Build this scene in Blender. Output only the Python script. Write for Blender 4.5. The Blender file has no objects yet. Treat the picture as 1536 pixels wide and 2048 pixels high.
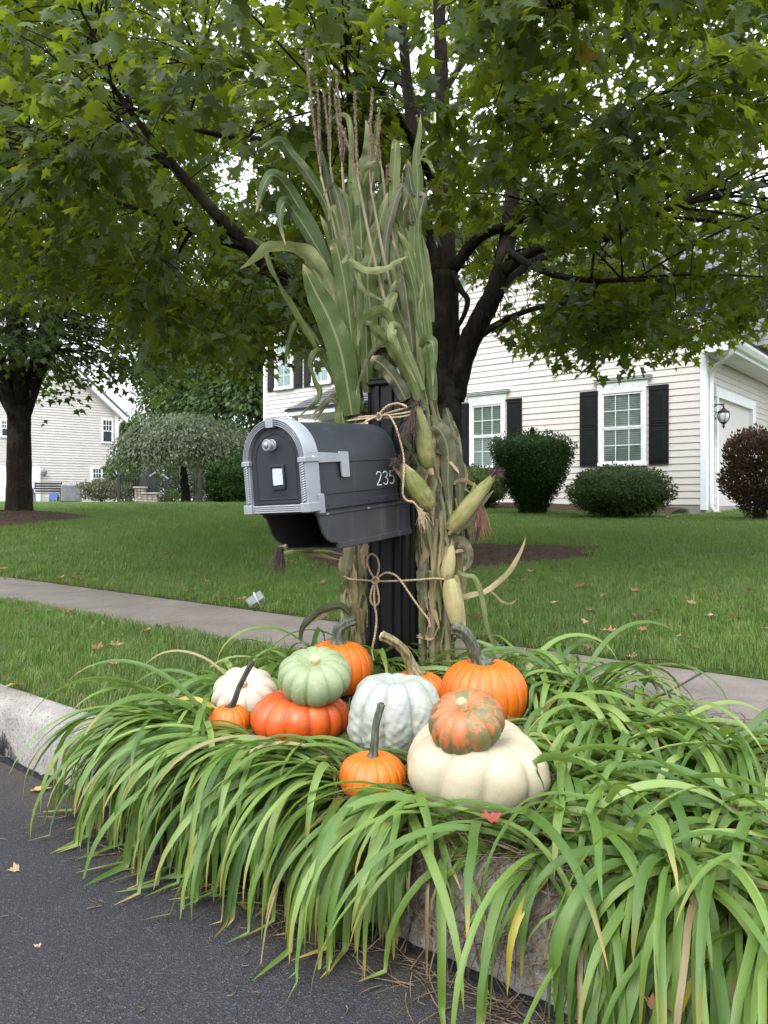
import bpy, math, random
import numpy as np
from mathutils import Vector, Matrix

R = math.radians
random.seed(7)
RNG = np.random.default_rng(7)
SC = bpy.context.scene
COL = SC.collection

# ------------------------------------------------------------------ camera, world, sun, exposure
EYE = 0.95
cam_data = bpy.data.cameras.new('camera')
cam_data.sensor_fit = 'VERTICAL'
cam_data.sensor_height = 36.0
cam_data.lens = 36.0 * 1530.0 / 2048.0
cam_data.shift_y = -24.0 / 2048.0
cam_data.clip_start = 0.05
cam_data.clip_end = 600.0
cam = bpy.data.objects.new('camera', cam_data)
COL.objects.link(cam)
cam.location = (0, 0, EYE)
cam.rotation_euler = (R(90), 0, 0)
SC.camera = cam

SUN_DIR = Vector((-0.34, -0.62, 0.78)).normalized()      # from the scene towards the sun
sun_el = math.asin(SUN_DIR.z)
sun_az = math.atan2(SUN_DIR.x, SUN_DIR.y)

world = bpy.data.worlds.new('World')
SC.world = world
world.use_nodes = True
wn, wl = world.node_tree.nodes, world.node_tree.links
wn.clear()
w_out = wn.new('ShaderNodeOutputWorld')
w_bg = wn.new('ShaderNodeBackground')
w_bg.inputs['Strength'].default_value = 0.12
w_sky = wn.new('ShaderNodeTexSky')
w_sky.sky_type = 'NISHITA'
w_sky.sun_disc = False
w_sky.sun_elevation = sun_el
w_sky.sun_rotation = sun_az
w_sky.air_density = 1.0
w_sky.dust_density = 3.0
w_tc = wn.new('ShaderNodeTexCoord')
w_map = wn.new('ShaderNodeMapping')
w_map.inputs['Scale'].default_value = (1.6, 1.6, 4.5)
w_noise = wn.new('ShaderNodeTexNoise')
w_noise.inputs['Scale'].default_value = 1.5
w_noise.inputs['Detail'].default_value = 5.0
w_noise.inputs['Roughness'].default_value = 0.55
w_ramp = wn.new('ShaderNodeValToRGB')
w_ramp.color_ramp.elements[0].position = 0.36
w_ramp.color_ramp.elements[0].color = (5.0, 5.6, 6.5, 1)
w_ramp.color_ramp.elements[1].position = 0.60
w_ramp.color_ramp.elements[1].color = (9.4, 9.7, 10.1, 1)
w_mix = wn.new('ShaderNodeMix')
w_mix.data_type = 'RGBA'
w_mix.inputs['Factor'].default_value = 0.88
wl.new(w_tc.outputs['Generated'], w_map.inputs['Vector'])
wl.new(w_map.outputs['Vector'], w_noise.inputs['Vector'])
wl.new(w_noise.outputs['Fac'], w_ramp.inputs['Fac'])
wl.new(w_sky.outputs['Color'], w_mix.inputs['A'])
# overcast sky: the zenith about three times as bright as the horizon
w_sep = wn.new('ShaderNodeSeparateXYZ')
w_cie = wn.new('ShaderNodeMapRange')
w_cie.inputs['From Min'].default_value = 0.0
w_cie.inputs['From Max'].default_value = 1.0
w_cie.inputs['To Min'].default_value = 0.44
w_cie.inputs['To Max'].default_value = 2.1
w_mul = wn.new('ShaderNodeVectorMath')
w_mul.operation = 'SCALE'
wl.new(w_tc.outputs['Generated'], w_sep.inputs[0])
wl.new(w_sep.outputs['Z'], w_cie.inputs['Value'])
wl.new(w_ramp.outputs['Color'], w_mul.inputs[0])
wl.new(w_cie.outputs['Result'], w_mul.inputs['Scale'])
wl.new(w_mul.outputs['Vector'], w_mix.inputs['B'])
wl.new(w_mix.outputs['Result'], w_bg.inputs['Color'])
wl.new(w_bg.outputs['Background'], w_out.inputs['Surface'])

sun_data = bpy.data.lights.new('sun', 'SUN')
sun_data.energy = 1.1
sun_data.angle = R(28)
sun_data.color = (1.0, 0.965, 0.91)
sun = bpy.data.objects.new('sun', sun_data)
COL.objects.link(sun)
sun.location = (-4, -6, 12)
sun.rotation_euler = (-SUN_DIR).to_track_quat('-Z', 'Y').to_euler()

SC.view_settings.view_transform = 'Standard'
SC.view_settings.look = 'None'
SC.view_settings.gamma = 1.0
SC.view_settings.use_curve_mapping = False
SC.view_settings.exposure = 1.42
SC.cycles.max_bounces = 8
SC.cycles.transparent_max_bounces = 12
SC.cycles.transmission_bounces = 6
SC.cycles.diffuse_bounces = 5

# ------------------------------------------------------------------ helpers
def W(px, py, Y):
    """A point seen at photo pixel (px, py), Y metres in front of the camera."""
    return Vector(((px - 768.0) / 1530.0 * Y, Y, EYE + (1000.0 - py) / 1530.0 * Y))

def UV(x, y):
    return .629 * x + .777 * y, .777 * x - .629 * y      # s: away from the road, v: along the kerb

def XY(s, v):
    return .629 * s + .777 * v, .777 * s - .629 * v

def sstep(a, b, x):
    t = np.clip((x - a) / (b - a), 0, 1)
    return t * t * (3 - 2 * t)

S_KERB, S_BACK, S_WALK, S_LAWN = 1.305, 1.44, 2.46, 3.20

def gz(x, y):
    """Height of the ground (road, kerb top, verge, walk, lawn)."""
    x = np.asarray(x, float); y = np.asarray(y, float)
    s, v = UV(x, y)
    z = np.where(s < S_KERB, 0.0, 0.20)
    z = np.where(s > S_BACK, 0.20 + 0.062 * (s - S_BACK) / (S_WALK - S_BACK), z)
    z = np.where(s > S_WALK, 0.262, z)
    t = np.maximum(s - S_LAWN, 0)
    a = 0.065 + 0.085 * sstep(-4.3, -12.5, v)
    z = np.where(s > S_LAWN, 0.27 + 0.59 * (1 - np.exp(-a * t / 0.59)), z)
    return z

def gz1(x, y):
    return float(gz(x, y))

class MB:
    def __init__(self):
        self.v = []; self.f = []
    def add(self, vs, fs):
        o = len(self.v)
        self.v.extend([tuple(p) for p in vs])
        self.f.extend([tuple(i + o for i in f) for f in fs])
        return self
    def box(self, c, size, m=None, bev=0.0):
        cx, cy, cz = c; sx, sy, sz = size[0] / 2, size[1] / 2, size[2] / 2
        if bev <= 0:
            vs = [Vector((cx + i * sx, cy + j * sy, cz + k * sz)) for i in (-1, 1) for j in (-1, 1) for k in (-1, 1)]
            fs = [(0, 1, 3, 2), (4, 6, 7, 5), (0, 4, 5, 1), (2, 3, 7, 6), (0, 2, 6, 4), (1, 5, 7, 3)]
        else:
            b = min(bev, sx * .9, sy * .9, sz * .9)
            ring = lambda hx, hy, z, r: [(cx - hx + r, cy - hy, z), (cx + hx - r, cy - hy, z), (cx + hx, cy - hy + r, z), (cx + hx, cy + hy - r, z),
                                         (cx + hx - r, cy + hy, z), (cx - hx + r, cy + hy, z), (cx - hx, cy + hy - r, z), (cx - hx, cy - hy + r, z)]
            vs = [Vector(p) for p in ring(sx - b, sy - b, cz - sz, b * .5) + ring(sx, sy, cz - sz + b, b) + ring(sx, sy, cz + sz - b, b) + ring(sx - b, sy - b, cz + sz, b * .5)]
            fs = [tuple(range(7, -1, -1)), tuple(range(24, 32))]
            for q in range(3):
                for i in range(8):
                    j = (i + 1) % 8
                    fs.append((q * 8 + i, q * 8 + j, q * 8 + 8 + j, q * 8 + 8 + i))
        if m is not None:
            vs = [m @ p for p in vs]
        return self.add(vs, fs)
    def tube(self, pts, radii, n=8, ridges=0, depth=0.0, cap=True, phase=0.0):
        pts = [Vector(p) for p in pts]
        if not hasattr(radii, '__len__'):
            radii = [radii] * len(pts)
        o = len(self.v)
        up = None
        k = len(pts)
        for i, p in enumerate(pts):
            t = (pts[min(i + 1, k - 1)] - pts[max(i - 1, 0)])
            if t.length < 1e-9:
                t = Vector((0, 0, 1))
            t.normalize()
            if up is None:
                a = Vector((0, 0, 1)) if abs(t.z) < .9 else Vector((0, 1, 0))
                up = (a - t * a.dot(t)).normalized()
            else:
                up = up - t * up.dot(t)
                up = up.normalized() if up.length > 1e-6 else t.orthogonal().normalized()
            sd = t.cross(up)
            for j in range(n):
                a = 2 * math.pi * j / n + phase
                r = radii[i] * (1 + (depth * math.cos(ridges * a) if ridges else 0))
                self.v.append(tuple(p + up * (math.cos(a) * r) + sd * (math.sin(a) * r)))
        for i in range(k - 1):
            for j in range(n):
                j2 = (j + 1) % n
                self.f.append((o + i * n + j, o + i * n + j2, o + (i + 1) * n + j2, o + (i + 1) * n + j))
        if cap:
            self.f.append(tuple(o + j for j in range(n - 1, -1, -1)))
            self.f.append(tuple(o + (k - 1) * n + j for j in range(n)))
        return self
    def lathe(self, prof, n=24, m=None):
        o = len(self.v)
        for r, z in prof:
            for j in range(n):
                a = 2 * math.pi * j / n
                p = Vector((r * math.cos(a), r * math.sin(a), z))
                self.v.append(tuple(m @ p if m is not None else p))
        for i in range(len(prof) - 1):
            for j in range(n):
                j2 = (j + 1) % n
                self.f.append((o + i * n + j, o + i * n + j2, o + (i + 1) * n + j2, o + (i + 1) * n + j))
        self.f.append(tuple(o + j for j in range(n - 1, -1, -1)))
        self.f.append(tuple(o + (len(prof) - 1) * n + j for j in range(n)))
        return self
    def prism(self, poly, d0, d1, m=None):
        """poly: (a, b) outline in the local x/z plane, extruded along local y from d0 to d1."""
        n = len(poly)
        vs = [Vector((a, d0, b)) for a, b in poly] + [Vector((a, d1, b)) for a, b in poly]
        if m is not None:
            vs = [m @ p for p in vs]
        fs = [tuple(range(n)), tuple(range(2 * n - 1, n - 1, -1))]
        for i in range(n):
            j = (i + 1) % n
            fs.append((j, i, n + i, n + j))
        return self.add(vs, fs)
    def mesh(self, name, smooth=False):
        me = bpy.data.meshes.new(name)
        me.from_pydata(self.v, [], self.f)
        if smooth:
            me.polygons.foreach_set('use_smooth', [True] * len(me.polygons))
        me.update()
        return me

def ob(name, data, mat=None, parent=None, smooth=False, autosmooth=None, **tags):
    if isinstance(data, MB):
        data = data.mesh(name, smooth)
    if mat is not None and data is not None and len(data.materials) == 0:
        data.materials.append(mat)
    o = bpy.data.objects.new(name, data)
    COL.objects.link(o)
    if parent is not None:
        o.parent = parent
    for k, val in tags.items():
        o[k] = val
    if autosmooth:
        try:
            data.set_sharp_from_angle(angle=R(autosmooth))
        except Exception:
            pass
    return o

def arr_mesh(name, V, F, attrs=None, smooth=False):
    """V (n,3), F (m,k) numpy -> mesh, optional point attributes."""
    V = np.ascontiguousarray(V, dtype=np.float32); F = np.ascontiguousarray(F, dtype=np.int32)
    me = bpy.data.meshes.new(name)
    me.vertices.add(len(V)); me.vertices.foreach_set('co', V.ravel())
    m, k = F.shape
    me.loops.add(m * k); me.loops.foreach_set('vertex_index', F.ravel())
    me.polygons.add(m)
    me.polygons.foreach_set('loop_start', np.arange(0, m * k, k, dtype=np.int32))
    try:
        me.polygons.foreach_set('loop_total', np.full(m, k, dtype=np.int32))
    except Exception:
        pass
    if smooth:
        me.polygons.foreach_set('use_smooth', np.ones(m, dtype=bool))
    for nm, vals in (attrs or {}).items():
        at = me.attributes.new(nm, 'FLOAT', 'POINT')
        at.data.foreach_set('value', np.ascontiguousarray(vals, dtype=np.float32))
    me.update(calc_edges=True)
    me.validate()
    return me

def empty(name, loc=(0, 0, 0), rot=(0, 0, 0), **tags):
    o = bpy.data.objects.new(name, None)
    o.empty_display_size = 0.1
    COL.objects.link(o)
    o.location = loc
    o.rotation_euler = rot
    for k, val in tags.items():
        o[k] = val
    return o

def spline(pts, n):
    """Catmull-Rom through pts (tuples of any length), n samples."""
    P = np.array([tuple(p) for p in pts], float)
    if len(P) == 2:
        t = np.linspace(0, 1, n)[:, None]
        return P[0] * (1 - t) + P[1] * t
    P = np.vstack([2 * P[0] - P[1], P, 2 * P[-1] - P[-2]])
    m = len(P) - 3
    out = []
    for u in np.linspace(0, m - 1e-6, n):
        i = int(u); t = u - i
        p0, p1, p2, p3 = P[i], P[i + 1], P[i + 2], P[i + 3]
        out.append(.5 * ((2 * p1) + (-p0 + p2) * t + (2 * p0 - 5 * p1 + 4 * p2 - p3) * t * t + (-p0 + 3 * p1 - 3 * p2 + p3) * t ** 3))
    return np.array(out)

# ------------------------------------------------------------------ materials
class NT:
    def __init__(self, name):
        self.m = bpy.data.materials.new(name)
        self.m.use_nodes = True
        self.t = self.m.node_tree
        self.t.nodes.clear()
        self.out = self.t.nodes.new('ShaderNodeOutputMaterial')
        self.b = self.t.nodes.new('ShaderNodeBsdfPrincipled')
        self.link(self.b.outputs[0], self.out.inputs['Surface'])
    def n(self, kind, **ins):
        nd = self.t.nodes.new('ShaderNode' + kind)
        for k, val in ins.items():
            nd.inputs[k.replace('_', ' ')].default_value = val
        return nd
    def link(self, a, b):
        self.t.links.new(a, b)
    def coord(self, kind='Object', scale=(1, 1, 1)):
        tc = self.n('TexCoord'); mp = self.n('Mapping', Scale=scale)
        self.link(tc.outputs[kind], mp.inputs['Vector'])
        return mp.outputs['Vector']
    def noise(self, vec, scale, detail=4, rough=.55):
        nd = self.n('TexNoise', Scale=scale, Detail=detail, Roughness=rough)
        self.link(vec, nd.inputs['Vector'])
        return nd.outputs['Fac']
    def vor(self, vec, scale, feature='F1'):
        nd = self.t.nodes.new('ShaderNodeTexVoronoi')
        nd.feature = feature
        nd.inputs['Scale'].default_value = scale
        self.link(vec, nd.inputs['Vector'])
        return nd
    def ramp(self, fac, stops):
        nd = self.n('ValToRGB')
        e = nd.color_ramp.elements
        while len(e) < len(stops):
            e.new(.5)
        for i, (p, c) in enumerate(stops):
            e[i].position = p
            e[i].color = (*c, 1) if len(c) == 3 else c
        self.link(fac, nd.inputs['Fac'])
        return nd.outputs['Color']
    def mix(self, fac, a, b, mode='MIX'):
        nd = self.t.nodes.new('ShaderNodeMix')
        nd.data_type = 'RGBA'; nd.blend_type = mode
        for sock, val in ((nd.inputs['Factor'], fac), (nd.inputs['A'], a), (nd.inputs['B'], b)):
            if hasattr(val, 'is_linked'):
                self.link(val, sock)
            else:
                sock.default_value = val if not isinstance(val, tuple) or len(val) == 4 else (*val, 1)
        return nd.outputs['Result']
    def math(self, op, a, b=0.0):
        nd = self.t.nodes.new('ShaderNodeMath'); nd.operation = op
        for i, val in enumerate((a, b)):
            if hasattr(val, 'is_linked'):
                self.link(val, nd.inputs[i])
            else:
                nd.inputs[i].default_value = val
        return nd.outputs[0]
    def bump(self, h, strength=.4, dist=.01, prev=None):
        nd = self.n('Bump', Strength=strength, Distance=dist)
        self.link(h, nd.inputs['Height'])
        if prev is not None:
            self.link(prev, nd.inputs['Normal'])
        return nd.outputs['Normal']
    def col(self, c):
        if hasattr(c, 'is_linked'):
            self.link(c, self.b.inputs['Base Color'])
        else:
            self.b.inputs['Base Color'].default_value = (*c, 1)
    def set(self, rough=.5, metal=0.0, spec=.5):
        self.b.inputs['Roughness'].default_value = rough
        self.b.inputs['Metallic'].default_value = metal
        self.b.inputs['Specular IOR Level'].default_value = spec
    def rand(self):
        return self.n('ObjectInfo').outputs['Random']
    def attr(self, name):
        nd = self.n('Attribute'); nd.attribute_name = name
        return nd.outputs['Fac']

def simple(name, c0, c1=None, scale=8, rough=.5, metal=0, spec=.5, bump=0, bscale=60, bdist=.003, stretch=(1, 1, 1), detail=5, lo=.35, hi=.65):
    k = NT(name)
    vec = k.coord('Object', stretch)
    if c1 is not None:
        k.col(k.ramp(k.noise(vec, scale, detail), [(lo, c0), (hi, c1)]))
    else:
        k.col(c0)
    k.set(rough, metal, spec)
    if bump:
        k.link(k.bump(k.noise(vec, bscale, 4), bump, bdist), k.b.inputs['Normal'])
    return k.m

def leafy(name, stops, trans=.4, rough=.45, tcol=(.25, .38, .04), attr='tint', use_rand=True, spec=.4, patchy=0.0):
    """Leaf material: colour by per-leaf tint, light passing through the blade."""
    k = NT(name)
    f = k.attr(attr)
    if use_rand:
        f = k.math('FRACT', k.math('ADD', f, k.rand()))
    vec = k.coord('Object')
    c = k.ramp(f, stops)
    c = k.mix(k.math('MULTIPLY', k.noise(vec, 9.0, 3), .35), c, (.5, .55, .35), 'MULTIPLY')
    if patchy:                                     # turf that varies from place to place
        gpos = k.n('NewGeometry').outputs['Position']
        c = k.mix(k.ramp(k.noise(gpos, 1.3, 5, .65), [(.38, (patchy,) * 3), (.62, (0, 0, 0))]), c, (.105, .150, .042))
        c = k.mix(k.ramp(k.noise(gpos, .45, 3, .5), [(.40, (.4, .4, .4)), (.60, (0, 0, 0))]), c, (.75, .85, .6), 'MULTIPLY')
    k.col(c)
    k.set(rough, 0, spec)
    tr = k.n('BsdfTranslucent')
    k.link(k.mix(.55, c, tcol), tr.inputs['Color'])
    mx = k.n('MixShader', Fac=trans)
    k.link(k.b.outputs[0], mx.inputs[1]); k.link(tr.outputs[0], mx.inputs[2])
    k.link(mx.outputs[0], k.out.inputs['Surface'])
    return k.m

M = {}
# road and stone
k = NT('asphalt'); vec = k.coord('Object')
big = k.noise(vec, .9, 4); fine = k.vor(vec, 270).outputs['Distance']; cell = k.vor(vec, 270).outputs['Color']
base = k.ramp(big, [(.3, (.023, .023, .0265)), (.7, (.036, .0355, .040))])
sep = k.n('SeparateColor'); k.link(cell, sep.inputs[0])
stone = k.ramp(sep.outputs[0], [(.0, (.55, .55, .56)), (.72, (.9, .9, .92)), (.92, (1.45, 1.42, 1.4)), (1, (2.6, 2.55, 2.4))])
sx = k.n('SeparateXYZ'); k.link(vec, sx.inputs[0])
sdist = k.math('ADD', k.math('MULTIPLY', sx.outputs[0], .629), k.math('MULTIPLY', sx.outputs[1], .777))
dm_ = k.n('MapRange'); dm_.inputs['From Min'].default_value = 1.33; dm_.inputs['From Max'].default_value = 1.62
k.link(k.math('ADD', sdist, k.math('MULTIPLY', k.noise(vec, 6, 6, .7), .55)), dm_.inputs['Value'])
ac_ = k.mix(1.0, base, stone, 'MULTIPLY')
k.col(k.mix(k.math('MULTIPLY', dm_.outputs[0], .75), ac_, k.ramp(k.noise(vec, 60, 4, .7), [(.3, (.030, .022, .016)), (.7, (.085, .068, .052))]))); k.set(.82, 0, .35)
nb = k.bump(fine, .85, .006)
k.link(k.bump(k.noise(vec, 45, 4), .35, .012, nb), k.b.inputs['Normal']); M['asphalt'] = k.m

def concrete(name, a, b, speck=.75, bump=.5):
    k = NT(name); vec = k.coord('Object')
    c = k.ramp(k.noise(vec, 3.2, 6, .65), [(.3, a), (.7, b)])
    sp = k.ramp(k.noise(vec, 95, 4, .75), [(.34, (.30, .29, .28)), (.46, (1, 1, 1)), (.60, (1.0, 1.0, 1.0)), (.72, (1.45, 1.42, 1.38))])
    sp = k.mix(k.ramp(k.noise(k.coord('Object'), 16, 7, .75), [(.50, (0, 0, 0)), (.72, (.6, .6, .6))]), sp, (.60, .58, .53), 'MULTIPLY')
    k.col(k.mix(speck, c, sp, 'MULTIPLY')); k.set(.9, 0, .25)
    n1 = k.bump(k.noise(vec, 90, 5, .7), bump, .006)
    k.link(k.bump(k.noise(vec, 14, 4), .3, .012, n1), k.b.inputs['Normal'])
    return k.m
M['kerb'] = concrete('kerb_concrete', (.16, .147, .130), (.33, .315, .29), .95, 1.0)
M['walk'] = concrete('walk_concrete', (.125, .108, .095), (.185, .163, .145), .6, .35)
M['footing'] = concrete('footing_concrete', (.25, .24, .22), (.38, .37, .34), .5, .3)
M['tar'] = simple('road_tar', (.004, .004, .0045), (.014, .014, .015), 30, .7, spec=.2, bump=.6, bscale=60)
M['soil'] = simple('bed_soil', (.028, .019, .012), (.075, .052, .034), 16, .95, spec=.1, bump=1, bscale=45, bdist=.02)
M['mulch'] = simple('bark_mulch', (.032, .021, .015), (.085, .058, .042), 26, .95, spec=.1, bump=1, bscale=60, bdist=.02, stretch=(1, 1.6, 1))
k = NT('lawn_soil'); vec = k.coord('Object')
k.col(k.ramp(k.noise(vec, 2.2, 6, .7), [(.3, (.030, .058, .012)), (.7, (.060, .095, .022))])); k.set(.95, 0, .1)
k.link(k.bump(k.noise(vec, 120, 3), 1, .02), k.b.inputs['Normal']); M['lawn'] = k.m
# metal and plastic
k = NT('charcoal_plastic'); vec = k.coord('Object')
c = k.ramp(k.noise(vec, 5, 5, .6), [(.3, (.014, .0165, .0225)), (.7, (.021, .0245, .0315))])
streak = k.noise(k.coord('Object', (26, 26, 1.2)), 1.0, 3)
c = k.mix(k.ramp(streak, [(.56, (0, 0, 0)), (.74, (.45, .45, .45))]), c, (.042, .045, .053))
k.col(c); k.set(.47, 0, .45)
k.link(k.bump(k.noise(vec, 420, 2), .12, .001), k.b.inputs['Normal']); M['charcoal'] = k.m
k = NT('weathered_holder_plastic'); vec = k.coord('Object')
c = k.ramp(k.noise(vec, 7, 5, .6), [(.3, (.024, .0245, .0275)), (.7, (.038, .039, .042))])
streak = k.noise(k.coord('Object', (22, 22, 1.0)), 1.0, 3)
c = k.mix(k.ramp(streak, [(.52, (0, 0, 0)), (.72, (.6, .6, .6))]), c, (.11, .112, .118))
k.col(c); k.set(.5, 0, .45); M['holder'] = k.m
M['black_plastic'] = simple('black_post_plastic', (.0035, .0035, .0042), (.007, .007, .0085), 9, .40, spec=.3, bump=.1, bscale=300, bdist=.001)
M['silver'] = simple('silver_plastic', (.255, .265, .290), (.31, .32, .345), 12, .42, .25, bump=.1, bscale=300, bdist=.001)
M['chrome'] = simple('polished_metal', (.62, .62, .63), None, rough=.25, metal=.9)
M['sticker'] = simple('reflector_label', (.46, .50, .51), (.52, .565, .575), 14, .35)
M['digit'] = simple('number_white', (.55, .55, .54), None, rough=.5)
M['dark_hole'] = simple('screw_hole', (.004, .004, .004), None, rough=.8)
M['black_metal'] = simple('black_metal', (.012, .012, .013), (.02, .02, .021), 12, .45)
M['grey_metal'] = simple('grey_metal', (.16, .17, .18), (.22, .23, .24), 8, .5, .1)
M['stake_grey'] = simple('faded_grey_plate', (.10, .12, .13), (.15, .17, .18), 10, .5)
M['clear_rod'] = simple('pale_rod', (.5, .48, .44), (.62, .6, .56), 20, .35)
# house
k = NT('white_siding'); vec = k.coord('Object')
c = k.ramp(k.noise(k.coord('Object', (.6, 1, 3)), 3, 5, .6), [(.3, (.57, .535, .50)), (.7, (.63, .595, .56))])
k.col(k.mix(.06, c, k.mix(k.rand(), (.6, .57, .55), (.85, .83, .8)))); k.set(.55, 0, .35)
k.link(k.bump(k.noise(k.coord('Object', (2, 1, 40)), 6, 3), .1, .002), k.b.inputs['Normal']); M['siding'] = k.m
M['siding_beige'] = simple('beige_siding', (.50, .46, .43), (.56, .52, .485), 2, .6)
M['white_trim'] = simple('white_trim', (.76, .77, .77), (.82, .83, .83), 4, .5)
M['aged_trim'] = simple('greenish_aged_trim', (.55, .60, .57), (.70, .73, .71), 7, .55)
M['white_door'] = simple('white_garage_door', (.76, .78, .81), (.80, .82, .85), 3, .45)
M['soffit'] = simple('soffit_vinyl', (.62, .58, .56), (.66, .62, .6), 4, .6)
M['shutter'] = simple('black_shutter_vinyl', (.005, .005, .0055), (.008, .008, .009), 6, .45, spec=.3)
k = NT('roof_shingle'); vec = k.coord('Object')
c = k.mix(k.rand(), (.085, .085, .095), (.155, .152, .165))
c = k.mix(.7, c, k.ramp(k.noise(vec, 5, 4), [(.3, (.07, .07, .08)), (.7, (.17, .165, .18))]))
k.col(k.mix(.6, c, k.ramp(k.noise(vec, 110, 2), [(.3, (.5, .5, .5)), (.7, (1.5, 1.5, 1.5))]), 'MULTIPLY')); k.set(.9, 0, .2); M['shingle'] = k.m
k = NT('window_glass')
gl = k.n('BsdfGlossy', Roughness=.03); gl.inputs['Color'].default_value = (.85, .92, .9, 1)
tp = k.n('BsdfTransparent'); tp.inputs['Color'].default_value = (.90, .94, .92, 1)
fr = k.n('Fresnel', IOR=1.5); mx = k.n('MixShader')
k.link(k.math('MULTIPLY', fr.outputs[0], .8), mx.inputs[0]); k.link(tp.outputs[0], mx.inputs[1]); k.link(gl.outputs[0], mx.inputs[2])
k.link(mx.outputs[0], k.out.inputs['Surface']); M['glass'] = k.m
M['blind'] = simple('window_blind', (.50, .54, .51), (.58, .62, .59), 3, .6)
M['curtain'] = simple('pale_curtain', (.55, .58, .62), (.66, .69, .72), 4, .8)
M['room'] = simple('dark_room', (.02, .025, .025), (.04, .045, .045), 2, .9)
M['lamp_glass'] = simple('lantern_glass', (.55, .56, .55), (.65, .66, .65), 10, .15)
M['brick'] = simple('pier_stone', (.20, .15, .12), (.34, .29, .25), 9, .9, bump=.5, bscale=30)
M['dark_cloth'] = simple('dark_cover_cloth', (.012, .013, .016), (.025, .026, .03), 5, .8)
M['blue'] = simple('blue_rubber', (.03, .08, .25), None, rough=.5)
# bark
def bark(name, a, b, c2, sc=1.0):
    k = NT(name)
    v1 = k.coord('Object', (7 * sc, 7 * sc, 1.4 * sc)); v2 = k.coord('Object')
    n1 = k.noise(v1, 2.2, 6, .7); n2 = k.noise(v2, 3.5 * sc, 5, .6)
    c = k.ramp(n1, [(.34, a), (.62, b)])
    c = k.mix(k.ramp(n2, [(.52, (0, 0, 0)), (.75, (1, 1, 1))]), c, c2)
    k.col(c); k.set(.95, 0, .15)
    nn = k.bump(n1, 1.0, .03)
    k.link(k.bump(k.noise(v2, 55, 4), .5, .006, nn), k.b.inputs['Normal'])
    return k.m
M['bark'] = bark('maple_bark', (.010, .0078, .006), (.030, .024, .018), (.075, .066, .054))
M['bark_far'] = bark('far_bark', (.02, .016, .012), (.05, .042, .034), (.08, .07, .06))
# foliage
GREEN = [(0, (.016, .034, .006)), (.35, (.030, .058, .009)), (.7, (.052, .085, .012)), (.93, (.095, .13, .018)), (.985, (.12, .13, .018)), (1, (.20, .085, .02))]
M['maple_leaf'] = leafy('maple_leaf', GREEN, .48, .42, (.32, .41, .02))
M['maple_dark'] = leafy('dark_maple_leaf', [(0, (.016, .038, .007)), (.6, (.034, .068, .011)), (1, (.065, .105, .018))], .42, .45, (.24, .34, .02))
M['tree_far'] = leafy('far_tree_leaf', [(0, (.022, .050, .012)), (.6, (.042, .085, .02)), (1, (.08, .12, .03))], .3, .6, (.2, .3, .05))
M['weeping_leaf'] = leafy('weeping_leaf', [(0, (.030, .046, .018)), (.6, (.068, .090, .040)), (1, (.14, .155, .08))], .22, .6, (.2, .26, .08))
M['yew'] = leafy('yew_needle', [(0, (.010, .026, .005)), (.6, (.020, .048, .009)), (1, (.042, .085, .016))], .15, .8, (.1, .2, .03), spec=.15)
M['box'] = leafy('boxwood_leaf', [(0, (.022, .040, .010)), (.6, (.042, .070, .016)), (1, (.085, .115, .03))], .2, .7, (.2, .26, .05), spec=.2)
M['barberry'] = leafy('barberry_leaf', [(0, (.018, .017, .010)), (.55, (.034, .027, .016)), (.85, (.05, .055, .025)), (1, (.13, .045, .03))], .2, .5, (.3, .1, .05))
M['grey_shrub'] = leafy('grey_shrub_leaf', [(0, (.07, .065, .05)), (.6, (.12, .11, .085)), (1, (.13, .16, .08))], .2, .6, (.25, .24, .12))
M['grass'] = leafy('lawn_grass_blade', [(0, (.056, .114, .015)), (.5, (.104, .186, .029)), (.86, (.168, .245, .060)), (1, (.26, .25, .12))], .3, .55, (.25, .42, .06), patchy=.75)
M['grass_dry'] = leafy('dry_grass_blade', [(0, (.16, .12, .06)), (1, (.30, .23, .13))], .2, .7, (.4, .3, .15))
def blade_mat(name, stops, tip, trans, tcol):
    k = NT(name)
    c = k.ramp(k.rand(), stops)
    a = k.attr('along'); x = k.attr('across')
    c = k.mix(k.ramp(a, [(0, (.75, .75, .75)), (.25, (0, 0, 0)), (1, (0, 0, 0))]), c, (.16, .22, .07))
    tipf = k.math('MULTIPLY', k.ramp(a, [(.82, (0, 0, 0)), (1, (1, 1, 1))]), k.ramp(k.math('FRACT', k.math('MULTIPLY', k.rand(), 37.7)), [(.45, (0, 0, 0)), (.6, (1, 1, 1))]))
    c = k.mix(tipf, c, tip)
    st = k.noise(k.coord('UV', (1, 1, 1)), 1, 1) if False else k.math('SINE', k.math('MULTIPLY', x, 26.0))
    c = k.mix(k.math('MULTIPLY', k.math('ADD', st, 1.0), .10), c, (1.35, 1.3, 1.2), 'MULTIPLY')
    c = k.mix(k.ramp(k.noise(k.coord('Object'), 60, 4, .7), [(.68, (0, 0, 0)), (.76, (.6, .6, .6))]), c, (.24, .17, .05))
    k.col(c); k.set(.38, 0, .45)
    k.link(k.bump(st, .25, .0008), k.b.inputs['Normal'])
    tr = k.n('BsdfTranslucent'); k.link(k.mix(.5, c, tcol), tr.inputs['Color'])
    mx = k.n('MixShader', Fac=trans)
    k.link(k.b.outputs[0], mx.inputs[1]); k.link(tr.outputs[0], mx.inputs[2])
    k.link(mx.outputs[0], k.out.inputs['Surface'])
    return k.m
M['lily'] = blade_mat('daylily_blade', [(0, (.042, .092, .014)), (.4, (.082, .152, .025)), (.75, (.135, .212, .042)), (1, (.20, .272, .078))], (.34, .24, .07), .28, (.35, .5, .08))
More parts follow.
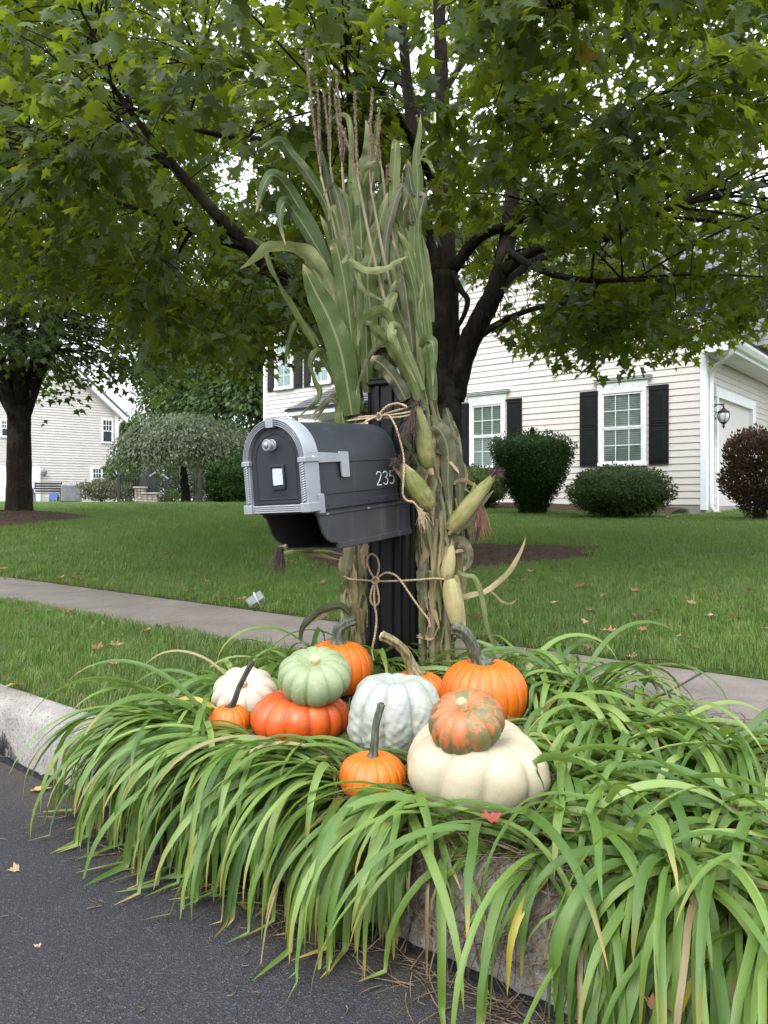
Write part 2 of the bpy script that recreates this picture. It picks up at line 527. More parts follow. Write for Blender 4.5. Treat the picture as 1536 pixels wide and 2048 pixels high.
M['lily_yellow'] = blade_mat('yellowing_blade', [(0, (.30, .30, .05)), (1, (.52, .38, .06))], (.30, .18, .07), .28, (.6, .5, .08))
M['lily_dry'] = blade_mat('dry_blade', [(0, (.10, .072, .034)), (1, (.24, .185, .085))], (.2, .14, .07), .12, (.26, .2, .08))
M['straw'] = simple('dead_thatch', (.075, .052, .035), (.20, .15, .10), 40, .85, spec=.1)
def corn_mat(name, stops, tcol, trans=.2, dry=None, midrib=.6, stripes=38.0, plo=.56):
    k = NT(name)
    c = k.ramp(k.rand(), stops)
    a = k.attr('along'); x = k.attr('across')
    st = k.math('SINE', k.math('MULTIPLY', k.math('ADD', x, k.math('MULTIPLY', k.noise(k.coord('Object'), 12, 2), .12)), stripes))
    c = k.mix(k.math('MULTIPLY', k.math('ADD', st, 1.0), .08), c, (1.5, 1.4, 1.3), 'MULTIPLY')
    c = k.mix(k.ramp(k.noise(k.coord('Object'), 7, 4, .6), [(.35, (.8, .8, .8)), (.62, (0, 0, 0))]), c, (.55, .62, .45), 'MULTIPLY')
    mid = k.ramp(k.math('ABSOLUTE', x, 0), [(0, (1, 1, 1)), (.07, (.8, .8, .8)), (.11, (0, 0, 0))])
    c = k.mix(k.math('MULTIPLY', mid, midrib), c, (.24, .26, .13))
    patch = k.ramp(k.noise(k.coord('Object'), 13, 4, .65), [(plo, (0, 0, 0)), (plo + .14, (.75, .75, .75))])
    c = k.mix(patch, c, dry or (.30, .26, .13))
    c = k.mix(k.ramp(a, [(.86, (0, 0, 0)), (1, (.9, .9, .9))]), c, (.36, .31, .17))
    k.col(c); k.set(.5, 0, .3)
    k.link(k.bump(st, .35, .0015), k.b.inputs['Normal'])
    tr = k.n('BsdfTranslucent'); k.link(k.mix(.5, c, tcol), tr.inputs['Color'])
    mx = k.n('MixShader', Fac=trans)
    k.link(k.b.outputs[0], mx.inputs[1]); k.link(tr.outputs[0], mx.inputs[2])
    k.link(mx.outputs[0], k.out.inputs['Surface'])
    return k.m
M['corn'] = corn_mat('corn_leaf', [(0, (.036, .060, .011)), (.5, (.070, .100, .022)), (1, (.130, .160, .048))], (.20, .25, .06), .2, (.12, .14, .055))
M['corn_pale'] = corn_mat('pale_corn_leaf', [(0, (.12, .15, .055)), (1, (.20, .225, .095))], (.35, .38, .12), .25)
M['corn_wilt'] = corn_mat('wilted_corn_leaf', [(0, (.050, .056, .028)), (.6, (.090, .092, .050)), (1, (.18, .165, .10))], (.25, .25, .12), .15, (.22, .18, .11))
M['corn_dry'] = corn_mat('dried_corn_leaf', [(0, (.24, .17, .09)), (1, (.42, .34, .20))], (.5, .4, .2), .2, (.30, .21, .12))
M['husk'] = corn_mat('ear_husk', [(0, (.14, .155, .042)), (1, (.23, .235, .078))], (.5, .5, .12), .12, (.33, .255, .13), 0.0, 60.0, .46)
M['husk_pale'] = corn_mat('pale_ear_husk', [(0, (.42, .36, .17)), (1, (.50, .44, .24))], (.6, .5, .25), .15, (.5, .40, .22), 0.0)
M['stalk'] = simple('corn_stalk_rind', (.085, .085, .035), (.20, .165, .085), 9, .6, stretch=(4, 4, .6), bump=.4, bscale=30)
M['tassel'] = simple('dry_tassel', (.20, .135, .095), (.36, .265, .19), 60, .8)
M['silk'] = simple('dry_silk', (.020, .011, .008), (.055, .026, .017), 40, .7)
M['silk_red'] = simple('red_silk', (.10, .035, .022), (.18, .07, .04), 40, .7)
M['twine'] = simple('jute_twine', (.30, .215, .13), (.46, .35, .235), 120, .9, bump=.6, bscale=300, spec=.15)
M['dry_leaf'] = leafy('fallen_leaf_tan', [(0, (.24, .085, .055)), (.45, (.34, .17, .10)), (1, (.44, .29, .18))], .2, .7, (.5, .3, .15))
M['red_leaf'] = leafy('fallen_leaf_red', [(0, (.22, .035, .03)), (1, (.32, .06, .045))], .2, .6, (.5, .1, .06))
M['yellow_leaf'] = leafy('fallen_leaf_yellow', [(0, (.42, .27, .06)), (1, (.52, .40, .12))], .25, .6, (.6, .45, .1))

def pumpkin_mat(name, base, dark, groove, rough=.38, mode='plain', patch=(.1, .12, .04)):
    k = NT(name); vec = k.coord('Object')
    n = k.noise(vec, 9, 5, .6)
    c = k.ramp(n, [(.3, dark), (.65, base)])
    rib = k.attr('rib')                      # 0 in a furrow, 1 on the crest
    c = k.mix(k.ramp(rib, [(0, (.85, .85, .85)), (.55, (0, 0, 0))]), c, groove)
    if mode == 'pale':                       # freckles and scuffs
        sp = k.ramp(k.noise(vec, 85, 3, .6), [(.625, (0, 0, 0)), (.68, (.75, .75, .75))])
        c = k.mix(sp, c, (.33, .23, .13))
        st = k.ramp(k.noise(vec, 6.5, 7, .72), [(.54, (0, 0, 0)), (.72, (.75, .75, .75))])
        c = k.mix(st, c, patch)
    elif mode == 'mottled':
        v2 = k.coord('Object', (1, 1, .33))
        hz = k.n('SeparateXYZ'); k.link(vec, hz.inputs[0])
        lowb = k.math('MULTIPLY', hz.outputs[2], -2.6)
        f = k.math('ADD', k.noise(v2, 30, 4, .65), lowb)
        c = k.mix(k.ramp(f, [(.40, (0, 0, 0)), (.46, (1, 1, 1))]), c, k.ramp(n, [(.3, (.055, .07, .022)), (.7, (.14, .15, .055))]))
    elif mode == 'green':
        sp = k.ramp(k.noise(vec, 75, 3, .6), [(.60, (0, 0, 0)), (.68, (.4, .4, .4))])
        c = k.mix(sp, c, (.46, .50, .38))
        st = k.ramp(k.noise(vec, 45, 3, .6), [(.70, (0, 0, 0)), (.74, (.9, .9, .9))])
        c = k.mix(st, c, (.07, .09, .035))
    elif mode == 'red':
        st = k.ramp(k.noise(k.coord('Object', (1, 1, .5)), 14, 5, .7), [(.62, (0, 0, 0)), (.8, (.5, .5, .5))])
        c = k.mix(st, c, (.62, .22, .10))
    strk = k.noise(k.coord('Object', (1, 1, .12)), 38, 4, .6)
    c = k.mix(k.ramp(strk, [(.40, (.42, .42, .42)), (.60, (0, 0, 0))]), c, dark, 'MIX')
    scuff = k.ramp(k.noise(k.coord('Object', (1, 1, .6)), 24, 6, .75), [(.66, (0, 0, 0)), (.74, (.35, .35, .35))])
    c = k.mix(scuff, c, (.50, .36, .22))
    k.col(c); k.set(rough, 0, .45)
    k.link(k.ramp(k.noise(vec, 14, 5, .65), [(.3, (rough - .08,) * 3), (.7, (rough + .22,) * 3)]), k.b.inputs['Roughness'])
    bs = k.bump(k.noise(vec, 55, 4, .6), .18 if mode != 'pale' else .3, .004)
    k.link(k.bump(k.noise(k.coord('Object', (1, 1, .35)), 160, 3), .12, .0015, bs), k.b.inputs['Normal'])
    return k.m
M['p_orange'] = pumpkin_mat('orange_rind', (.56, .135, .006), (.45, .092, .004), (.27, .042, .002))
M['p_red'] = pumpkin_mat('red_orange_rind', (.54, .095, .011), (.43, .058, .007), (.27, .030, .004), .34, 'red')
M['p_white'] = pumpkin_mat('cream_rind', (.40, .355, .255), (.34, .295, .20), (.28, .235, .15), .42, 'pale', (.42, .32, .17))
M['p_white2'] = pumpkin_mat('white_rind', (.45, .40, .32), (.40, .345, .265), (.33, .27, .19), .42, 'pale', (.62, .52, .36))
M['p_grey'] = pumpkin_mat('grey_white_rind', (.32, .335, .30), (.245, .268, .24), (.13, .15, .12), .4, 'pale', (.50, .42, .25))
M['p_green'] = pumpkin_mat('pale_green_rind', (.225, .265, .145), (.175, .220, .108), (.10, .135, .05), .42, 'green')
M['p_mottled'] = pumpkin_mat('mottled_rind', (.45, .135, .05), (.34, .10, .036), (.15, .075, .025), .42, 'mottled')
M['stem_green'] = simple('green_stem', (.014, .022, .011), (.11, .115, .078), 34, .65, stretch=(3, 3, .6), bump=.5, bscale=60)
M['stem_dark'] = simple('dark_dry_stem', (.012, .011, .010), (.09, .08, .06), 40, .7, stretch=(3, 3, .6), bump=.6, bscale=60, lo=.45, hi=.75)
M['stem_olive'] = simple('olive_stem', (.050, .052, .020), (.24, .20, .095), 34, .6, stretch=(3, 3, .6), bump=.5, bscale=60)
M['stem_tan'] = simple('corky_stem', (.40, .29, .13), (.58, .46, .25), 60, .85, bump=.6, bscale=120)
# ------------------------------------------------------------------ ground, road, kerb, walk
U2 = Vector((.777, -.629, 0)); N2 = Vector((.629, .777, 0))
ROAD_M = Matrix.Rotation(math.atan2(-.629, .777), 4, 'Z')       # local x along the kerb, local y away from the road
def sheet(name, s0, s1, v0, v1, z, mat, **tags):
    vs = [(*XY(s, v), z) for s, v in ((s0, v0), (s0, v1), (s1, v1), (s1, v0))]
    return ob(name, MB().add(vs, [(0, 1, 2, 3)]), mat, **tags)
sheet('road', -60, S_KERB + .01, -120, 90, 0.0, M['asphalt'], kind='structure')

def grid_sheet(name, ss, vv, mat, zoff=0.0, zf=None, **tags):
    S, V_ = np.meshgrid(np.array(ss), np.array(vv), indexing='ij')
    X, Y = XY(S, V_)
    Z = (zf or gz)(X, Y) + zoff
    n, m = S.shape
    idx = np.arange(n * m).reshape(n, m)
    F = np.stack([idx[:-1, :-1], idx[:-1, 1:], idx[1:, 1:], idx[1:, :-1]], -1).reshape(-1, 4)
    P = np.stack([X, Y, Z], -1).reshape(-1, 3)
    return ob(name, arr_mesh(name, P, F, smooth=True), mat, **tags)
lawn_ss = np.concatenate([np.linspace(S_LAWN + .002, 16, 50), np.linspace(17, 160, 30)])
lawn_vv = np.concatenate([np.linspace(-140, -32, 20), np.linspace(-30, 14, 90), np.linspace(16, 110, 16)])
def lawn_z(X, Y):
    s, v = UV(X, Y)
    return gz(X, Y) + np.where(s > S_LAWN + .2, .012 * np.sin(X * 1.7 + .4) * np.sin(Y * 1.3), 0)
grid_sheet('lawn', lawn_ss, lawn_vv, M['lawn'], kind='structure')
grid_sheet('verge', np.linspace(S_BACK, S_WALK - .004, 14), np.linspace(-90, 40, 260), M['lawn'], -.006, kind='structure')

# kerb: three cast lengths with open joints, rounded nose
def kerb_piece(v0, v1):
    prof = [(1.290, -.05), (1.297, .06), (1.308, .150), (1.315, .172), (1.328, .188), (1.348, .197), (1.375, .200), (1.44, .200), (1.44, -.05)]
    m = MB(); n = max(2, int((v1 - v0) / .08))
    if n > 60: n = 60
    for i in range(n + 1):
        v = v0 + (v1 - v0) * i / n
        for j, (s, z) in enumerate(prof):
            w = .0025 * math.sin(v * 23 + j * 2.1) + .002 * math.sin(v * 61 + j)
            edge = .006 if (i in (0, n) and 2 < j < 7) else 0
            x, y = XY(s + (w if j < 6 else 0), v)
            m.v.append((x, y, z - edge - (.003 * abs(math.sin(v * 17 + j)) if 2 < j < 6 else 0)))
    k = len(prof)
    for i in range(n):
        for j in range(k - 1):
            m.f.append((i * k + j, i * k + j + 1, (i + 1) * k + j + 1, (i + 1) * k + j))
    m.f.append(tuple(range(k - 1, -1, -1))); m.f.append(tuple(n * k + j for j in range(k)))
    return m
kerb = empty('kerb', (0, 0, 0), kind='structure')
for a_, b_ in ((-60, -5.206), (-5.2, -2.106), (-2.1, .994), (1.0, 40)):
    ob('kerb_stone', kerb_piece(a_, b_), M['kerb'], kerb, smooth=True, autosmooth=40)
# tar: a ragged line at the foot of the kerb and a splash of it up the face
def tar_strip():
    m = MB(); vs = np.arange(-6, 1.5, .03); o = 0
    for i, v in enumerate(vs):
        h = .006 + .010 * max(0, math.sin(v * 31) * math.sin(v * 13)) + random.uniform(0, .009)
        for s, z in ((1.287, .004), (1.2915 , .006 + h * .5), (1.2935, .006 + h)):
            m.v.append((*XY(s - .004, v), z))
    for i in range(len(vs) - 1):
        for j in range(2):
            m.f.append((i * 3 + j, i * 3 + j + 1, i * 3 + 4 + j, i * 3 + 3 + j))
    return m
ob('tar_line', tar_strip(), M['tar'], kerb, kind='stuff')
def tar_splash():
    # streaks climbing the face at the left end of the view
    m = MB(); r = random.Random(3)
    v0 = -2.97
    for i in range(34):
        v = v0 + .26 * i / 33
        env = max(0, 1 - abs((i - 17) / 17.0)) ** .7
        top = .02 + .088 * env * r.uniform(.55, 1.05)
        w = .26 / 33 * r.uniform(.5, 1.1)
        gap = r.random() < .22
        z0 = .02 if not gap else top * .65
        b = lambda z: 1.2920 + max(0, min(1, (z - .06) / .1)) * .012 - .005
        m.add([(*XY(b(z0), v - w / 2), z0), (*XY(b(z0), v + w / 2), z0), (*XY(b(top), v + w / 3), top), (*XY(b(top), v - w / 3), top)], [(0, 1, 2, 3)])
    return m
ob('tar_splash', tar_splash(), M['tar'], kerb)

# pavement of separate slabs with open joints
walk = empty('pavement', (0, 0, 0), kind='structure')
vj = -4.5 - .89 * 12
slab_mesh = None
for i in range(26):
    v0, v1 = vj + .89 * i, vj + .89 * (i + 1)
    m = MB(); g = .007
    s0, s1 = S_WALK, S_LAWN - .004
    pr = [(s0, .19), (s0, .256), (s0 + .010, .263), (s1 - .010, .263), (s1, .256), (s1, .19)]
    vs = []
    for vv_, dz in ((v0 + g, -.006), (v0 + g + .010, 0), (v1 - g - .010, 0), (v1 - g, -.006)):
        vs += [(*XY(s, vv_), z + (dz if z > .2 else 0) + random.uniform(-.0005, .0005)) for s, z in pr]
    fs = []
    for a in range(3):
        for j in range(5):
            fs.append((a * 6 + j, a * 6 + j + 1, a * 6 + 7 + j, a * 6 + 6 + j))
    fs += [tuple(range(5, -1, -1)), tuple(range(18, 24))]
    m.add(vs, fs)
    ob('slab', m, M['walk'], walk)
sheet('pavement_bedding', S_WALK - .003, S_LAWN + .45, -40, 20, .2505, M['soil'], kind='structure')

# planting bed under the daylilies
grid_sheet('planting_bed', np.linspace(S_BACK + .002, S_WALK - .01, 20), np.linspace(-2.15, 1.6, 60), M['soil'], .006,
           lambda X, Y: gz(X, Y) + .012 * np.sin(X * 19) * np.sin(Y * 23), kind='structure')

# mulch rings
def mound(name, cx, cy, rx, ry, h, mat, nr=14, na=56, **tags):
    P = []; F = []
    rr = np.random.default_rng(int(abs(cx * 100)))
    wob = [1 + .10 * math.sin(3 * a + 1) + .06 * math.sin(7 * a) for a in np.linspace(0, 2 * np.pi, na, endpoint=False)]
    for i in range(nr + 1):
        f = i / nr
        for j in range(na):
            a = 2 * math.pi * j / na
            x = cx + rx * f * math.cos(a) * wob[j]; y = cy + ry * f * math.sin(a) * wob[j]
            z = gz1(x, y) + h * (1 - f * f) ** 1.3 + (.012 if i < nr else -.01) + rr.uniform(-.012, .012) * (f < .97)
            P.append((x, y, z))
    for i in range(nr):
        for j in range(na):
            j2 = (j + 1) % na
            F.append((i * na + j, i * na + j2, (i + 1) * na + j2, (i + 1) * na + j))
    return ob(name, arr_mesh(name, np.array(P), np.array(F), smooth=True), mat, **tags)
TREE = Vector((.66, 7.3, gz1(.66, 7.3)))
TREE2 = Vector((-6.2, 13.0, gz1(-6.2, 13.0)))
mound('mulch_ring', TREE.x - .12, TREE.y - .15, 1.45, 1.15, .05, M['mulch'], kind='structure')
mound('mulch_ring', TREE2.x - .3, TREE2.y - .3, 1.5, 1.5, .20, M['mulch'], kind='structure')

# ------------------------------------------------------------------ house with the garage gable
H_ROT = math.atan2(.629, -.777)
HC = Vector((5.85, 13.9, 0)); HC.z = gz1(HC.x, HC.y) - .02
house = empty('house', HC, (0, 0, H_ROT), label='white sided house with black shutters and a garage gable behind the big maple', category='house')
HM = Matrix.Translation(HC) @ Matrix.Rotation(H_ROT, 4, 'Z')
# local axes: +x leftwards along the gable wall, +y out towards the road, +z up
EXPO = .127
def board_mesh(L, left_cut=0.0, right_cut=0.0):
    """One lap of siding, length L along +x, its foot proud."""
    a0, a1 = 0.0, L
    pr = [(0.0, .003), (.016, 0.0), (.019, .006), (.004, EXPO + .012), (0.0, EXPO + .012)]
    vs = []
    for x, cut in ((a0, left_cut), (a1, -right_cut)):
        for y, z in pr:
            vs.append((x + cut * (z / EXPO), y, z))
    fs = [(0, 1, 2, 3, 4), (9, 8, 7, 6, 5)] + [(i, i + 5, (i + 1) % 5 + 5, (i + 1) % 5) for i in range(5)]
    return MB().add(vs, fs).mesh('siding_board')
def board(parent, me, loc, rot=0):
    o = ob('siding_board', me, M['siding'], parent)
    o.location = loc; o.rotation_euler = (0, 0, rot)
    return o
GW, EAVE, PITCH = 7.3, 3.40, .92
LOWE = EAVE - .385
# backing walls of the two wings
m = MB()
m.prism([(0.06, 0), (GW - .02, 0), (GW - .02, EAVE), (GW / 2, EAVE + GW / 2 * PITCH), (0.06, EAVE)], -8.0, -.003)
ob('wall', m, M['siding'], house)
ob('footing', MB().box((GW / 2, -.02, .04), (GW - .08, .05, .26)).box((.06, -4.0, .04), (.05, 7.9, .26)), M['footing'], house)
split_ = {q: (board_mesh(q - .09), board_mesh(GW - .01 - q + .02)) for q in (2.46, 3.67, 4.88)}; nb_ = 0
nrow = int((EAVE - .19) / EXPO)
z = .19
while z < EAVE - .02:
    xs_ = (2.46, 3.67, 4.88)[nb_ % 3]; nb_ += 1                 # staggered lap joints
    board(house, split_[xs_][0], (.09, 0, z)); board(house, split_[xs_][1], (xs_ - .02, .0022, z)); z += EXPO
while z < EAVE + GW / 2 * PITCH - .2:
    w_ = GW - 2 * (z - EAVE + EXPO * .4) / PITCH - .02
    c_ = EXPO / PITCH * .9
    board(house, board_mesh(w_, c_, c_), ((GW - w_) / 2, 0, z)); z += EXPO
# garage-door wall runs back along local -y at x = 0 (its boards face -x)
DK0, DK1, DH = .80, 3.32, 2.2
def side_board(k0, k1, z):
    o = board(house, board_mesh(k1 - k0), (.06, -k0, z), 0)
    o.rotation_euler = (0, 0, -math.pi / 2)
    o.scale = (1, -1, 1)
    return o
def side_board(k0, k1, z):
    # along local -y, foot proud towards -x
    pr = [(0.0, .003), (.016, 0.0), (.019, .006), (.004, EXPO + .012), (0.0, EXPO + .012)]
    vs = [(.055 - p, -k, zz) for k in (k0, k1) for p, zz in pr]
    fs = [(4, 3, 2, 1, 0), (5, 6, 7, 8, 9)] + [((i + 1) % 5, (i + 1) % 5 + 5, i + 5, i) for i in range(5)]
    o = ob('siding_board', MB().add(vs, fs), M['siding'], house)
    o.location = (0, 0, z)
z = .19
while z < EAVE - .30:
    if z < DH + .03:
        side_board(.09, DK0 - .12, z); side_board(DK1 + .28, 6.8, z)
    else:
        side_board(.09, 6.8, z)
    z += EXPO
# corner post, boards
ob('corner_board', MB().box((.035, .015, 1.78), (.11, .05, 3.36)).box((-.008, -.042, 1.78), (.03, .085, 3.36)), M['white_trim'], house)
ob('corner_board', MB().box((GW - .02, .015, 1.6), (.08, .05, 3.05)), M['white_trim'], house)
# garage door
gd = ob('garage_door', MB().box((.10, -(DK0 + DK1) / 2, DH / 2 + .02), (.03, DK1 - DK0, DH)), M['white_door'], house)
for r_ in range(4):
    for c_ in range(4):
        y0 = -DK0 - .06 - c_ * (DK1 - DK0 - .08) / 4; yw = (DK1 - DK0 - .08) / 4 - .05
        zc = .10 + r_ * DH / 4 + DH / 8 - .04
        mm = MB().box((.083, y0 - yw / 2, zc), (.016, yw, DH / 4 - .14), None, .008).box((.073, y0 - yw / 2, zc), (.016, yw - .09, DH / 4 - .22), None, .008)
        ob('door_panel', mm, M['white_door'], gd)
for r_ in range(1, 4):
    ob('panel_joint', MB().box((.088, -(DK0 + DK1) / 2, .02 + r_ * DH / 4), (.008, DK1 - DK0 - .02, .008)), M['grey_metal'], gd)
ob('door_casing', MB().box((.03, -DK0 + .07, DH / 2 + .06), (.08, .11, DH + .10)).box((.03, -DK1 - .13, DH / 2 + .06), (.08, .26, DH + .10)).box((.032, -(DK0 + DK1) / 2 - .04, DH + .12), (.09, DK1 - DK0 + .44, .18)), M['white_trim'], house)

def window(parent, x0, x1, z0, z1, yb=0.0, header=True, cols=3, rows=2, fill='blind', name='window'):
    w_, h_ = x1 - x0, z1 - z0; cx, cz = (x0 + x1) / 2, (z0 + z1) / 2
    fw = .075
    y = yb + .045
    m = MB()
    m.box((x0 + fw / 2, y, cz), (fw, .07, h_), None, .008).box((x1 - fw / 2, y, cz), (fw, .07, h_), None, .008)
    m.box((cx, y + .002, z1 - fw / 2), (w_ - .004, .072, fw), None, .008).box((cx, y + .008, z0 + fw / 2), (w_ + .03, .09, fw), None, .008)
    fr_ = ob(name, m, M['white_trim'], parent)
    iw, ih = w_ - 2 * fw, h_ - 2 * fw
    ob('backing', MB().box((cx, yb + .020, cz), (iw + .02, .004, ih + .02)), M['room'], fr_)
    if fill == 'blind':
        m = MB(); n = int(ih / .042)
        for i in range(n):
            zz = z0 + fw + (i + .5) * ih / n
            m.add([(cx - iw / 2, yb + .024, zz + .019), (cx + iw / 2, yb + .024, zz + .019), (cx + iw / 2, yb + .036, zz - .019), (cx - iw / 2, yb + .036, zz - .019)], [(0, 3, 2, 1)])
        ob('window_blind', m, M['blind'], fr_, kind='stuff')
    elif fill == 'curtain':
        m = MB(); n = 28
        for i in range(n + 1):
            xx = cx - iw / 2 + iw * i / n; yy = yb + .030 + .006 * math.sin(i * 1.9)
            m.v += [(xx, yy, z0 + fw), (xx, yy, z1 - fw)]
        m.f = [(2 * i, 2 * i + 2, 2 * i + 3, 2 * i + 1) for i in range(n)]
        ob('curtain', m, M['curtain'], fr_)
    zm = cz
    for k_, (a, b, yy) in enumerate(((zm, z1 - fw, .054), (z0 + fw, zm, .046))):
        sash = MB(); t = .032
        sash.box((cx - iw / 2 + t / 2, yb + yy, (a + b) / 2), (t, .022, b - a)).box((cx + iw / 2 - t / 2, yb + yy, (a + b) / 2), (t, .022, b - a))
        sash.box((cx, yb + yy + .001, a + t / 2), (iw - .002, .024, t)).box((cx, yb + yy + .001, b - t / 2), (iw - .002, .024, t))
        ob('sash', sash, M['white_trim'], fr_)
        g = MB()
        for c_ in range(1, cols):
            g.box((cx - iw / 2 + iw * c_ / cols, yb + yy - .002, (a + b) / 2), (.014, .012, b - a - .01))
        for r_ in range(1, rows):
            g.box((cx, yb + yy - .0025, a + (b - a) * r_ / rows), (iw - .01, .011, .014))
        ob('muntin_grid', g, M['white_trim'], fr_)
        ob('pane', MB().box((cx, yb + yy - .006, (a + b) / 2), (iw - .03, .003, b - a - .02)), M['glass'], fr_)
    if header:
        hd = MB().box((cx, yb + .04, z1 + .075), (w_ + .06, .07, .145), None, .006)
        hd.box((cx, yb + .055, z1 + .165), (w_ + .12, .10, .03), None, .006).box((cx, yb + .065, z1 + .197), (w_ + .17, .12, .03), None, .006).box((cx, yb + .072, z1 + .226), (w_ + .21, .14, .024), None, .006)
        ob('window_header', hd, M['aged_trim'], fr_)
    return fr_
def shutter(parent, x0, x1, z0, z1, yb=0.0):
    cx, w_ = (x0 + x1) / 2, x1 - x0
    sh = ob('shutter', MB().box((cx, yb + .03, (z0 + z1) / 2), (w_, .026, z1 - z0), None, .006), M['shutter'], parent)
    zm = (z0 + z1) / 2
    for a, b in ((z0 + .06, zm - .05), (zm + .03, z1 - .14)):
        ob('shutter_panel', MB().box((cx, yb + .045, (a + b) / 2), (w_ - .10, .014, b - a), None, .012).box((cx, yb + .050, (a + b) / 2), (w_ - .17, .016, b - a - .08), None, .010), M['shutter'], sh)
    for zr in (z1 - .085, zm - .01):
        ob('shutter_rail', MB().box((cx, yb + .045, zr), (w_ - .06, .012, .03), None, .005), M['shutter'], sh)
window(house, 1.07, 2.02, .93, 2.43)
shutter(house, .66, 1.035, .95, 2.45); shutter(house, 2.055, 2.43, .95, 2.45)
window(house, 4.13, 5.03, .93, 2.43)
shutter(house, 3.74, 4.10, .95, 2.45); shutter(house, 5.06, 5.40, .95, 2.45)

# gable rakes, eave return, soffit, gutter, downspout
def slab_between(a, b, out, th, name, mat):
    """Board from a to b (local points in the wall plane), 'out' deep in +y and th tall."""
    a, b = Vector(a), Vector(b); d = (b - a).normalized(); nrm = Vector((-d.z, 0, d.x))
    if nrm.z < 0: nrm = -nrm
    vs = []
    for p in (a, b):
        for yy in (0, out):
            for t in (0, th):
                vs.append(p + Vector((0, yy, 0)) - nrm * t)
    return ob(name, MB().add(vs, [(0, 1, 3, 2), (4, 6, 7, 5), (0, 4, 5, 1), (2, 3, 7, 6), (0, 2, 6, 4), (1, 5, 7, 3)]), mat, house)
AP = (GW / 2, 0, EAVE + .12 + GW / 2 * PITCH)
OV = .42
RL = (-OV, 0, EAVE + .12 - OV * PITCH); RRt = (GW + OV, 0, EAVE + .12 - OV * PITCH)
for e in (RL, RRt):
    fr = slab_between((e[0], .001, e[2]), (AP[0], .001, AP[2]), .05, .42, 'frieze_board', M['white_trim'])
    slab_between((e[0], .20, e[2] + .03), (AP[0], .20, AP[2] + .03), .045, .24, 'rake_board', M['white_trim'])
    slab_between((e[0], .004, e[2] - .02), (AP[0], .004, AP[2] - .02), .196, .015, 'rake_soffit', M['soffit'])
# dentil blocks on the right-hand frieze
dm = MB().box((0, 0, 0), (.06, .03, .09)).mesh('dentil_block')
for i in range(14):
    f = .06 + i * .055
    p = Vector(RL).lerp(Vector(AP), f)
    o = ob('dentil_block', dm, M['aged_trim'], house); o.location = (p.x, .058, p.z - .50)
    o.rotation_euler = (0, -math.atan(PITCH), 0)
# boxed eave return and gutters on the garage-door side
ob('eave_return', MB().box((-.22, .12, LOWE - .09), (.46, .36, .03)).box((-.22, .285, LOWE + .02), (.46, .03, .20), None, .006).box((-.02, .14, LOWE + .02), (.05, .25, .18)), M['white_trim'], house)
ob('eave_soffit', MB().box((-.22, -3.5, LOWE - .088), (.45, 6.8, .024)), M['soffit'], house)
ob('fascia', MB().box((-.445, -3.4, LOWE + .0), (.03, 7.2, .19)), M['white_trim'], house)
g = MB()
prof = [(-.465, LOWE - .03), (-.53, LOWE - .02), (-.585, LOWE + .05), (-.60, LOWE + .095), (-.585, LOWE + .10), (-.57, LOWE + .055), (-.525, LOWE + .0), (-.465, LOWE - .01)]
g.prism(prof, -7.0, .31)
ob('gutter', g, M['white_trim'], house)
ds = MB().tube([(-.52, .20, LOWE - .02), (-.51, .19, LOWE - .11), (-.40, .13, LOWE - .22), (-.16, -.06, LOWE - .30), (-.062, -.12, LOWE - .42), (-.055, -.13, LOWE - .6), (-.055, -.13, .30), (-.06, -.12, .17), (-.10, -.14, .07), (-.20, -.18, .03)], .042, 8)
ob('downspout', ds, M['white_trim'], house, smooth=True)
# roof of the garage wing with laid shingle courses
def roof_plane(e0, e1, r0, r1, name='roof', courses=30):
    e0, e1, r0, r1 = map(Vector, (e0, e1, r0, r1))
    nr = (e1 - e0).cross(r0 - e0).normalized()
    if nr.z < 0: nr = -nr
    b_ = MB().add([p + nr * d for d in (-.06, 0) for p in (e0, e1, r1, r0)], [(3, 2, 1, 0), (4, 5, 6, 7), (0, 1, 5, 4), (1, 2, 6, 5), (2, 3, 7, 6), (3, 0, 4, 7)])
    rf = ob(name, b_, M['shingle'], house)
    sm = MB(); rr = random.Random(5)
    for i in range(courses):
        f0, f1 = i / courses, (i + 1.15) / courses
        a, b2 = e0.lerp(r0, f0), e1.lerp(r1, f0); c, d = e0.lerp(r0, min(1, f1)), e1.lerp(r1, min(1, f1))
        n = max(2, int((b2 - a).length / .28)); off = rr.random() / n
        for j in range(n):
            t0, t1 = max(0, j / n + off - 1 / n), min(1, (j + .97) / n + off - 1 / n)
            lift = .012 + rr.random() * .012
            q = [a.lerp(b2, t0) + nr * lift, a.lerp(b2, t1) + nr * lift, c.lerp(d, t1) + nr * .003, c.lerp(d, t0) + nr * .003]
            foot = [a.lerp(b2, t0) + nr * .001, a.lerp(b2, t1) + nr * .001]
            sm.add(q + foot, [(0, 1, 2, 3), (4, 5, 1, 0)])
    ob('shingle_courses', sm, M['shingle'], rf, kind='stuff')
    return rf
z_e = EAVE + .14 - OV * PITCH; z_r = EAVE + .14 + GW / 2 * PITCH
roof_plane((-OV - .14, -9, z_e - .06), (-OV - .14, .27, z_e - .06), (GW / 2, -9, z_r + .05), (GW / 2, .27, z_r + .05))
roof_plane((GW + OV, .27, z_e), (GW + OV, -9, z_e), (GW / 2, .27, z_r + .05), (GW / 2, -9, z_r + .05))
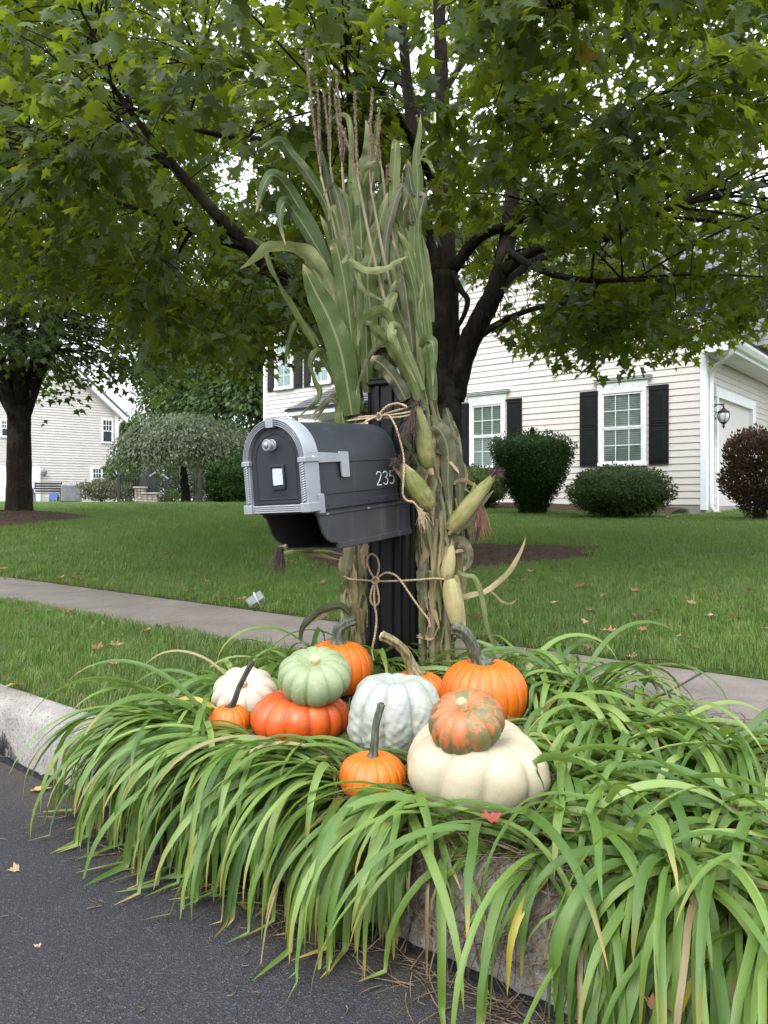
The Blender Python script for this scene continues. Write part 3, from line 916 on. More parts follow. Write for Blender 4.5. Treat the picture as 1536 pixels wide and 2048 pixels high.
# main block behind the garage wing, its taller roof facing the road
ob('wall', MB().box((1.2, -9.8, 2.0), (9.6, 8.6, 4.1)), M['siding'], house)
roof_plane((-4.2, -5.0, 3.9), (6.2, -5.0, 3.9), (-4.2, -9.9, 8.7), (6.2, -9.9, 8.7), courses=34)
roof_plane((6.2, -14.8, 3.9), (-4.2, -14.8, 3.9), (6.2, -9.9, 8.7), (-4.2, -9.9, 8.7), courses=4)

# two-storey wing, set back, with shuttered upper windows
YB = -1.1; X0, X1, E2 = GW - 1.5, 13.0, 5.55
ob('wall', MB().box(((X0 + X1) / 2, YB - 4.0, E2 / 2), (X1 - X0 - .03, 7.99, E2)), M['siding'], house)
full2 = board_mesh(X1 - X0 - .06)
z = .19
while z < E2 - .05:
    board(house, full2, (X0, YB, z)); z += EXPO
ob('corner_board', MB().box((X1 - .02, YB + .015, E2 / 2), (.12, .05, E2)).box((X1 + .005, YB - .05, E2 / 2), (.03, .09, E2)), M['white_trim'], house)
window(house, 11.76, 12.52, 3.5, 5.02, YB, False, 2, 2, 'curtain')
shutter(house, 11.40, 11.735, 3.5, 5.03, YB); shutter(house, 12.55, 12.86, 3.5, 5.03, YB)
window(house, 10.28, 11.01, 3.5, 5.02, YB, False, 2, 2, 'curtain')
shutter(house, 9.94, 10.26, 3.5, 5.03, YB); shutter(house, 11.035, 11.34, 3.5, 5.03, YB)
window(house, 8.1, 8.95, 3.5, 5.02, YB, False, 2, 2, 'curtain')
shutter(house, 7.76, 8.08, 3.5, 5.03, YB); shutter(house, 8.97, 9.29, 3.5, 5.03, YB)
ob('frieze_board', MB().box(((X0 + X1) / 2, YB + .03, E2 - .12), (X1 - X0, .05, .26)), M['white_trim'], house)
ob('fascia', MB().box(((X0 + X1) / 2, YB + .42, E2 + .03), (X1 - X0 + .5, .03, .18)).box(((X0 + X1) / 2, YB + .2, E2 - .04), (X1 - X0 + .5, .42, .02)), M['white_trim'], house)
roof_plane((X0 - .2, YB + .45, E2 + .06), (X1 + .3, YB + .45, E2 + .06), (X0 - .2, YB - 4, E2 + 3.4), (X1 + .3, YB - 4, E2 + 3.4), courses=26)
# hipped porch roof below the upper windows
ob('porch_fascia', MB().box((9.2, YB + .62, 2.52), (2.9, 1.3, .03)).box((9.2, YB + 1.28, 2.60), (2.95, .05, .16)).box((10.68, YB + .64, 2.60), (.05, 1.3, .16)), M['white_trim'], house)
roof_plane((7.7, YB + 1.36, 2.69), (10.76, YB + 1.36, 2.69), (7.7, YB + .05, 3.42), (10.0, YB + .05, 3.42), 'porch_roof', 9)
m = MB().add([(10.76, YB + 1.36, 2.69), (10.76, YB + .02, 2.69), (10.0, YB + .05, 3.42)], [(0, 1, 2)])
ob('porch_roof', m, M['shingle'], house)
for px_ in (10.55, 8.0):
    ob('porch_post', MB().box((px_, YB + 1.15, 1.27), (.12, .12, 2.5), None, .01), M['white_trim'], house)

# wall lantern beside the garage door
lan = empty('wall_lantern', HM @ Vector((.03, -.42, 1.86)), (0, 0, H_ROT), label='black ornate lantern on the white wall beside the garage door', category='wall lantern')
ob('back_plate', MB().box((-.005, 0, 0), (.02, .09, .34), None, .006), M['black_metal'], lan)
arm = MB().tube([(-.01, 0, .06), (-.05, 0, .15), (-.12, 0, .19), (-.20, 0, .17), (-.22, 0, .13)], .010, 6)
for q in range(2):
    zc = .02 - q * .09; rad = .045 - q * .008
    arm.tube([(-.06 - rad * math.cos(t) * (1 - t / 14), 0, zc + rad * math.sin(t) * (1 - t / 14)) for t in np.linspace(0, 7.5, 18)], .006, 5)
arm.tube([(-.03, 0, .19), (-.24, 0, .19)], .008, 6)
ob('scroll_arm', arm, M['black_metal'], lan)
T = Matrix.Translation((-.22, 0, -.06))
ob('lantern_cap', MB().lathe([(.015, .19), (.03, .165), (.045, .15), (.10, .115), (.115, .10), (.105, .095)], 12, T).lathe([(.004, .26), (.012, .235), (.006, .22), (.014, .20), (.014, .19)], 8, T), M['black_metal'], lan, smooth=True)
ob('lantern_glass', MB().lathe([(.085, .095), (.10, .05), (.098, 0.0), (.075, -.06), (.05, -.09)], 12, T), M['lamp_glass'], lan, smooth=True)
rib = MB()
for i in range(6):
    a = i * math.pi / 3
    rib.tube([(-.22 + r * math.cos(a), r * math.sin(a), -.06 + z_) for r, z_ in ((.092, .095), (.106, .05), (.104, 0), (.08, -.06), (.052, -.095))], .006, 5)
ob('lantern_cage', rib.lathe([(.055, -.09), (.045, -.11), (.02, -.125), (.02, -.15), (.03, -.165), (.012, -.185), (.003, -.21)], 10, T), M['black_metal'], lan)

# mulch bed along the gable wall
def wall_bed():
    m = MB(); n = 30; rows = 7
    for i in range(n + 1):
        x = .3 + (GW + 1.5) * i / n
        for j in range(rows + 1):
            f = j / rows
            y = .02 + f * (1.15 + .12 * math.sin(x * 2.1))
            p = HM @ Vector((x, y, 0))
            m.v.append((p.x, p.y, gz1(p.x, p.y) + (.10 * (1 - f ** 2) + .02 if j < rows else -.02) + random.uniform(-.01, .01)))
    r = rows + 1
    m.f = [(i * r + j, i * r + j + 1, (i + 1) * r + j + 1, (i + 1) * r + j) for i in range(n) for j in range(rows)]
    return m
ob('mulch_strip', wall_bed(), M['mulch'], smooth=True, kind='structure')

# ------------------------------------------------------------------ neighbour's house, far left
NH_Y = 41.0
C2 = Vector(((236 - 768) / 1530 * NH_Y, NH_Y, .55))
a2 = R(52)
d2 = Vector((-math.sin(a2), -math.cos(a2), 0))            # along the wall, leftwards and nearer
H2_ROT = math.atan2(d2.y, d2.x)
nb = empty('house', C2, (0, 0, H2_ROT), label='beige sided house with a white garage door behind the left maple', category='house')
# local: +x leftwards along the wall, +y away from the viewer's side? (out of the wall is -y)
H2M = Matrix.Translation(C2) @ Matrix.Rotation(H2_ROT, 4, 'Z')
def lx2(px):
    """local x of the wall point seen in photo column px"""
    r = (px - 768) / 1530.0
    return (C2.x - r * C2.y) / (r * d2.y - d2.x)
def lz2(px, py):
    x = lx2(px); Yp = C2.y + d2.y * x
    return EYE + (1000 - py) / 1530.0 * Yp - C2.z
out_y = 1.0 if (Matrix.Rotation(H2_ROT, 3, 'Z') @ Vector((0, 1, 0))).y < 0 else -1.0
WL = 12.5; EV2 = lz2(236, 826); PT2 = .88
N_ROT = Matrix.Scale(out_y, 4, (0, 1, 0))
m = MB().prism([(0, -.3), (WL, -.3), (WL, EV2), (WL / 2, EV2 + WL / 2 * PT2), (0, EV2)], -9, -.03, N_ROT)
ob('wall', m, M['siding_beige'], nb)
lap = MB(); z = .0
while z < EV2 + WL / 2 * PT2 - .2:
    if z < EV2: xa, xb = .0, WL
    else:
        c_ = (z - EV2 + .05) / PT2; xa, xb = c_, WL - c_
    vs = [Vector((x, y * out_y, zz)) for x in (xa, xb) for y, zz in ((-.03, z), (0.0, z), (0.003, z + .01), (-.02, z + .145))]
    lap.add(vs, [(0, 1, 5, 4), (1, 2, 6, 5), (2, 3, 7, 6)]); z += .135
ob('siding_courses', lap, M['siding_beige'], nb, kind='stuff')
def box2(x0, x1, z0, z1, y0, y1):
    return MB().box(((x0 + x1) / 2, out_y * (y0 + y1) / 2, (z0 + z1) / 2), (abs(x1 - x0), abs(y1 - y0), z1 - z0))
def win2(pa, pb, yt, yb_, parts=1):
    xa, xb = lx2(pb), lx2(pa)
    zt, zb = lz2((pa + pb) / 2, yt), lz2((pa + pb) / 2, yb_)
    fr_ = ob('window', box2(xa - .10, xb + .10, zb - .10, zt + .10, 0.004, .06), M['white_trim'], nb)
    w_ = (xb - xa) / parts
    for i in range(parts):
        a, b = xa + w_ * i + (.05 if parts > 1 else 0), xa + w_ * (i + 1) - (.05 if parts > 1 else 0)
        ob('pane', box2(a, b, zb, (zb + zt) / 2 - .03, .062, .07), M['room'], fr_)
        ob('pane', box2(a, b, (zb + zt) / 2 + .03, zt, .062, .07), M['room'], fr_)
        gm = MB()
        for q in (1, 2):
            gm.box((a + (b - a) * q / 3, out_y * .075, zb + (zt - zb) * .75), (.03, .012, (zt - zb) * .5))
        gm.box(((a + b) / 2, out_y * .076, zb + (zt - zb) * .76), (b - a, .012, .03))
        ob('muntin_grid', gm, M['white_trim'], fr_)
win2(206, 222, 841, 883)
win2(184, 221, 938, 976, 2)
win2(4, 16, 842, 871)
for pa, pb in ((3, 75), (-95, -20)):
    xa, xb = lx2(pb), lx2(pa)
    fr_ = ob('door_casing', box2(xa - .12, xb + .12, 0.0, lz2(40, 935), 0.004, .08), M['white_trim'], nb)
    d_ = ob('garage_door', box2(xa, xb, 0.0, lz2(40, 938) - .04, .082, .10), M['white_door'], nb)
    for r_ in range(4):
        for c_ in range(4):
            w_ = (xb - xa) / 4; h_ = (lz2(40, 938) - .1) / 4
            ob('door_panel', box2(xa + c_ * w_ + .08, xa + (c_ + 1) * w_ - .08, r_ * h_ + .08, (r_ + 1) * h_ - .06, .10, .112), M['white_door'], d_)
def rake2(xa, za, xb, zb):
    a, b = Vector((xa, 0, za)), Vector((xb, 0, zb)); vs = []
    for p in (a, b):
        for y in (.0, .35):
            for t in (0, .28):
                vs.append(Vector((p.x, out_y * y, p.z - t)))
    return MB().add(vs, [(0, 1, 3, 2), (4, 6, 7, 5), (0, 4, 5, 1), (2, 3, 7, 6), (0, 2, 6, 4), (1, 5, 7, 3)])
ob('rake_board', rake2(-.4, EV2 + .1 - .4 * PT2, WL / 2, EV2 + .1 + WL / 2 * PT2), M['white_trim'], nb)
ob('rake_board', rake2(WL + .4, EV2 + .1 - .4 * PT2, WL / 2, EV2 + .1 + WL / 2 * PT2), M['white_trim'], nb)
for sg in (0, 1):
    xe = -.4 if sg == 0 else WL + .4
    m = MB().add([Vector((x, out_y * y, z_)) for x, z_ in ((xe, EV2 + .13 - .4 * PT2), (WL / 2, EV2 + .13 + WL / 2 * PT2)) for y in (.38, -9.2)] +
                 [Vector((x, out_y * y, z_ + .12)) for x, z_ in ((xe, EV2 + .13 - .4 * PT2), (WL / 2, EV2 + .13 + WL / 2 * PT2)) for y in (.38, -9.2)],
                 [(0, 1, 3, 2), (4, 6, 7, 5), (0, 2, 6, 4), (1, 5, 7, 3), (0, 4, 5, 1), (2, 3, 7, 6)])
    ob('roof', m, M['shingle'], nb)
ob('downspout', MB().tube([(-.30, out_y * .25, EV2 - .25), (-.02, out_y * .10, EV2 - .55), (.04, out_y * .08, EV2 - .8), (.04, out_y * .08, .1)], .06, 6), M['white_trim'], nb)
ob('corner_board', box2(-.02, .16, -.2, EV2 - .2, .002, .05), M['white_trim'], nb)
# its lamp, bench and air conditioner
q = H2M @ Vector((lx2(86), out_y * .05, lz2(86, 946)))
l2 = empty('wall_lantern', q, (0, 0, H2_ROT), label='small grey lamp on the beige wall by the bench', category='wall lantern')
ob('back_plate', MB().box((0, out_y * .02, 0), (.12, .04, .25)), M['grey_metal'], l2)
ob('lantern_glass', MB().lathe([(.03, .22), (.12, .12), (.13, .05), (.08, -.12), (.02, -.18)], 10, Matrix.Translation((0, out_y * .22, 0))), M['grey_metal'], l2)
def ground_at(px, Y):
    p = W(px, 1000, Y); p.z = gz1(p.x, p.y); return p
bp = ground_at(95, 36.0)
bench = empty('bench', bp, (0, 0, R(16)), label='dark slatted bench against the beige house wall', category='bench')
for i in range(4):
    ob('slat', MB().box((0, -.22 + i * .12, .42), (1.15, .09, .03)), M['black_metal'], bench)
for i in range(4):
    ob('slat', MB().box((0, .27 + i * .015, .52 + i * .12), (1.15, .03, .09)), M['black_metal'], bench)
for x_ in (-.58, .58):
    ob('leg', MB().tube([(x_, -.25, 0), (x_, -.25, .62), (x_, .25, .64), (x_, .30, .95)], .03, 6).tube([(x_, .28, 0), (x_, .25, .45)], .03, 6).tube([(x_, -.25, .40), (x_, .25, .42)], .025, 6), M['black_metal'], bench)
ap = ground_at(143, 35.0)
ac = empty('air_conditioner', ap, (0, 0, R(20)), label='grey boxed air conditioner unit beside the bench', category='air conditioner')
ob('cabinet', MB().box((0, 0, .42), (.86, .82, .80), None, .05), M['grey_metal'], ac)
ob('fan_grille', MB().lathe([(.36, .825), (.36, .835), (.05, .85)], 20), M['black_metal'], ac)
for i in range(11):
    ob('louver', MB().box((-.36 + i * .072, -.415, .44), (.03, .02, .66)), M['grey_metal'], ac)
hp = ground_at(108, 34.6)
hr = empty('hose_reel', hp, label='small blue hose reel standing by the bench leg', category='hose reel')
ob('reel', MB().lathe([(.10, -.08), (.2, -.08), (.2, .08), (.10, .08)], 16, Matrix.Translation((0, 0, .24)) @ Matrix.Rotation(R(80), 4, 'X')), M['blue'], hr)
ob('stand', MB().box((-.16, 0, .12), (.04, .25, .24)).box((.16, 0, .12), (.04, .25, .24)), M['grey_metal'], hr)

# black metal fence with gate, stone pier, closed parasol
fy = 30.0
fp0 = ground_at(232, fy + 1)
fence = empty('metal_fence', (0, 0, 0), label='black picket fence behind the weeping tree', category='fence')
fr_ = MB(); pk = MB().box((0, 0, .62), (.022, .022, 1.2)).mesh('picket')
fx0, fx1 = W(236, 0, fy).x, W(475, 0, fy).x
nP = 52
for i in range(nP):
    x_ = fx0 + (fx1 - fx0) * i / (nP - 1)
    o = ob('picket', pk, M['black_metal'], fence); o.location = (x_, fy, gz1(x_, fy) - .05)
zf = gz1((fx0 + fx1) / 2, fy)
for zz in (.18, .98, 1.12):
    ob('rail', MB().box(((fx0 + fx1) / 2, fy, zf + zz), (fx1 - fx0, .04, .035)), M['black_metal'], fence)
for px_ in (237, 308, 331, 400, 470):
    x_ = W(px_, 0, fy - .1).x
    ob('post', MB().box((x_, fy - .05, zf + .66), (.10, .10, 1.36)), M['black_metal'], fence)
gp = ground_at(318, fy - .4)
gate = empty('arched_gate', gp, label='black gate with a pale arched top rail in the fence', category='gate')
ob('gate_arch', MB().tube([(-.36, 0, 1.02), (-.15, 0, 1.16), (.10, 0, 1.12), (.36, 0, .92)], .035, 6), M['grey_metal'], gate)
for i in range(7):
    ob('picket', MB().box((-.33 + i * .11, 0, .52), (.022, .022, 1.0)), M['black_metal'], gate)
ob('rail', MB().box((0, 0, .2), (.72, .03, .035)).box((0, 0, .85), (.72, .03, .035)), M['black_metal'], gate)
for pxp, w_, h_ in ((281, .36, .62), (302, .55, .34)):
    p = ground_at(pxp, fy - .9)
    pier = empty('stone_pier', p, label=('tall' if h_ > .5 else 'low wide') + ' stone pier in front of the black fence', category='pier', group='stone piers by the fence')
    zz = 0
    for r_ in range(int(h_ / .11)):
        for c_ in range(3):
            ww = w_ / 3
            ob('stone', MB().box((-w_ / 2 + (c_ + .5) * ww, random.uniform(-.01, .01), zz + .05), (ww - .012, .32, .096), None, .012), M['brick'], pier)
        zz += .11
    ob('cap', MB().box((0, 0, zz + .03), (w_ + .08, .4, .06), None, .012), M['footing'], pier)
p = ground_at(293, fy + 2.5)
par = empty('closed_parasol', p, label='closed parasol in a dark cover beyond the fence', category='parasol')
ob('cover', MB().lathe([(.05, 1.75), (.14, 1.6), (.26, 1.0), (.30, .5), (.22, .35), (.05, .3)], 10), M['dark_cloth'], par, smooth=True)
ob('pole', MB().tube([(0, 0, 0), (0, 0, .5)], .03, 6), M['black_metal'], par)
# ------------------------------------------------------------------ leaves and trees
def norm(a):
    return a / np.maximum(np.linalg.norm(a, axis=-1, keepdims=True), 1e-9)

def leaf_shape(kind):
    """Outline verts (x, y, z) with the stalk at the origin and the tip at +y, plus triangles."""
    if kind == 'maple':
        half = [(.0, .02), (.20, -.10), (.36, -.03), (.30, .12), (.58, .34), (.36, .40), (.20, .44), (.26, .70), (.13, .72)]
        pts = half + [(0, 1.0)] + [(-x, y) for x, y in half[:0:-1]]
        V = [(0, .30, 0)] + [(x, y, -.16 * abs(x) - .10 * max(0, y - .5) - .12 * x * x) for x, y in pts]
        n = len(pts)
        F = [(0, 1 + i, 1 + (i + 1) % n) for i in range(n)]
    elif kind == 'lobed':
        half = [(.0, .0), (.30, -.06), (.24, .14), (.56, .36), (.20, .46)]
        pts = half + [(0, 1.0)] + [(-x, y) for x, y in half[:0:-1]]
        V = [(0, .28, 0)] + [(x, y, -.18 * abs(x) - .08 * max(0, y - .5)) for x, y in pts]
        n = len(pts)
        F = [(0, 1 + i, 1 + (i + 1) % n) for i in range(n)]
    elif kind == 'oval':
        V = [(0, 0, 0), (.26, .45, -.05), (0, 1, -.08), (-.26, .45, -.05)]
        F = [(0, 1, 2), (0, 2, 3)]
    else:                                           # needle spray
        V = [(-.10, 0, 0), (.10, 0, 0), (0, 1, .04)]
        F = [(0, 1, 2)]
    return np.array(V, float), np.array(F, int)

def place_leaves(pos, tip, nrm, size, tint, kind):
    """One joined array mesh of many leaves."""
    V0, F0 = leaf_shape(kind)
    y = norm(tip); x = norm(np.cross(y, nrm)); z = np.cross(x, y)
    V = pos[:, None, :] + size[:, None, None] * (V0[None, :, 0:1] * x[:, None, :] + V0[None, :, 1:2] * y[:, None, :] + V0[None, :, 2:3] * z[:, None, :])
    F = F0[None] + (np.arange(len(pos)) * len(V0))[:, None, None]
    return V.reshape(-1, 3), F.reshape(-1, 3), np.repeat(tint, len(V0))

def frames(pos, tip, nrm, size):
    y = norm(tip); x = norm(np.cross(y, nrm)); z = np.cross(x, y)
    return x, y, z

def tube_batch(A, B, C, r0, r1, n=4, seg=4):
    """Many quadratic-curve twigs A-B-C as one vertex/quad array."""
    t = np.linspace(0, 1, seg + 1)
    P = ((1 - t) ** 2)[None, :, None] * A[:, None] + (2 * t * (1 - t))[None, :, None] * B[:, None] + (t ** 2)[None, :, None] * C[:, None]
    T = norm(np.gradient(P, axis=1))
    ref = np.array([.31, .17, .93]); u = norm(np.cross(T, ref)); w = np.cross(T, u)
    rad = r0[:, None] * (1 - t)[None] + r1[:, None] * t[None]
    ang = np.linspace(0, 2 * np.pi, n, endpoint=False)
    V = P[:, :, None, :] + rad[:, :, None, None] * (np.cos(ang)[None, None, :, None] * u[:, :, None, :] + np.sin(ang)[None, None, :, None] * w[:, :, None, :])
    k = len(A); base = np.arange(k)[:, None, None] * ((seg + 1) * n)
    i = np.arange(seg)[:, None] * n; j = np.arange(n)[None, :]; j2 = (np.arange(n)[None, :] + 1) % n
    q = np.stack([i + j, i + j2, i + n + j2, i + n + j], -1).reshape(-1, 4)
    F = (base + q[None]).reshape(-1, 4)
    return V.reshape(-1, 3), F

def limb_mesh(pts, radii, n=10, res=6, knob=.05):
    P = spline([(*p, r) for p, r in zip(pts, radii)], max(4, (len(pts) - 1) * res))
    m = MB(); rr = [max(.004, p[3]) * (1 + knob * math.sin(i * 2.3) * .6 + random.uniform(-knob, knob) * .6) for i, p in enumerate(P)]
    m.tube([p[:3] for p in P], rr, n)
    return m, P

def in_view(P, mx=.05):
    X, Y, Z = P[:, 0], P[:, 1], P[:, 2]
    px = 768 + 1530 * X / np.maximum(Y, .01); py = 1000 - 1530 * (Z - EYE) / np.maximum(Y, .01)
    return (Y > .3) & (px > -mx * 1536) & (px < 1536 * (1 + mx)) & (py > -mx * 2048) & (py < 2048 * (1 + mx)), px, py

# ---- the big maple -----------------------------------------------------------
maple = empty('maple_tree', TREE, label='big maple with a dark forked trunk spreading over the corn decorated mailbox', category='tree')
TI = Matrix.Translation(-TREE)
def loc(p):
    return Vector(p) - TREE
trunk_pts = [W(896, 1120, 7.3), W(896, 1075, 7.3), W(894, 1000, 7.3), W(892, 860, 7.3), W(891, 740, 7.3), W(888, 640, 7.3), W(890, 545, 7.3)]
tm, _ = limb_mesh([loc(p) for p in trunk_pts], [.27, .20, .165, .15, .15, .145, .13], 16, 6, .03)
ob('trunk', tm, M['bark'], maple, smooth=True)
limbs = [  # name radius list, points (px, py, Y)
    ([.115, .105, .10, .09, .08, .07, .055, .035], [(905, 800, 7.28), (930, 705, 7.2), (960, 640, 7.1), (990, 580, 7.05), (1012, 500, 7.0), (1024, 400, 7.0), (1040, 270, 6.9), (1062, 60, 6.8)]),   # right leader
    ([.10, .085, .08, .07, .06, .05], [(890, 560, 7.3), (893, 470, 7.4), (889, 350, 7.5), (884, 180, 7.6), (878, 0, 7.8), (872, -260, 8.0)]),      # centre leader
    ([.08, .07, .062, .055, .045, .035], [(880, 560, 7.3), (858, 490, 7.3), (842, 390, 7.2), (822, 240, 7.2), (808, 90, 7.1), (796, -160, 7.0)]),   # left leader
    ([.10, .092, .088, .082, .072, .06, .05, .04, .028, .015], [(884, 800, 7.25), (820, 728, 7.0), (720, 668, 6.85), (617, 605, 6.7), (545, 540, 6.6), (492, 488, 6.5), (425, 420, 6.4), (345, 328, 6.3), (280, 248, 6.2), (180, 110, 6.1)]),   # long left limb
    ([.06, .052, .045, .035, .025, .012], [(905, 540, 7.25), (955, 478, 7.1), (1010, 452, 6.9), (1090, 420, 6.6), (1180, 390, 6.4), (1290, 362, 6.2)]),
    ([.055, .05, .044, .035, .025, .012], [(1004, 545, 7.0), (1070, 500, 6.8), (1140, 488, 6.6), (1230, 470, 6.4), (1330, 420, 6.2), (1470, 385, 6.1)]),
    ([.06, .05, .045, .035, .02], [(990, 590, 7.05), (1035, 545, 7.3), (1100, 505, 7.7), (1180, 470, 8.2), (1290, 455, 8.8)]),
    ([.055, .045, .04, .03, .018], [(1022, 430, 7.0), (1085, 395, 6.7), (1150, 365, 6.4), (1230, 340, 6.1), (1330, 300, 5.8)]),
    ([.05, .042, .035, .026, .015], [(1034, 320, 6.95), (1090, 250, 6.6), (1180, 150, 6.2), (1260, 60, 5.9), (1390, -20, 5.6)]),
    ([.05, .04, .035, .03, .02, .012], [(889, 420, 7.4), (850, 330, 7.0), (800, 240, 6.4), (750, 170, 5.8), (705, 100, 5.3), (660, 20, 4.9)]),
    ([.045, .04, .03, .022, .012], [(842, 400, 7.2), (790, 320, 7.0), (730, 250, 6.8), (690, 160, 6.5), (620, 60, 6.2)]),
    ([.04, .036, .03, .024, .014], [(500, 497, 6.52), (440, 480, 6.4), (380, 458, 6.25), (315, 430, 6.1), (220, 400, 6.0)]),
    ([.036, .03, .026, .02, .012], [(345, 330, 6.3), (290, 322, 6.2), (235, 300, 6.05), (150, 280, 5.9), (40, 250, 5.7)]),
    ([.036, .03, .026, .02, .012], [(338, 322, 6.3), (280, 290, 6.5), (200, 235, 6.7), (110, 190, 7.0), (0, 120, 7.2)]),
    ([.04, .034, .03, .022, .012], [(850, 470, 7.3), (760, 340, 6.5), (600, 290, 6.0), (430, 268, 5.6), (230, 205, 5.3)]),
    ([.04, .034, .028, .02, .012], [(720, 668, 6.85), (640, 655, 7.1), (540, 640, 7.5), (430, 640, 8.0), (300, 655, 8.4)]),
    ([.04, .03, .024, .014], [(878, 200, 7.6), (930, 120, 8.2), (1000, 40, 8.8), (1080, -60, 9.4)]),
    ([.045, .036, .028, .015], [(884, 300, 7.5), (800, 160, 8.2), (700, 60, 9.0), (600, -40, 9.8)]),
    ([.04, .03, .022, .012], [(935, 690, 7.18), (1010, 640, 7.0), (1100, 610, 6.8), (1200, 610, 6.6)]),
    ([.035, .03, .022, .012], [(1012, 500, 7.0), (1080, 540, 6.5), (1170, 560, 6.1), (1290, 560, 5.7)]),
    ([.03, .028, .026, .022, .018], [(905, 545, 7.2), (922, 580, 7.1), (935, 600, 7.05), (928, 630, 7.08), (912, 660, 7.15)]),      # old crooked limb
    ([.04, .032, .025, .015], [(1045, 250, 6.9), (1010, 120, 6.0), (960, 30, 5.2), (900, -50, 4.6)]),
]
skel = []
for radii, pts in limbs:
    lm, P = limb_mesh([loc(W(*p)) for p in pts], radii, 8, 6, .05)
    ob('branch', lm, M['bark'], maple, smooth=True)
    skel.append(P[2:])
skel = np.vstack(skel)                                   # x, y, z (local), radius
skel[:, :3] += np.array(TREE)

def crown_floor(px, Y):
    """Lowest leaf height for the maple, by bearing and distance (drooping outer boughs)."""
    xs = [-300, 0, 150, 250, 330, 420, 520, 700, 790, 850, 930, 985, 1040, 1100, 1200, 1300, 1390, 1440, 1536, 1800]
    ys = [600, 585, 580, 690, 735, 745, 735, 660, 560, 480, 470, 570, 690, 716, 727, 716, 726, 668, 662, 662]
    yb = np.interp(px, xs, ys)
    yref = np.clip(Y, 5.4, 8.0)
    z = EYE + (1000 - yb) / 1530 * np.where(Y < 8.5, yref, 8.0 + (Y - 8) * .6)
    return np.maximum(z, np.where(Y < 5.4, 2.30 + .28 * (5.4 - Y), 1.5))

def sample_crown(n, rng, cen, rad, floor=None, shell=.45):
    out = []
    while len(out) < n:
        d = norm(rng.normal(size=(n, 3))); r = rng.uniform(shell ** 3, 1, n) ** (1 / 3)
        P = cen + d * r[:, None] * rad
        if floor is not None:
            P = P[floor(P, rng)]
        out.extend(P)
    return np.array(out[:n])

cen = np.array([.75, 7.2, 4.9]); rad = np.array([5.6, 4.4, 4.3])
def maple_ok(P, rng):
    px = 768 + 1530 * P[:, 0] / P[:, 1]
    py = 1000 - 1530 * (P[:, 2] - EYE) / P[:, 1]
    ok = P[:, 2] > crown_floor(px, P[:, 1]) + rng.uniform(0, .25, len(P))
    # airy gaps between the boughs
    g = np.sin(P[:, 0] * 2.1 + 1.3) * np.sin(P[:, 1] * 1.9 + .4) * np.sin(P[:, 2] * 2.7 + .9)
    ok &= g < .42
    gap = lambda cx, cy, rx, ry: ((px - cx) / rx) ** 2 + ((py - cy) / ry) ** 2 < 1
    for q in ((468, 335, 46, 62), (846, 110, 26, 60), (1040, 560, 30, 60), (545, 430, 28, 30)):
        ok &= ~gap(*q)
    trunkzone = (np.abs(px - 890) < 65) & (P[:, 1] < 7.2) & (py > 440)
    return ok & ~trunkzone & (P[:, 1] > 3.0)
rng = np.random.default_rng(11)
# secondary boughs first, so that twigs hang from something
b_end = sample_crown(270, rng, cen, rad * .88, maple_ok, .55)
d2_ = np.linalg.norm(b_end[:, None, :] - skel[None, :, :3], axis=2) + .25 * np.abs(b_end[:, None, 2] - skel[None, :, 2])
j = (d2_ * rng.uniform(1, 1.6, d2_.shape)).argmin(1)
A = skel[j, :3]; ra = np.minimum(skel[j, 3] * .6, .03)
mid = (A + b_end) / 2 + np.stack([rng.normal(0, .12, 270), rng.normal(0, .12, 270), rng.uniform(.05, .35, 270)], -1)
BV, BF = tube_batch(A - np.array(TREE), mid - np.array(TREE), b_end - np.array(TREE), ra, np.full(270, .006), 5, 7)
ob('boughs', arr_mesh('boughs', BV, BF, smooth=True), M['bark'], maple, kind='stuff')
t = np.linspace(.25, 1, 7)[None, :, None]
bp_ = ((1 - t) ** 2 * A[:, None] + 2 * t * (1 - t) * mid[:, None] + t ** 2 * b_end[:, None]).reshape(-1, 3)
skel2 = np.vstack([np.hstack([bp_, np.full((len(bp_), 1), .012)]), skel[skel[:, 3] < .05]])

NT_ = 3300
tw_end = sample_crown(NT_, rng, cen, rad, maple_ok, .40)
# extra sprays along the drooping outer edge and the near front edge
def edge_ok(P, rng):
    px = 768 + 1530 * P[:, 0] / P[:, 1]
    f = crown_floor(px, P[:, 1])
    return maple_ok(P, rng) & (P[:, 2] < f + .75)
edge = sample_crown(560, rng, cen, rad, edge_ok, .25)
tw_end = np.vstack([tw_end, edge])
j = np.empty(len(tw_end), int)
for a in range(0, len(tw_end), 400):
    dd = np.linalg.norm(tw_end[a:a + 400, None] - skel2[None, :, :3], axis=2)
    j[a:a + 400] = (dd * rng.uniform(1, 1.5, dd.shape)).argmin(1)
A = skel2[j, :3]; L = np.linalg.norm(tw_end - A, axis=1)
mid = (A + tw_end) / 2; mid[:, 2] += .10 + .12 * L
TV, TF = tube_batch(A - np.array(TREE), mid - np.array(TREE), tw_end - np.array(TREE), np.clip(.004 + .004 * L, .004, .012), np.full(len(A), .0018), 4, 4)
ob('twigs', arr_mesh('twigs', TV, TF, smooth=True), M['bark'], maple, kind='stuff')

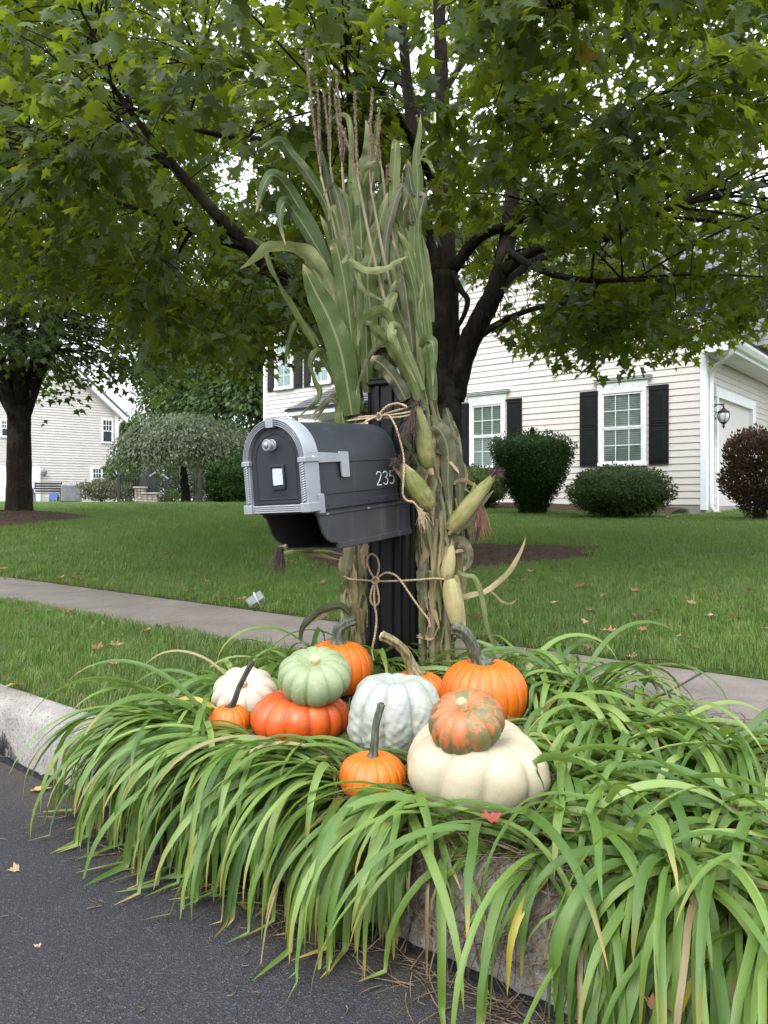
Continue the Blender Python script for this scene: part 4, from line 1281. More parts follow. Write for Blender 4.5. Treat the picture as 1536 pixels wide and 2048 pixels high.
def sprays(centers, roots, per, spread, size, rng, droop=(.3, 1.1), flat=.45):
    """Leaves round each twig end, laid in loose drooping layers."""
    n = len(centers); axis = norm(centers - roots)
    idx = np.repeat(np.arange(n), per)
    u = rng.uniform(-1.0, .35, len(idx))                    # along the twig
    off = rng.normal(size=(len(idx), 3)); off[:, 2] *= flat
    off = norm(off) * rng.uniform(.15, 1, len(idx))[:, None] * spread
    pos = centers[idx] + axis[idx] * (u * spread * 1.3)[:, None] + off
    out = axis[idx].copy(); out[:, 2] *= .3
    tip = norm(off) * .8 + out * .6 + np.stack([rng.normal(0, .25, len(idx)), rng.normal(0, .25, len(idx)), -rng.uniform(*droop, len(idx))], -1)
    nrm = np.stack([rng.normal(0, .45, len(idx)), rng.normal(0, .45, len(idx)), np.ones(len(idx))], -1) + out * .3
    sz = size * rng.uniform(.50, 1.22, len(idx))
    return pos, tip, nrm, sz, idx
pos, tip, nrm, sz, idx = sprays(tw_end, A, 23, .30, .108, rng)
tint = np.clip(rng.beta(2.2, 2.2, len(tw_end))[idx] * .55 + rng.uniform(0, .45, len(idx)), 0, .97)
tint[rng.random(len(tint)) < .006] = .995
turn = rng.random(len(tw_end)) < .015                      # a few sprays already turning
tint = np.where(turn[idx] & (rng.random(len(tint)) < .5), .995, tint)
# leaves off in the trunk corridor or below the floor are dropped
px = 768 + 1530 * pos[:, 0] / pos[:, 1]; py = 1000 - 1530 * (pos[:, 2] - EYE) / pos[:, 1]
keep = (pos[:, 1] > 2.9) & (pos[:, 2] > crown_floor(px, pos[:, 1]) - .32)
keep &= ~((np.abs(px - 890) < 55) & (py > 470) & (pos[:, 1] < 7.4))
def clear_of(line, wpx, Ymax, share):
    # boughs that stand free of leaves on their near side
    L_ = np.array(line, float); d = np.full(len(pos), 1e9)
    for a_, b_ in zip(L_[:-1], L_[1:]):
        t_ = np.clip(((px - a_[0]) * (b_[0] - a_[0]) + (py - a_[1]) * (b_[1] - a_[1])) / ((b_ - a_) ** 2).sum(), 0, 1)
        d = np.minimum(d, np.hypot(px - a_[0] - t_ * (b_[0] - a_[0]), py - a_[1] - t_ * (b_[1] - a_[1])))
    return ~((d < wpx) & (pos[:, 1] < Ymax) & (rng.random(len(pos)) < share))
for q in ((466, 345, 40, 62, .96), (1045, 600, 24, 40, .9), (1385, 612, 50, 46, .72), (1465, 510, 60, 60, .55)):
    keep &= ~((((px - q[0]) / q[2]) ** 2 + ((py - q[1]) / q[3]) ** 2 < 1) & (rng.random(len(pos)) < q[4]))
keep &= clear_of([(560, 555), (492, 488), (425, 420), (345, 328), (280, 248), (230, 180)], 24, 6.7, .93)
keep &= clear_of([(900, 780), (960, 640), (1012, 500), (1024, 400)], 34, 7.2, .93)
keep &= clear_of([(884, 180), (878, -10)], 24, 7.9, .95)
keep &= clear_of([(842, 390), (822, 240), (808, 60)], 24, 7.4, .9)
keep &= clear_of([(955, 478), (1010, 452)], 18, 7.0, .9)
keep &= clear_of([(1004, 545), (1070, 500)], 20, 7.0, .9)
seen, _, _ = in_view(pos, .08)
keep &= seen | (rng.random(len(pos)) < .30)               # thinner outside the frame
pos, tip, nrm, sz, tint = pos[keep], tip[keep], nrm[keep], sz[keep], tint[keep]
seen, _, _ = in_view(pos, -.01)
order = np.argsort(np.where(seen, sz / pos[:, 1], 0))[::-1]
big = order[:300]; rest = order[300:]
V0, F0 = leaf_shape('maple')
variants = []
for q in range(6):
    r_ = np.random.default_rng(q)
    Vq = V0.copy(); Vq[:, 2] += -.10 * r_.uniform(0, 1.5) * (Vq[:, 1] - .3) ** 2 - r_.uniform(0, .5) * Vq[:, 0] ** 2 + .1 * r_.normal() * Vq[:, 0]
    Vq[1:, :2] *= 1 + r_.normal(0, .05, (len(Vq) - 1, 1))
    me = arr_mesh('leaf', Vq, F0, {'tint': np.full(len(Vq), .0)}); me.materials.append(M['maple_leaf'])
    variants.append(me)
x_, y_, z_ = frames(pos[big], tip[big], nrm[big], sz[big])
for q in range(len(big)):
    s_ = sz[big[q]]
    o = ob('leaf', variants[q % 6], None, maple)
    p = pos[big[q]] - np.array(TREE)
    o.matrix_local = Matrix(((x_[q][0] * s_, y_[q][0] * s_, z_[q][0] * s_, p[0]), (x_[q][1] * s_, y_[q][1] * s_, z_[q][1] * s_, p[1]), (x_[q][2] * s_, y_[q][2] * s_, z_[q][2] * s_, p[2]), (0, 0, 0, 1)))
for part_, shp in ((rest[pos[rest][:, 1] < 6.9], 'maple'), (rest[pos[rest][:, 1] >= 6.9], 'lobed')):
    V, F, T_ = place_leaves(pos[part_] - np.array(TREE), tip[part_], nrm[part_], sz[part_], tint[part_], shp)
    ob('foliage', arr_mesh('foliage', V, F, {'tint': T_}), M['maple_leaf'], maple, kind='stuff')
print('maple leaves', len(pos))

# ---- generic trees -----------------------------------------------------------
def tree(name, base, height, crown_c, crown_r, trunk_r, n_clumps, per, leaf, kind, mat, seed, label, cat='tree', group=None, floor=None, forks=6, bark_m='bark_far', spread=.55, shell=.35, lean=(0, 0)):
    rng = np.random.default_rng(seed); base = Vector(base)
    tr = empty(name, base, label=label, category=cat)
    if group: tr['group'] = group
    cc = np.array(crown_c) - np.array(base); cr = np.array(crown_r)
    fork = cc[2] - cr[2] * .75
    tops = [(lean[0] * f, lean[1] * f, fork * f) for f in (0, .06, .3, .65, 1)]
    lm, P = limb_mesh([Vector(t_) for t_ in tops], [trunk_r * 1.55, trunk_r * 1.1, trunk_r * .95, trunk_r * .9, trunk_r * .85], 12, 5, .03)
    ob('trunk', lm, M[bark_m], tr, smooth=True)
    sk = [P[-2:]]
    top = Vector(tops[-1])
    for i in range(forks):
        a = 2 * math.pi * i / forks + rng.uniform(-.3, .3); e = rng.uniform(.25, .85)
        end = Vector((cc[0] + cr[0] * .72 * math.cos(a) * math.cos(e), cc[1] + cr[1] * .72 * math.sin(a) * math.cos(e), cc[2] + cr[2] * .85 * math.sin(e) * rng.uniform(.2, 1)))
        st = Vector((0, 0, fork * rng.uniform(.78, 1.0))) + Vector((lean[0], lean[1], 0)) * .9
        m1 = st.lerp(end, .35) + Vector((0, 0, .12 * cr[2])); m2 = st.lerp(end, .7) + Vector((0, 0, .10 * cr[2]))
        lm, P = limb_mesh([st, m1, m2, end], [trunk_r * .55, trunk_r * .42, trunk_r * .28, trunk_r * .10], 7, 6, .05)
        ob('branch', lm, M[bark_m], tr, smooth=True)
        sk.append(P[3:])
    lm, P = limb_mesh([top, top.lerp(Vector(cc), .6) + Vector((.1, 0, 0)), Vector(cc) + Vector((0, 0, cr[2] * .7))], [trunk_r * .75, trunk_r * .5, trunk_r * .12], 7, 6, .05)
    ob('branch', lm, M[bark_m], tr, smooth=True); sk.append(P[2:])
    sk = np.vstack(sk)
    C = sample_crown(n_clumps, rng, cc, cr, floor, shell)
    j = np.linalg.norm(C[:, None] - sk[None, :, :3], axis=2).argmin(1)
    A = sk[j, :3]; mid = (A + C) / 2; mid[:, 2] += .06 * cr[2]
    TV, TF = tube_batch(A, mid, C, np.full(len(C), trunk_r * .07), np.full(len(C), .004), 4, 4)
    ob('twigs', arr_mesh('twigs', TV, TF), M[bark_m], tr, kind='stuff')
    pos, tip, nrm, sz, idx = sprays(C, A, per, spread, leaf, rng)
    tint = np.clip(rng.random(len(C))[idx] * .5 + rng.uniform(0, .5, len(idx)), 0, .97)
    V, F, T_ = place_leaves(pos, tip, nrm, sz, tint, kind)
    ob('crown', arr_mesh('crown', V, F, {'tint': T_}), M[mat], tr, kind='stuff')
    return tr

# second maple on the left lawn
def left_floor(P, rng):
    Pw = P + np.array(TREE2)
    px = 768 + 1530 * Pw[:, 0] / Pw[:, 1]
    py = 1000 - 1530 * (Pw[:, 2] - EYE) / Pw[:, 1]
    yb = np.interp(px, [-400, 0, 60, 130, 200, 230, 300, 380, 440, 520, 580], [760, 745, 790, 805, 785, 775, 800, 800, 790, 770, 740])
    return (py < yb - rng.uniform(0, 30, len(P)))
tree('maple_tree', TREE2, 9.5, (TREE2.x - .3, TREE2.y, 6.0), (4.5, 4.4, 4.6), .215, 1350, 26, .124, 'lobed', 'maple_dark', 21,
     'dark dense maple with a thick straight trunk on the left lawn', floor=left_floor, forks=7, bark_m='bark', spread=.55, shell=.25)

# trees far behind
far = [
    # px, Y, height top py, half width px, label
    (455, 46, 470, 80, 'tall bright tree with bare stems close to the white house'),
    (395, 52, 560, 75, 'rounded tree behind the weeping tree crown'),
    (335, 60, 620, 60, 'pale tree above the middle of the metal fence'),
    (520, 40, 420, 70, 'tall tree rising past the left corner of the white house'),
    (258, 70, 835, 26, 'small round tree in the gap beside the beige house'),
    (610, 55, 380, 90, 'tall tree whose crown shows over the white house roof'),
]
for i, (px_, Yt, pt, hw, lab) in enumerate(far):
    b = ground_at(px_, Yt)
    zt = EYE + (1000 - pt) / 1530 * Yt
    rx = hw / 1530 * Yt; zc = b.z + (zt - b.z) * .60; rz = (zt - b.z) * .42
    tree('tree', b, zt, (b.x, b.y, zc), (rx * 1.1, rx * 1.1, rz), .16 + .004 * Yt * .5, 430, 26, .32 + .0008 * Yt, 'oval', 'tree_far', 40 + i, lab, group='trees behind the gardens', forks=5, spread=.9, shell=.2)
# a belt of tall evergreen hedge behind the fence
hb = np.random.default_rng(77)
def shrub(name, base, shape, n, leaf, kind, mat, seed, label, cat='shrub', group=None, stems=5, top_mat=None, inner=.55, up=.6, clip=False):
    """shape(dirs, rng) -> points of the surface for unit directions; leaves fill the outer shell, stems inside."""
    rng = np.random.default_rng(seed); base = Vector(base)
    sh = empty(name, base, label=label, category=cat)
    if group: sh['group'] = group
    d = norm(rng.normal(size=(n, 3)))
    S = shape(d, rng)
    c = S.mean(0)
    f = rng.uniform(inner ** 2, 1, n) ** .5
    pos = c + (S - c) * f[:, None]
    pos[:, 2] = np.maximum(pos[:, 2], .01)
    out = norm(S - c)
    tip = out * .8 + np.array([0, 0, up]) + rng.normal(0, .45, (n, 3))
    nrm = out + rng.normal(0, .5, (n, 3))
    if clip:                                        # sheared: leaves lie along the surface
        tip = rng.normal(0, 1, (n, 3)) + out * .35 + np.array([0, 0, .3]); nrm = out + rng.normal(0, .35, (n, 3))
    sz = leaf * rng.uniform(.6, 1.25, n)
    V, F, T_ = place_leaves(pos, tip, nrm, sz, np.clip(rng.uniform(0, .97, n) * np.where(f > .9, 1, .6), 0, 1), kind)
    ob('foliage', arr_mesh('foliage', V, F, {'tint': T_}), M[mat], sh, kind='stuff')
    if clip:                                        # the dense, leafless-looking heart of a clipped bush
        nu, nv = 40, 24
        th = np.repeat(np.linspace(0, 2 * np.pi, nu, endpoint=False), nv); zz = np.tile(np.sin(np.linspace(-1.45, 1.45, nv)), nu)
        D = np.stack([np.cos(th) * np.sqrt(1 - zz ** 2), np.sin(th) * np.sqrt(1 - zz ** 2), zz], -1)
        Q = shape(D, np.random.default_rng(seed)); Q = c + (Q - c) * .86; Q[:, 2] = np.maximum(Q[:, 2], 0)
        ii = np.arange(nu * nv).reshape(nu, nv); jj = np.roll(ii, -1, 0)
        FF = np.stack([ii[:, :-1], jj[:, :-1], jj[:, 1:], ii[:, 1:]], -1).reshape(-1, 4)
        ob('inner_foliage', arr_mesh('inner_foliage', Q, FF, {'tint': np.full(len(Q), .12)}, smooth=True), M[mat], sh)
    for i in range(stems):
        a = rng.uniform(0, 6.28); k = rng.integers(0, n)
        e = c + (S[k] - c) * .75
        st = MB().tube([(.06 * math.cos(a), .06 * math.sin(a), -.03), (e[0] * .3, e[1] * .3, max(.05, e[2] * .5)), tuple(e)], [.022, .016, .006], 6)
        ob('stem', st, M['bark_far'], sh)
    return sh
def dome(rx, ry, h, lump=.08, power=1.0, base=.0):
    def fn(d, rng):
        ph = rng.uniform(0, 6.28, 6)
        l = 1 + lump * (np.sin(d[:, 0] * 5 + ph[0]) * np.sin(d[:, 1] * 5 + ph[1]) + np.sin(d[:, 2] * 7 + ph[2]) * .7 + .5 * np.sin(d[:, 0] * 13 + ph[3]) * np.sin(d[:, 2] * 11 + ph[4]))
        z = d[:, 2]
        sgn = np.sign(z) * np.abs(z) ** power
        r = np.sqrt(np.maximum(0, 1 - np.abs(sgn) ** 2.6))
        hd = norm(d[:, :2])
        return np.stack([hd[:, 0] * rx * r * l, hd[:, 1] * ry * r * l, base + h * (.5 + .5 * sgn * l)], -1)
    return fn
for i, px_ in enumerate((246, 286, 330, 374, 418, 462, 506)):
    b = ground_at(px_, 37 + (i % 2) * 1.5)
    shrub('hedge_bush', b, dome(.85, .8, 2.4 + .5 * (i % 3), .16), 2600, .17, 'oval', 'maple_dark' if i % 2 else 'tree_far', 60 + i,
          'tall leafy bush in the hedge behind the black fence', 'hedge', 'bushes of the hedge behind the fence', 3)
# weeping tree
wb = ground_at(372, 24.5)
wp = empty('weeping_tree', wb, label='grey green weeping tree with a mushroom shaped crown on the far lawn', category='tree')
lm, _ = limb_mesh([Vector((0, 0, 0)), Vector((.0, 0, .15)), Vector((-.06, 0, .8)), Vector((-.08, 0, 1.6))], [.20, .15, .125, .12], 12, 6, .04)
ob('trunk', lm, M['bark'], wp, smooth=True)
rng = np.random.default_rng(91)
for i in range(9):
    a = i * .7
    e = Vector((1.5 * math.cos(a) - .2, 1.5 * math.sin(a), 2.25 + .2 * math.sin(i * 2.2)))
    lm, _ = limb_mesh([Vector((-.08, 0, 1.45)), Vector((e.x * .4, e.y * .4, 2.25)), e, e + Vector((.5 * math.cos(a), .5 * math.sin(a), -.35))], [.06, .045, .03, .012], 6, 5)
    ob('branch', lm, M['bark'], wp, smooth=True)
nst = 1700
a = rng.uniform(0, 6.28, nst); rr_ = np.sqrt(rng.random(nst)); wob = 1 + .12 * np.sin(a * 3 + 1) + .08 * np.sin(a * 7)
sx, sy = 2.1 * rr_ * np.cos(a) * wob - .05, 2.1 * rr_ * np.sin(a) * wob
sz_ = 1.35 + 1.45 * np.sqrt(np.maximum(0, 1 - (rr_ * .93) ** 2)) + rng.uniform(-.22, .16, nst)
ln = rng.uniform(.35, .95, nst) * (0.6 + .6 * rr_)
P_, Tp, Nn = [], [], []
per = 13
for k_ in range(per):
    f = k_ / (per - 1)
    zz = np.maximum(sz_ - ln * f, .62 + rng.uniform(0, .3, nst))
    ox = sx + (.30 * f) * np.cos(a) * rr_ + rng.normal(0, .05, nst); oy = sy + (.30 * f) * np.sin(a) * rr_ + rng.normal(0, .05, nst)
    P_.append(np.stack([ox, oy, zz], -1))
    Tp.append(np.stack([rng.normal(0, .5, nst) + .3 * np.cos(a), rng.normal(0, .5, nst) + .3 * np.sin(a), -rng.uniform(.5, 1.3, nst)], -1))
    Nn.append(np.stack([np.cos(a), np.sin(a), np.full(nst, .8)], -1) + rng.normal(0, .4, (nst, 3)))
P_, Tp, Nn = np.vstack(P_), np.vstack(Tp), np.vstack(Nn)
V, F, T_ = place_leaves(P_, Tp, Nn, .115 * rng.uniform(.6, 1.3, len(P_)), rng.uniform(0, .97, len(P_)), 'oval')
ob('crown', arr_mesh('crown', V, F, {'tint': T_}), M['weeping_leaf'], wp, kind='stuff')
# conifers right of it
for px_, Yt, w_, h_, lab in ((440, 22.5, .42, 1.30, 'rounded dark conifer under the weeping tree edge'), (482, 21.5, .55, 1.36, 'rounded dark conifer close behind the mailbox front')):
    shrub('conifer_shrub', ground_at(px_, Yt), dome(w_, w_, h_, .10), 9000, .075, 'oval', 'yew', int(px_), lab, 'shrub', None, 3, clip=True)
shrub('shrub', ground_at(205, 33.0), dome(.95, .7, 1.0, .25), 2600, .12, 'oval', 'grey_shrub', 5, 'loose greyish brown shrub below the beige house window', 'shrub', None, 8, up=1.2)
shrub('shrub', ground_at(343, 29.2), dome(.32, .3, .5, .1), 700, .07, 'oval', 'box', 6, 'small round green shrub by the gate posts', 'shrub')
# shrubs along the white house
def vase(rx, ry, h):
    def fn(d, rng):
        z = d[:, 2] * .5 + .5
        zz = np.clip(z * 1.15 - .05, 0, 1)
        prof = .30 + .70 * np.sin(np.clip(zz * 1.30, 0, 1) * np.pi / 2) ** 1.25
        prof *= np.where(zz > .80, np.sqrt(np.maximum(0, 1 - ((zz - .80) / .20) ** 2.4)), 1) 
        hd = norm(d[:, :2]); an = np.arctan2(hd[:, 1], hd[:, 0])
        l = 1 + .04 * np.sin(an * 4 + 2) + .04 * np.sin(zz * 9 + an * 2)
        inr = np.where(zz > .985, np.sqrt(rng.random(len(d))), 1)
        return np.stack([hd[:, 0] * rx * prof * l * inr, hd[:, 1] * ry * prof * l * inr, h * zz * (1 + .02 * np.sin(an * 5))], -1)
    return fn
def on_house(x, y):
    p = HM @ Vector((x, y, 0)); p.z = gz1(p.x, p.y) + .04; return p
def at_px(px, Y):
    p = W(px, 1000, Y); p.z = gz1(p.x, p.y) + .03; return p
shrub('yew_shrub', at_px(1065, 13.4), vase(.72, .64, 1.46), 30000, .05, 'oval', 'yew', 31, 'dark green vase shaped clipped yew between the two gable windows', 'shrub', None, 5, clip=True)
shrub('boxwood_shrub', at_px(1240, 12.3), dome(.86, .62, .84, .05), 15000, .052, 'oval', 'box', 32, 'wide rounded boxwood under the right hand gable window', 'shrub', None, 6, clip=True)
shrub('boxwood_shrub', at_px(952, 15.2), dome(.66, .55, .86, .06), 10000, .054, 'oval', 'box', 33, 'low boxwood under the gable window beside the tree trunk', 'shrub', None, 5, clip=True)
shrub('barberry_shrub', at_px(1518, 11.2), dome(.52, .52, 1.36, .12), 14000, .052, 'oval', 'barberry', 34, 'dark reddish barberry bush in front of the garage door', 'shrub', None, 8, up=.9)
# ------------------------------------------------------------------ mailbox on its post
POST = Vector((.037, 3.0, 0)); POST.z = gz1(POST.x, POST.y)
mailbox = empty('mailbox', POST, (0, 0, R(-32)), label='charcoal mailbox with silver trim and number 235 on a black post', category='mailbox')
BX = Matrix.Translation((0, -.69, .91 - POST.z)) @ Matrix.Rotation(R(4.0), 4, 'X') @ Matrix.Rotation(R(-2.3), 4, 'Y')
# box frame: x across (right hand side faces the camera), y from the front to the back, z up
ZS, BL = .163, .545
def arch(hw, z0, n=20, asp=1.06):
    pts = [(-hw, z0), (hw, z0), (hw, ZS)]
    pts += [(hw * math.cos(a), ZS + hw * asp * math.sin(a)) for a in np.linspace(0, math.pi, n)[1:-1]]
    return pts + [(-hw, ZS)]
def loops(ls, cap0=True, cap1=True, m=BX):
    """ls: list of (outline, y); bridged."""
    o = MB(); n = len(ls[0][0])
    for pts, y in ls:
        o.v += [tuple(m @ Vector((x, y, z))) for x, z in pts]
    for i in range(len(ls) - 1):
        for j in range(n):
            j2 = (j + 1) % n
            o.f.append((i * n + j, i * n + j2, (i + 1) * n + j2, (i + 1) * n + j))
    if cap0: o.f.append(tuple(range(n - 1, -1, -1)))
    if cap1: o.f.append(tuple((len(ls) - 1) * n + j for j in range(n)))
    return o
def body_outline(sc=1.0, dz=0.0):
    right = [(.1175, .0), (.1175, .020), (.1135, .022), (.1135, .044), (.1155, .047), (.1155, .146), (.1175, .149), (.1175, ZS)]
    top = [(.1175 * math.cos(a), ZS + .1175 * 1.06 * math.sin(a)) for a in np.linspace(0, math.pi, 30)[1:-1]]
    left = [(-x, z) for x, z in reversed(right)]
    return [(x * sc, (z - .13) * sc + .13) for x, z in right + top + left]
ob('body', loops([(body_outline(), .02), (body_outline(), BL - .012), (body_outline(.985), BL - .004), (body_outline(.95), BL)]), M['charcoal'], mailbox, smooth=True, autosmooth=28)
for yy in (.06, .10, .335, .455):
    ob('screw_hole', MB().lathe([(.0032, 0), (.0032, .001)], 8, BX @ Matrix.Translation((.1177, yy, .010)) @ Matrix.Rotation(R(90), 4, 'Y')), M['dark_hole'], mailbox)
# door
dl = [(arch(.101, .018), .012), (arch(.101, .018), -.001), (arch(.099, .020), -.003), (arch(.083, .040), -.003), (arch(.0815, .0415), -.0055), (arch(.0795, .0435), -.0055), (arch(.078, .045), -.003), (arch(.040, .08), -.0035)]
door = ob('door', loops(dl), M['charcoal'], mailbox, smooth=True, autosmooth=25)
kn = BX @ Matrix.Translation((-.008, -.003, .214)) @ Matrix.Rotation(R(90), 4, 'X')
def bead_disc(z0, r):
    return [(r * .8, z0), (r, z0 + .001), (r, z0 + .0035), (r * .86, z0 + .005), (r * .80, z0 + .0042), (r * .55, z0 + .0045)]
ob('knob', MB().lathe(bead_disc(0, .0185) + [(.008, .007), (.0065, .016), (.008, .022)] + bead_disc(.024, .0185) + [(.0095, .029), (.0085, .0335), (.005, .0365), (.0, .0375)], 28, kn), M['silver'], door, smooth=True, autosmooth=35)
bd = MB()
for z0 in (.0048, .0288):
    for i in range(26):
        a = 2 * math.pi * i / 26
        bd.box((.0158 * math.cos(a), .0158 * math.sin(a), z0), (.0022, .0022, .0016), kn)
ob('knob_beading', bd, M['silver'], door, kind='stuff')
def rrect(cx, cz, w, h, r, n=5):
    pts = []
    for sx, sz, a0 in ((1, -1, -90), (1, 1, 0), (-1, 1, 90), (-1, -1, 180)):
        for a in np.linspace(a0, a0 + 90, n):
            pts.append((cx + sx * (w / 2 - r) + r * math.cos(R(a)), cz + sz * (h / 2 - r) + r * math.sin(R(a))))
    return pts
ob('label_frame', loops([(rrect(.008, .112, .060, .080, .007), -.003), (rrect(.008, .112, .058, .078, .007), -.0105), (rrect(.008, .112, .046, .066, .004), -.011), (rrect(.008, .112, .043, .063, .003), -.0045)]), M['charcoal'], door, smooth=True, autosmooth=30)
st = [(-.0125, .0865), (.0275, .0885), (.0272, .1385), (-.0125, .1405), (-.0135, .112)]
ob('label_sticker', MB().prism(st, -.0062, -.0046, BX), M['sticker'], door)
ob('sticker_crease', MB().tube([BX @ Vector((-.012 + .039 * t, -.0063, .1245 - .006 * math.sin(math.pi * t))) for t in np.linspace(0, 1, 10)], .0004, 4), M['grey_metal'], door)
def text_mesh(txt, size, ext, width=1.0):
    cu = bpy.data.curves.new('lettering', 'FONT'); cu.body = txt; cu.size = size; cu.extrude = ext; cu.align_x = 'CENTER'; cu.resolution_u = 3
    t = bpy.data.objects.new('lettering_source', cu)
    COL.objects.link(t)
    dg = bpy.context.evaluated_depsgraph_get()
    me = bpy.data.meshes.new_from_object(t.evaluated_get(dg))
    bpy.data.objects.remove(t)
    me.transform(Matrix.Diagonal((width, 1, 1, 1)))
    return me
for txt, sz_, zt in (('U.S. MAIL', .021, .050), ('APPROVED BY THE POSTMASTER GENERAL', .0085, .0255)):
    me = text_mesh(txt, sz_, .0006)
    me.transform(BX @ Matrix.Translation((.002, -.0035, zt)) @ Matrix.Rotation(R(90), 4, 'X'))
    me.name = 'lettering'
    ob('lettering', me, M['charcoal'], door)
# silver arch of four reeds, keystone, capitals, twisted columns, base blocks and sill
def ring():
    prof = [(.1265, .055), (.1265, -.010)]
    r0, r1 = .1255, .1025
    for i in range(4):
        a = r0 - (r0 - r1) * i / 4; b = r0 - (r0 - r1) * (i + 1) / 4; w_ = a - b
        prof += [(a - w_ * .06, -.0125), (a - w_ * .20, -.0155), (a - w_ * .52, -.0155), (a - w_ * .66, -.0125), (a - w_ * .70, -.0030), (b + w_ * .03, -.0030)]
    prof += [(.1015, -.010), (.1010, .03)]
    m = MB(); n = 40; k = len(prof)
    for i in range(n + 1):
        a = math.pi * i / n
        for r, y in prof:
            m.v.append(tuple(BX @ Vector((r * math.cos(a), y, ZS + r * 1.06 * math.sin(a)))))
    for i in range(n):
        for j in range(k - 1):
            m.f.append((i * k + j, (i + 1) * k + j, (i + 1) * k + j + 1, i * k + j + 1))
    m.f.append(tuple(range(k))); m.f.append(tuple(n * k + j for j in range(k - 1, -1, -1)))
    return m
ob('arch_trim', ring(), M['silver'], mailbox, smooth=True, autosmooth=35)
ob('keystone', MB().prism([(-.0165, .298), (.0165, .298), (.0135, .268), (-.0135, .268)], -.021, .058, BX), M['silver'], mailbox)
for sx in (-1, 1):
    ob('capital', MB().box((sx * .1145, .019, .160), (.032, .076, .017), BX, .0025), M['silver'], mailbox)
    ob('column', MB().box((sx * .114, .021, .088), (.025, .068, .128), BX, .002), M['silver'], mailbox)
    rp = MB()
    for ph in (0, math.pi):
        rp.tube([BX @ Vector((sx * .1135 + .0042 * math.cos(16 * 2 * math.pi * t * .5 + ph), -.0145 + .0035 * math.sin(16 * 2 * math.pi * t * .5 + ph), .030 + .120 * t)) for t in np.linspace(0, 1, 90)], .0032, 6)
    ob('twisted_reed', rp, M['silver'], mailbox, smooth=True)
    for q in (-.0105, .0105):
        ob('column_bead', MB().tube([BX @ Vector((sx * .1135 + q, -.0125, .028)), BX @ Vector((sx * .1135 + q, -.0125, .151))], .0016, 5), M['silver'], mailbox)
    ob('base_block', MB().box((sx * .116, .018, .013), (.034, .078, .030), BX, .0025), M['silver'], mailbox)
ob('side_block', MB().box((.1225, .050, .020), (.020, .030, .062), BX, .0025), M['silver'], mailbox)
sill = MB()
for i in range(4):
    sill.tube([BX @ Vector((-.10, -.012, .0025 + i * .0062)), BX @ Vector((.10, -.012, .0025 + i * .0062))], .0024, 7)
sill.box((0, .015, .012), (.200, .050, .024), BX)
ob('sill_trim', sill, M['silver'], mailbox, smooth=True, autosmooth=40)
flag_poly = [(.010, .152), (.010, .178), (.016, .183), (.168, .177), (.172, .182), (.218, .181), (.222, .177), (.222, .102), (.218, .098), (.182, .098), (.178, .102), (.176, .149), (.016, .149)]
FM = BX @ Matrix(((0, 1, 0, .1205), (1, 0, 0, 0), (0, 0, 1, 0), (0, 0, 0, 1)))
flag = ob('flag', MB().prism(flag_poly, 0.0, .005, FM), M['silver'], mailbox)
for (yy, zz, r_) in ((.030, .166, .0062), (.041, .1445, .0042)):
    ob('bolt', MB().lathe([(r_, 0), (r_, .0015), (r_ * .8, .004), (r_ * .3, .0052), (0, .0054)], 12, BX @ Matrix.Translation((.1252 if zz > .15 else .119, yy, zz)) @ Matrix.Rotation(R(90), 4, 'Y')), M['chrome'], flag if zz > .15 else mailbox, smooth=True)
# numerals
DG = {'2': [(.02, .80), (.10, .93), (.28, 1.0), (.48, .98), (.62, .86), (.64, .70), (.54, .52), (.30, .26), (.02, .02), (.02, .0), (.66, .0)],
      '3': [(.04, .86), (.18, .97), (.36, 1.0), (.54, .94), (.62, .80), (.58, .64), (.44, .55), (.28, .53), (.46, .51), (.62, .40), (.66, .25), (.58, .09), (.38, .0), (.18, .02), (.02, .13)],
      '5': [(.60, 1.0), (.16, 1.0), (.08, .56), (.22, .64), (.42, .64), (.58, .54), (.66, .34), (.60, .13), (.42, .01), (.20, .01), (.03, .11)]}
def stroke(path, w, m):
    P = np.array(path); o = MB(); n = len(P)
    for i in range(n):
        t = P[min(i + 1, n - 1)] - P[max(i - 1, 0)]; t = t / np.linalg.norm(t); nn = np.array([-t[1], t[0]])
        for sgn in (-1, 1):
            q = P[i] + nn * sgn * w / 2
            for d in (0, .0012):
                o.v.append(tuple(m @ Vector((d, q[0], q[1]))))
    for i in range(n - 1):
        a, b = i * 4, i * 4 + 4
        o.f += [(a + 1, a + 3, b + 3, b + 1), (a, b, b + 2, a + 2), (a, a + 1, b + 1, b), (a + 2, b + 2, b + 3, a + 3)]
    o.f += [(0, 2, 3, 1), (n * 4 - 4, n * 4 - 3, n * 4 - 1, n * 4 - 2)]
    return o
for i, d_ in enumerate('235'):
    pth = [(.398 + .043 * i + x * .047, .060 + z * .047) for x, z in DG[d_]]
    ob('house_digit', stroke(pth, .0031, BX @ Matrix.Translation((.1157, 0, 0))), M['digit'], mailbox)
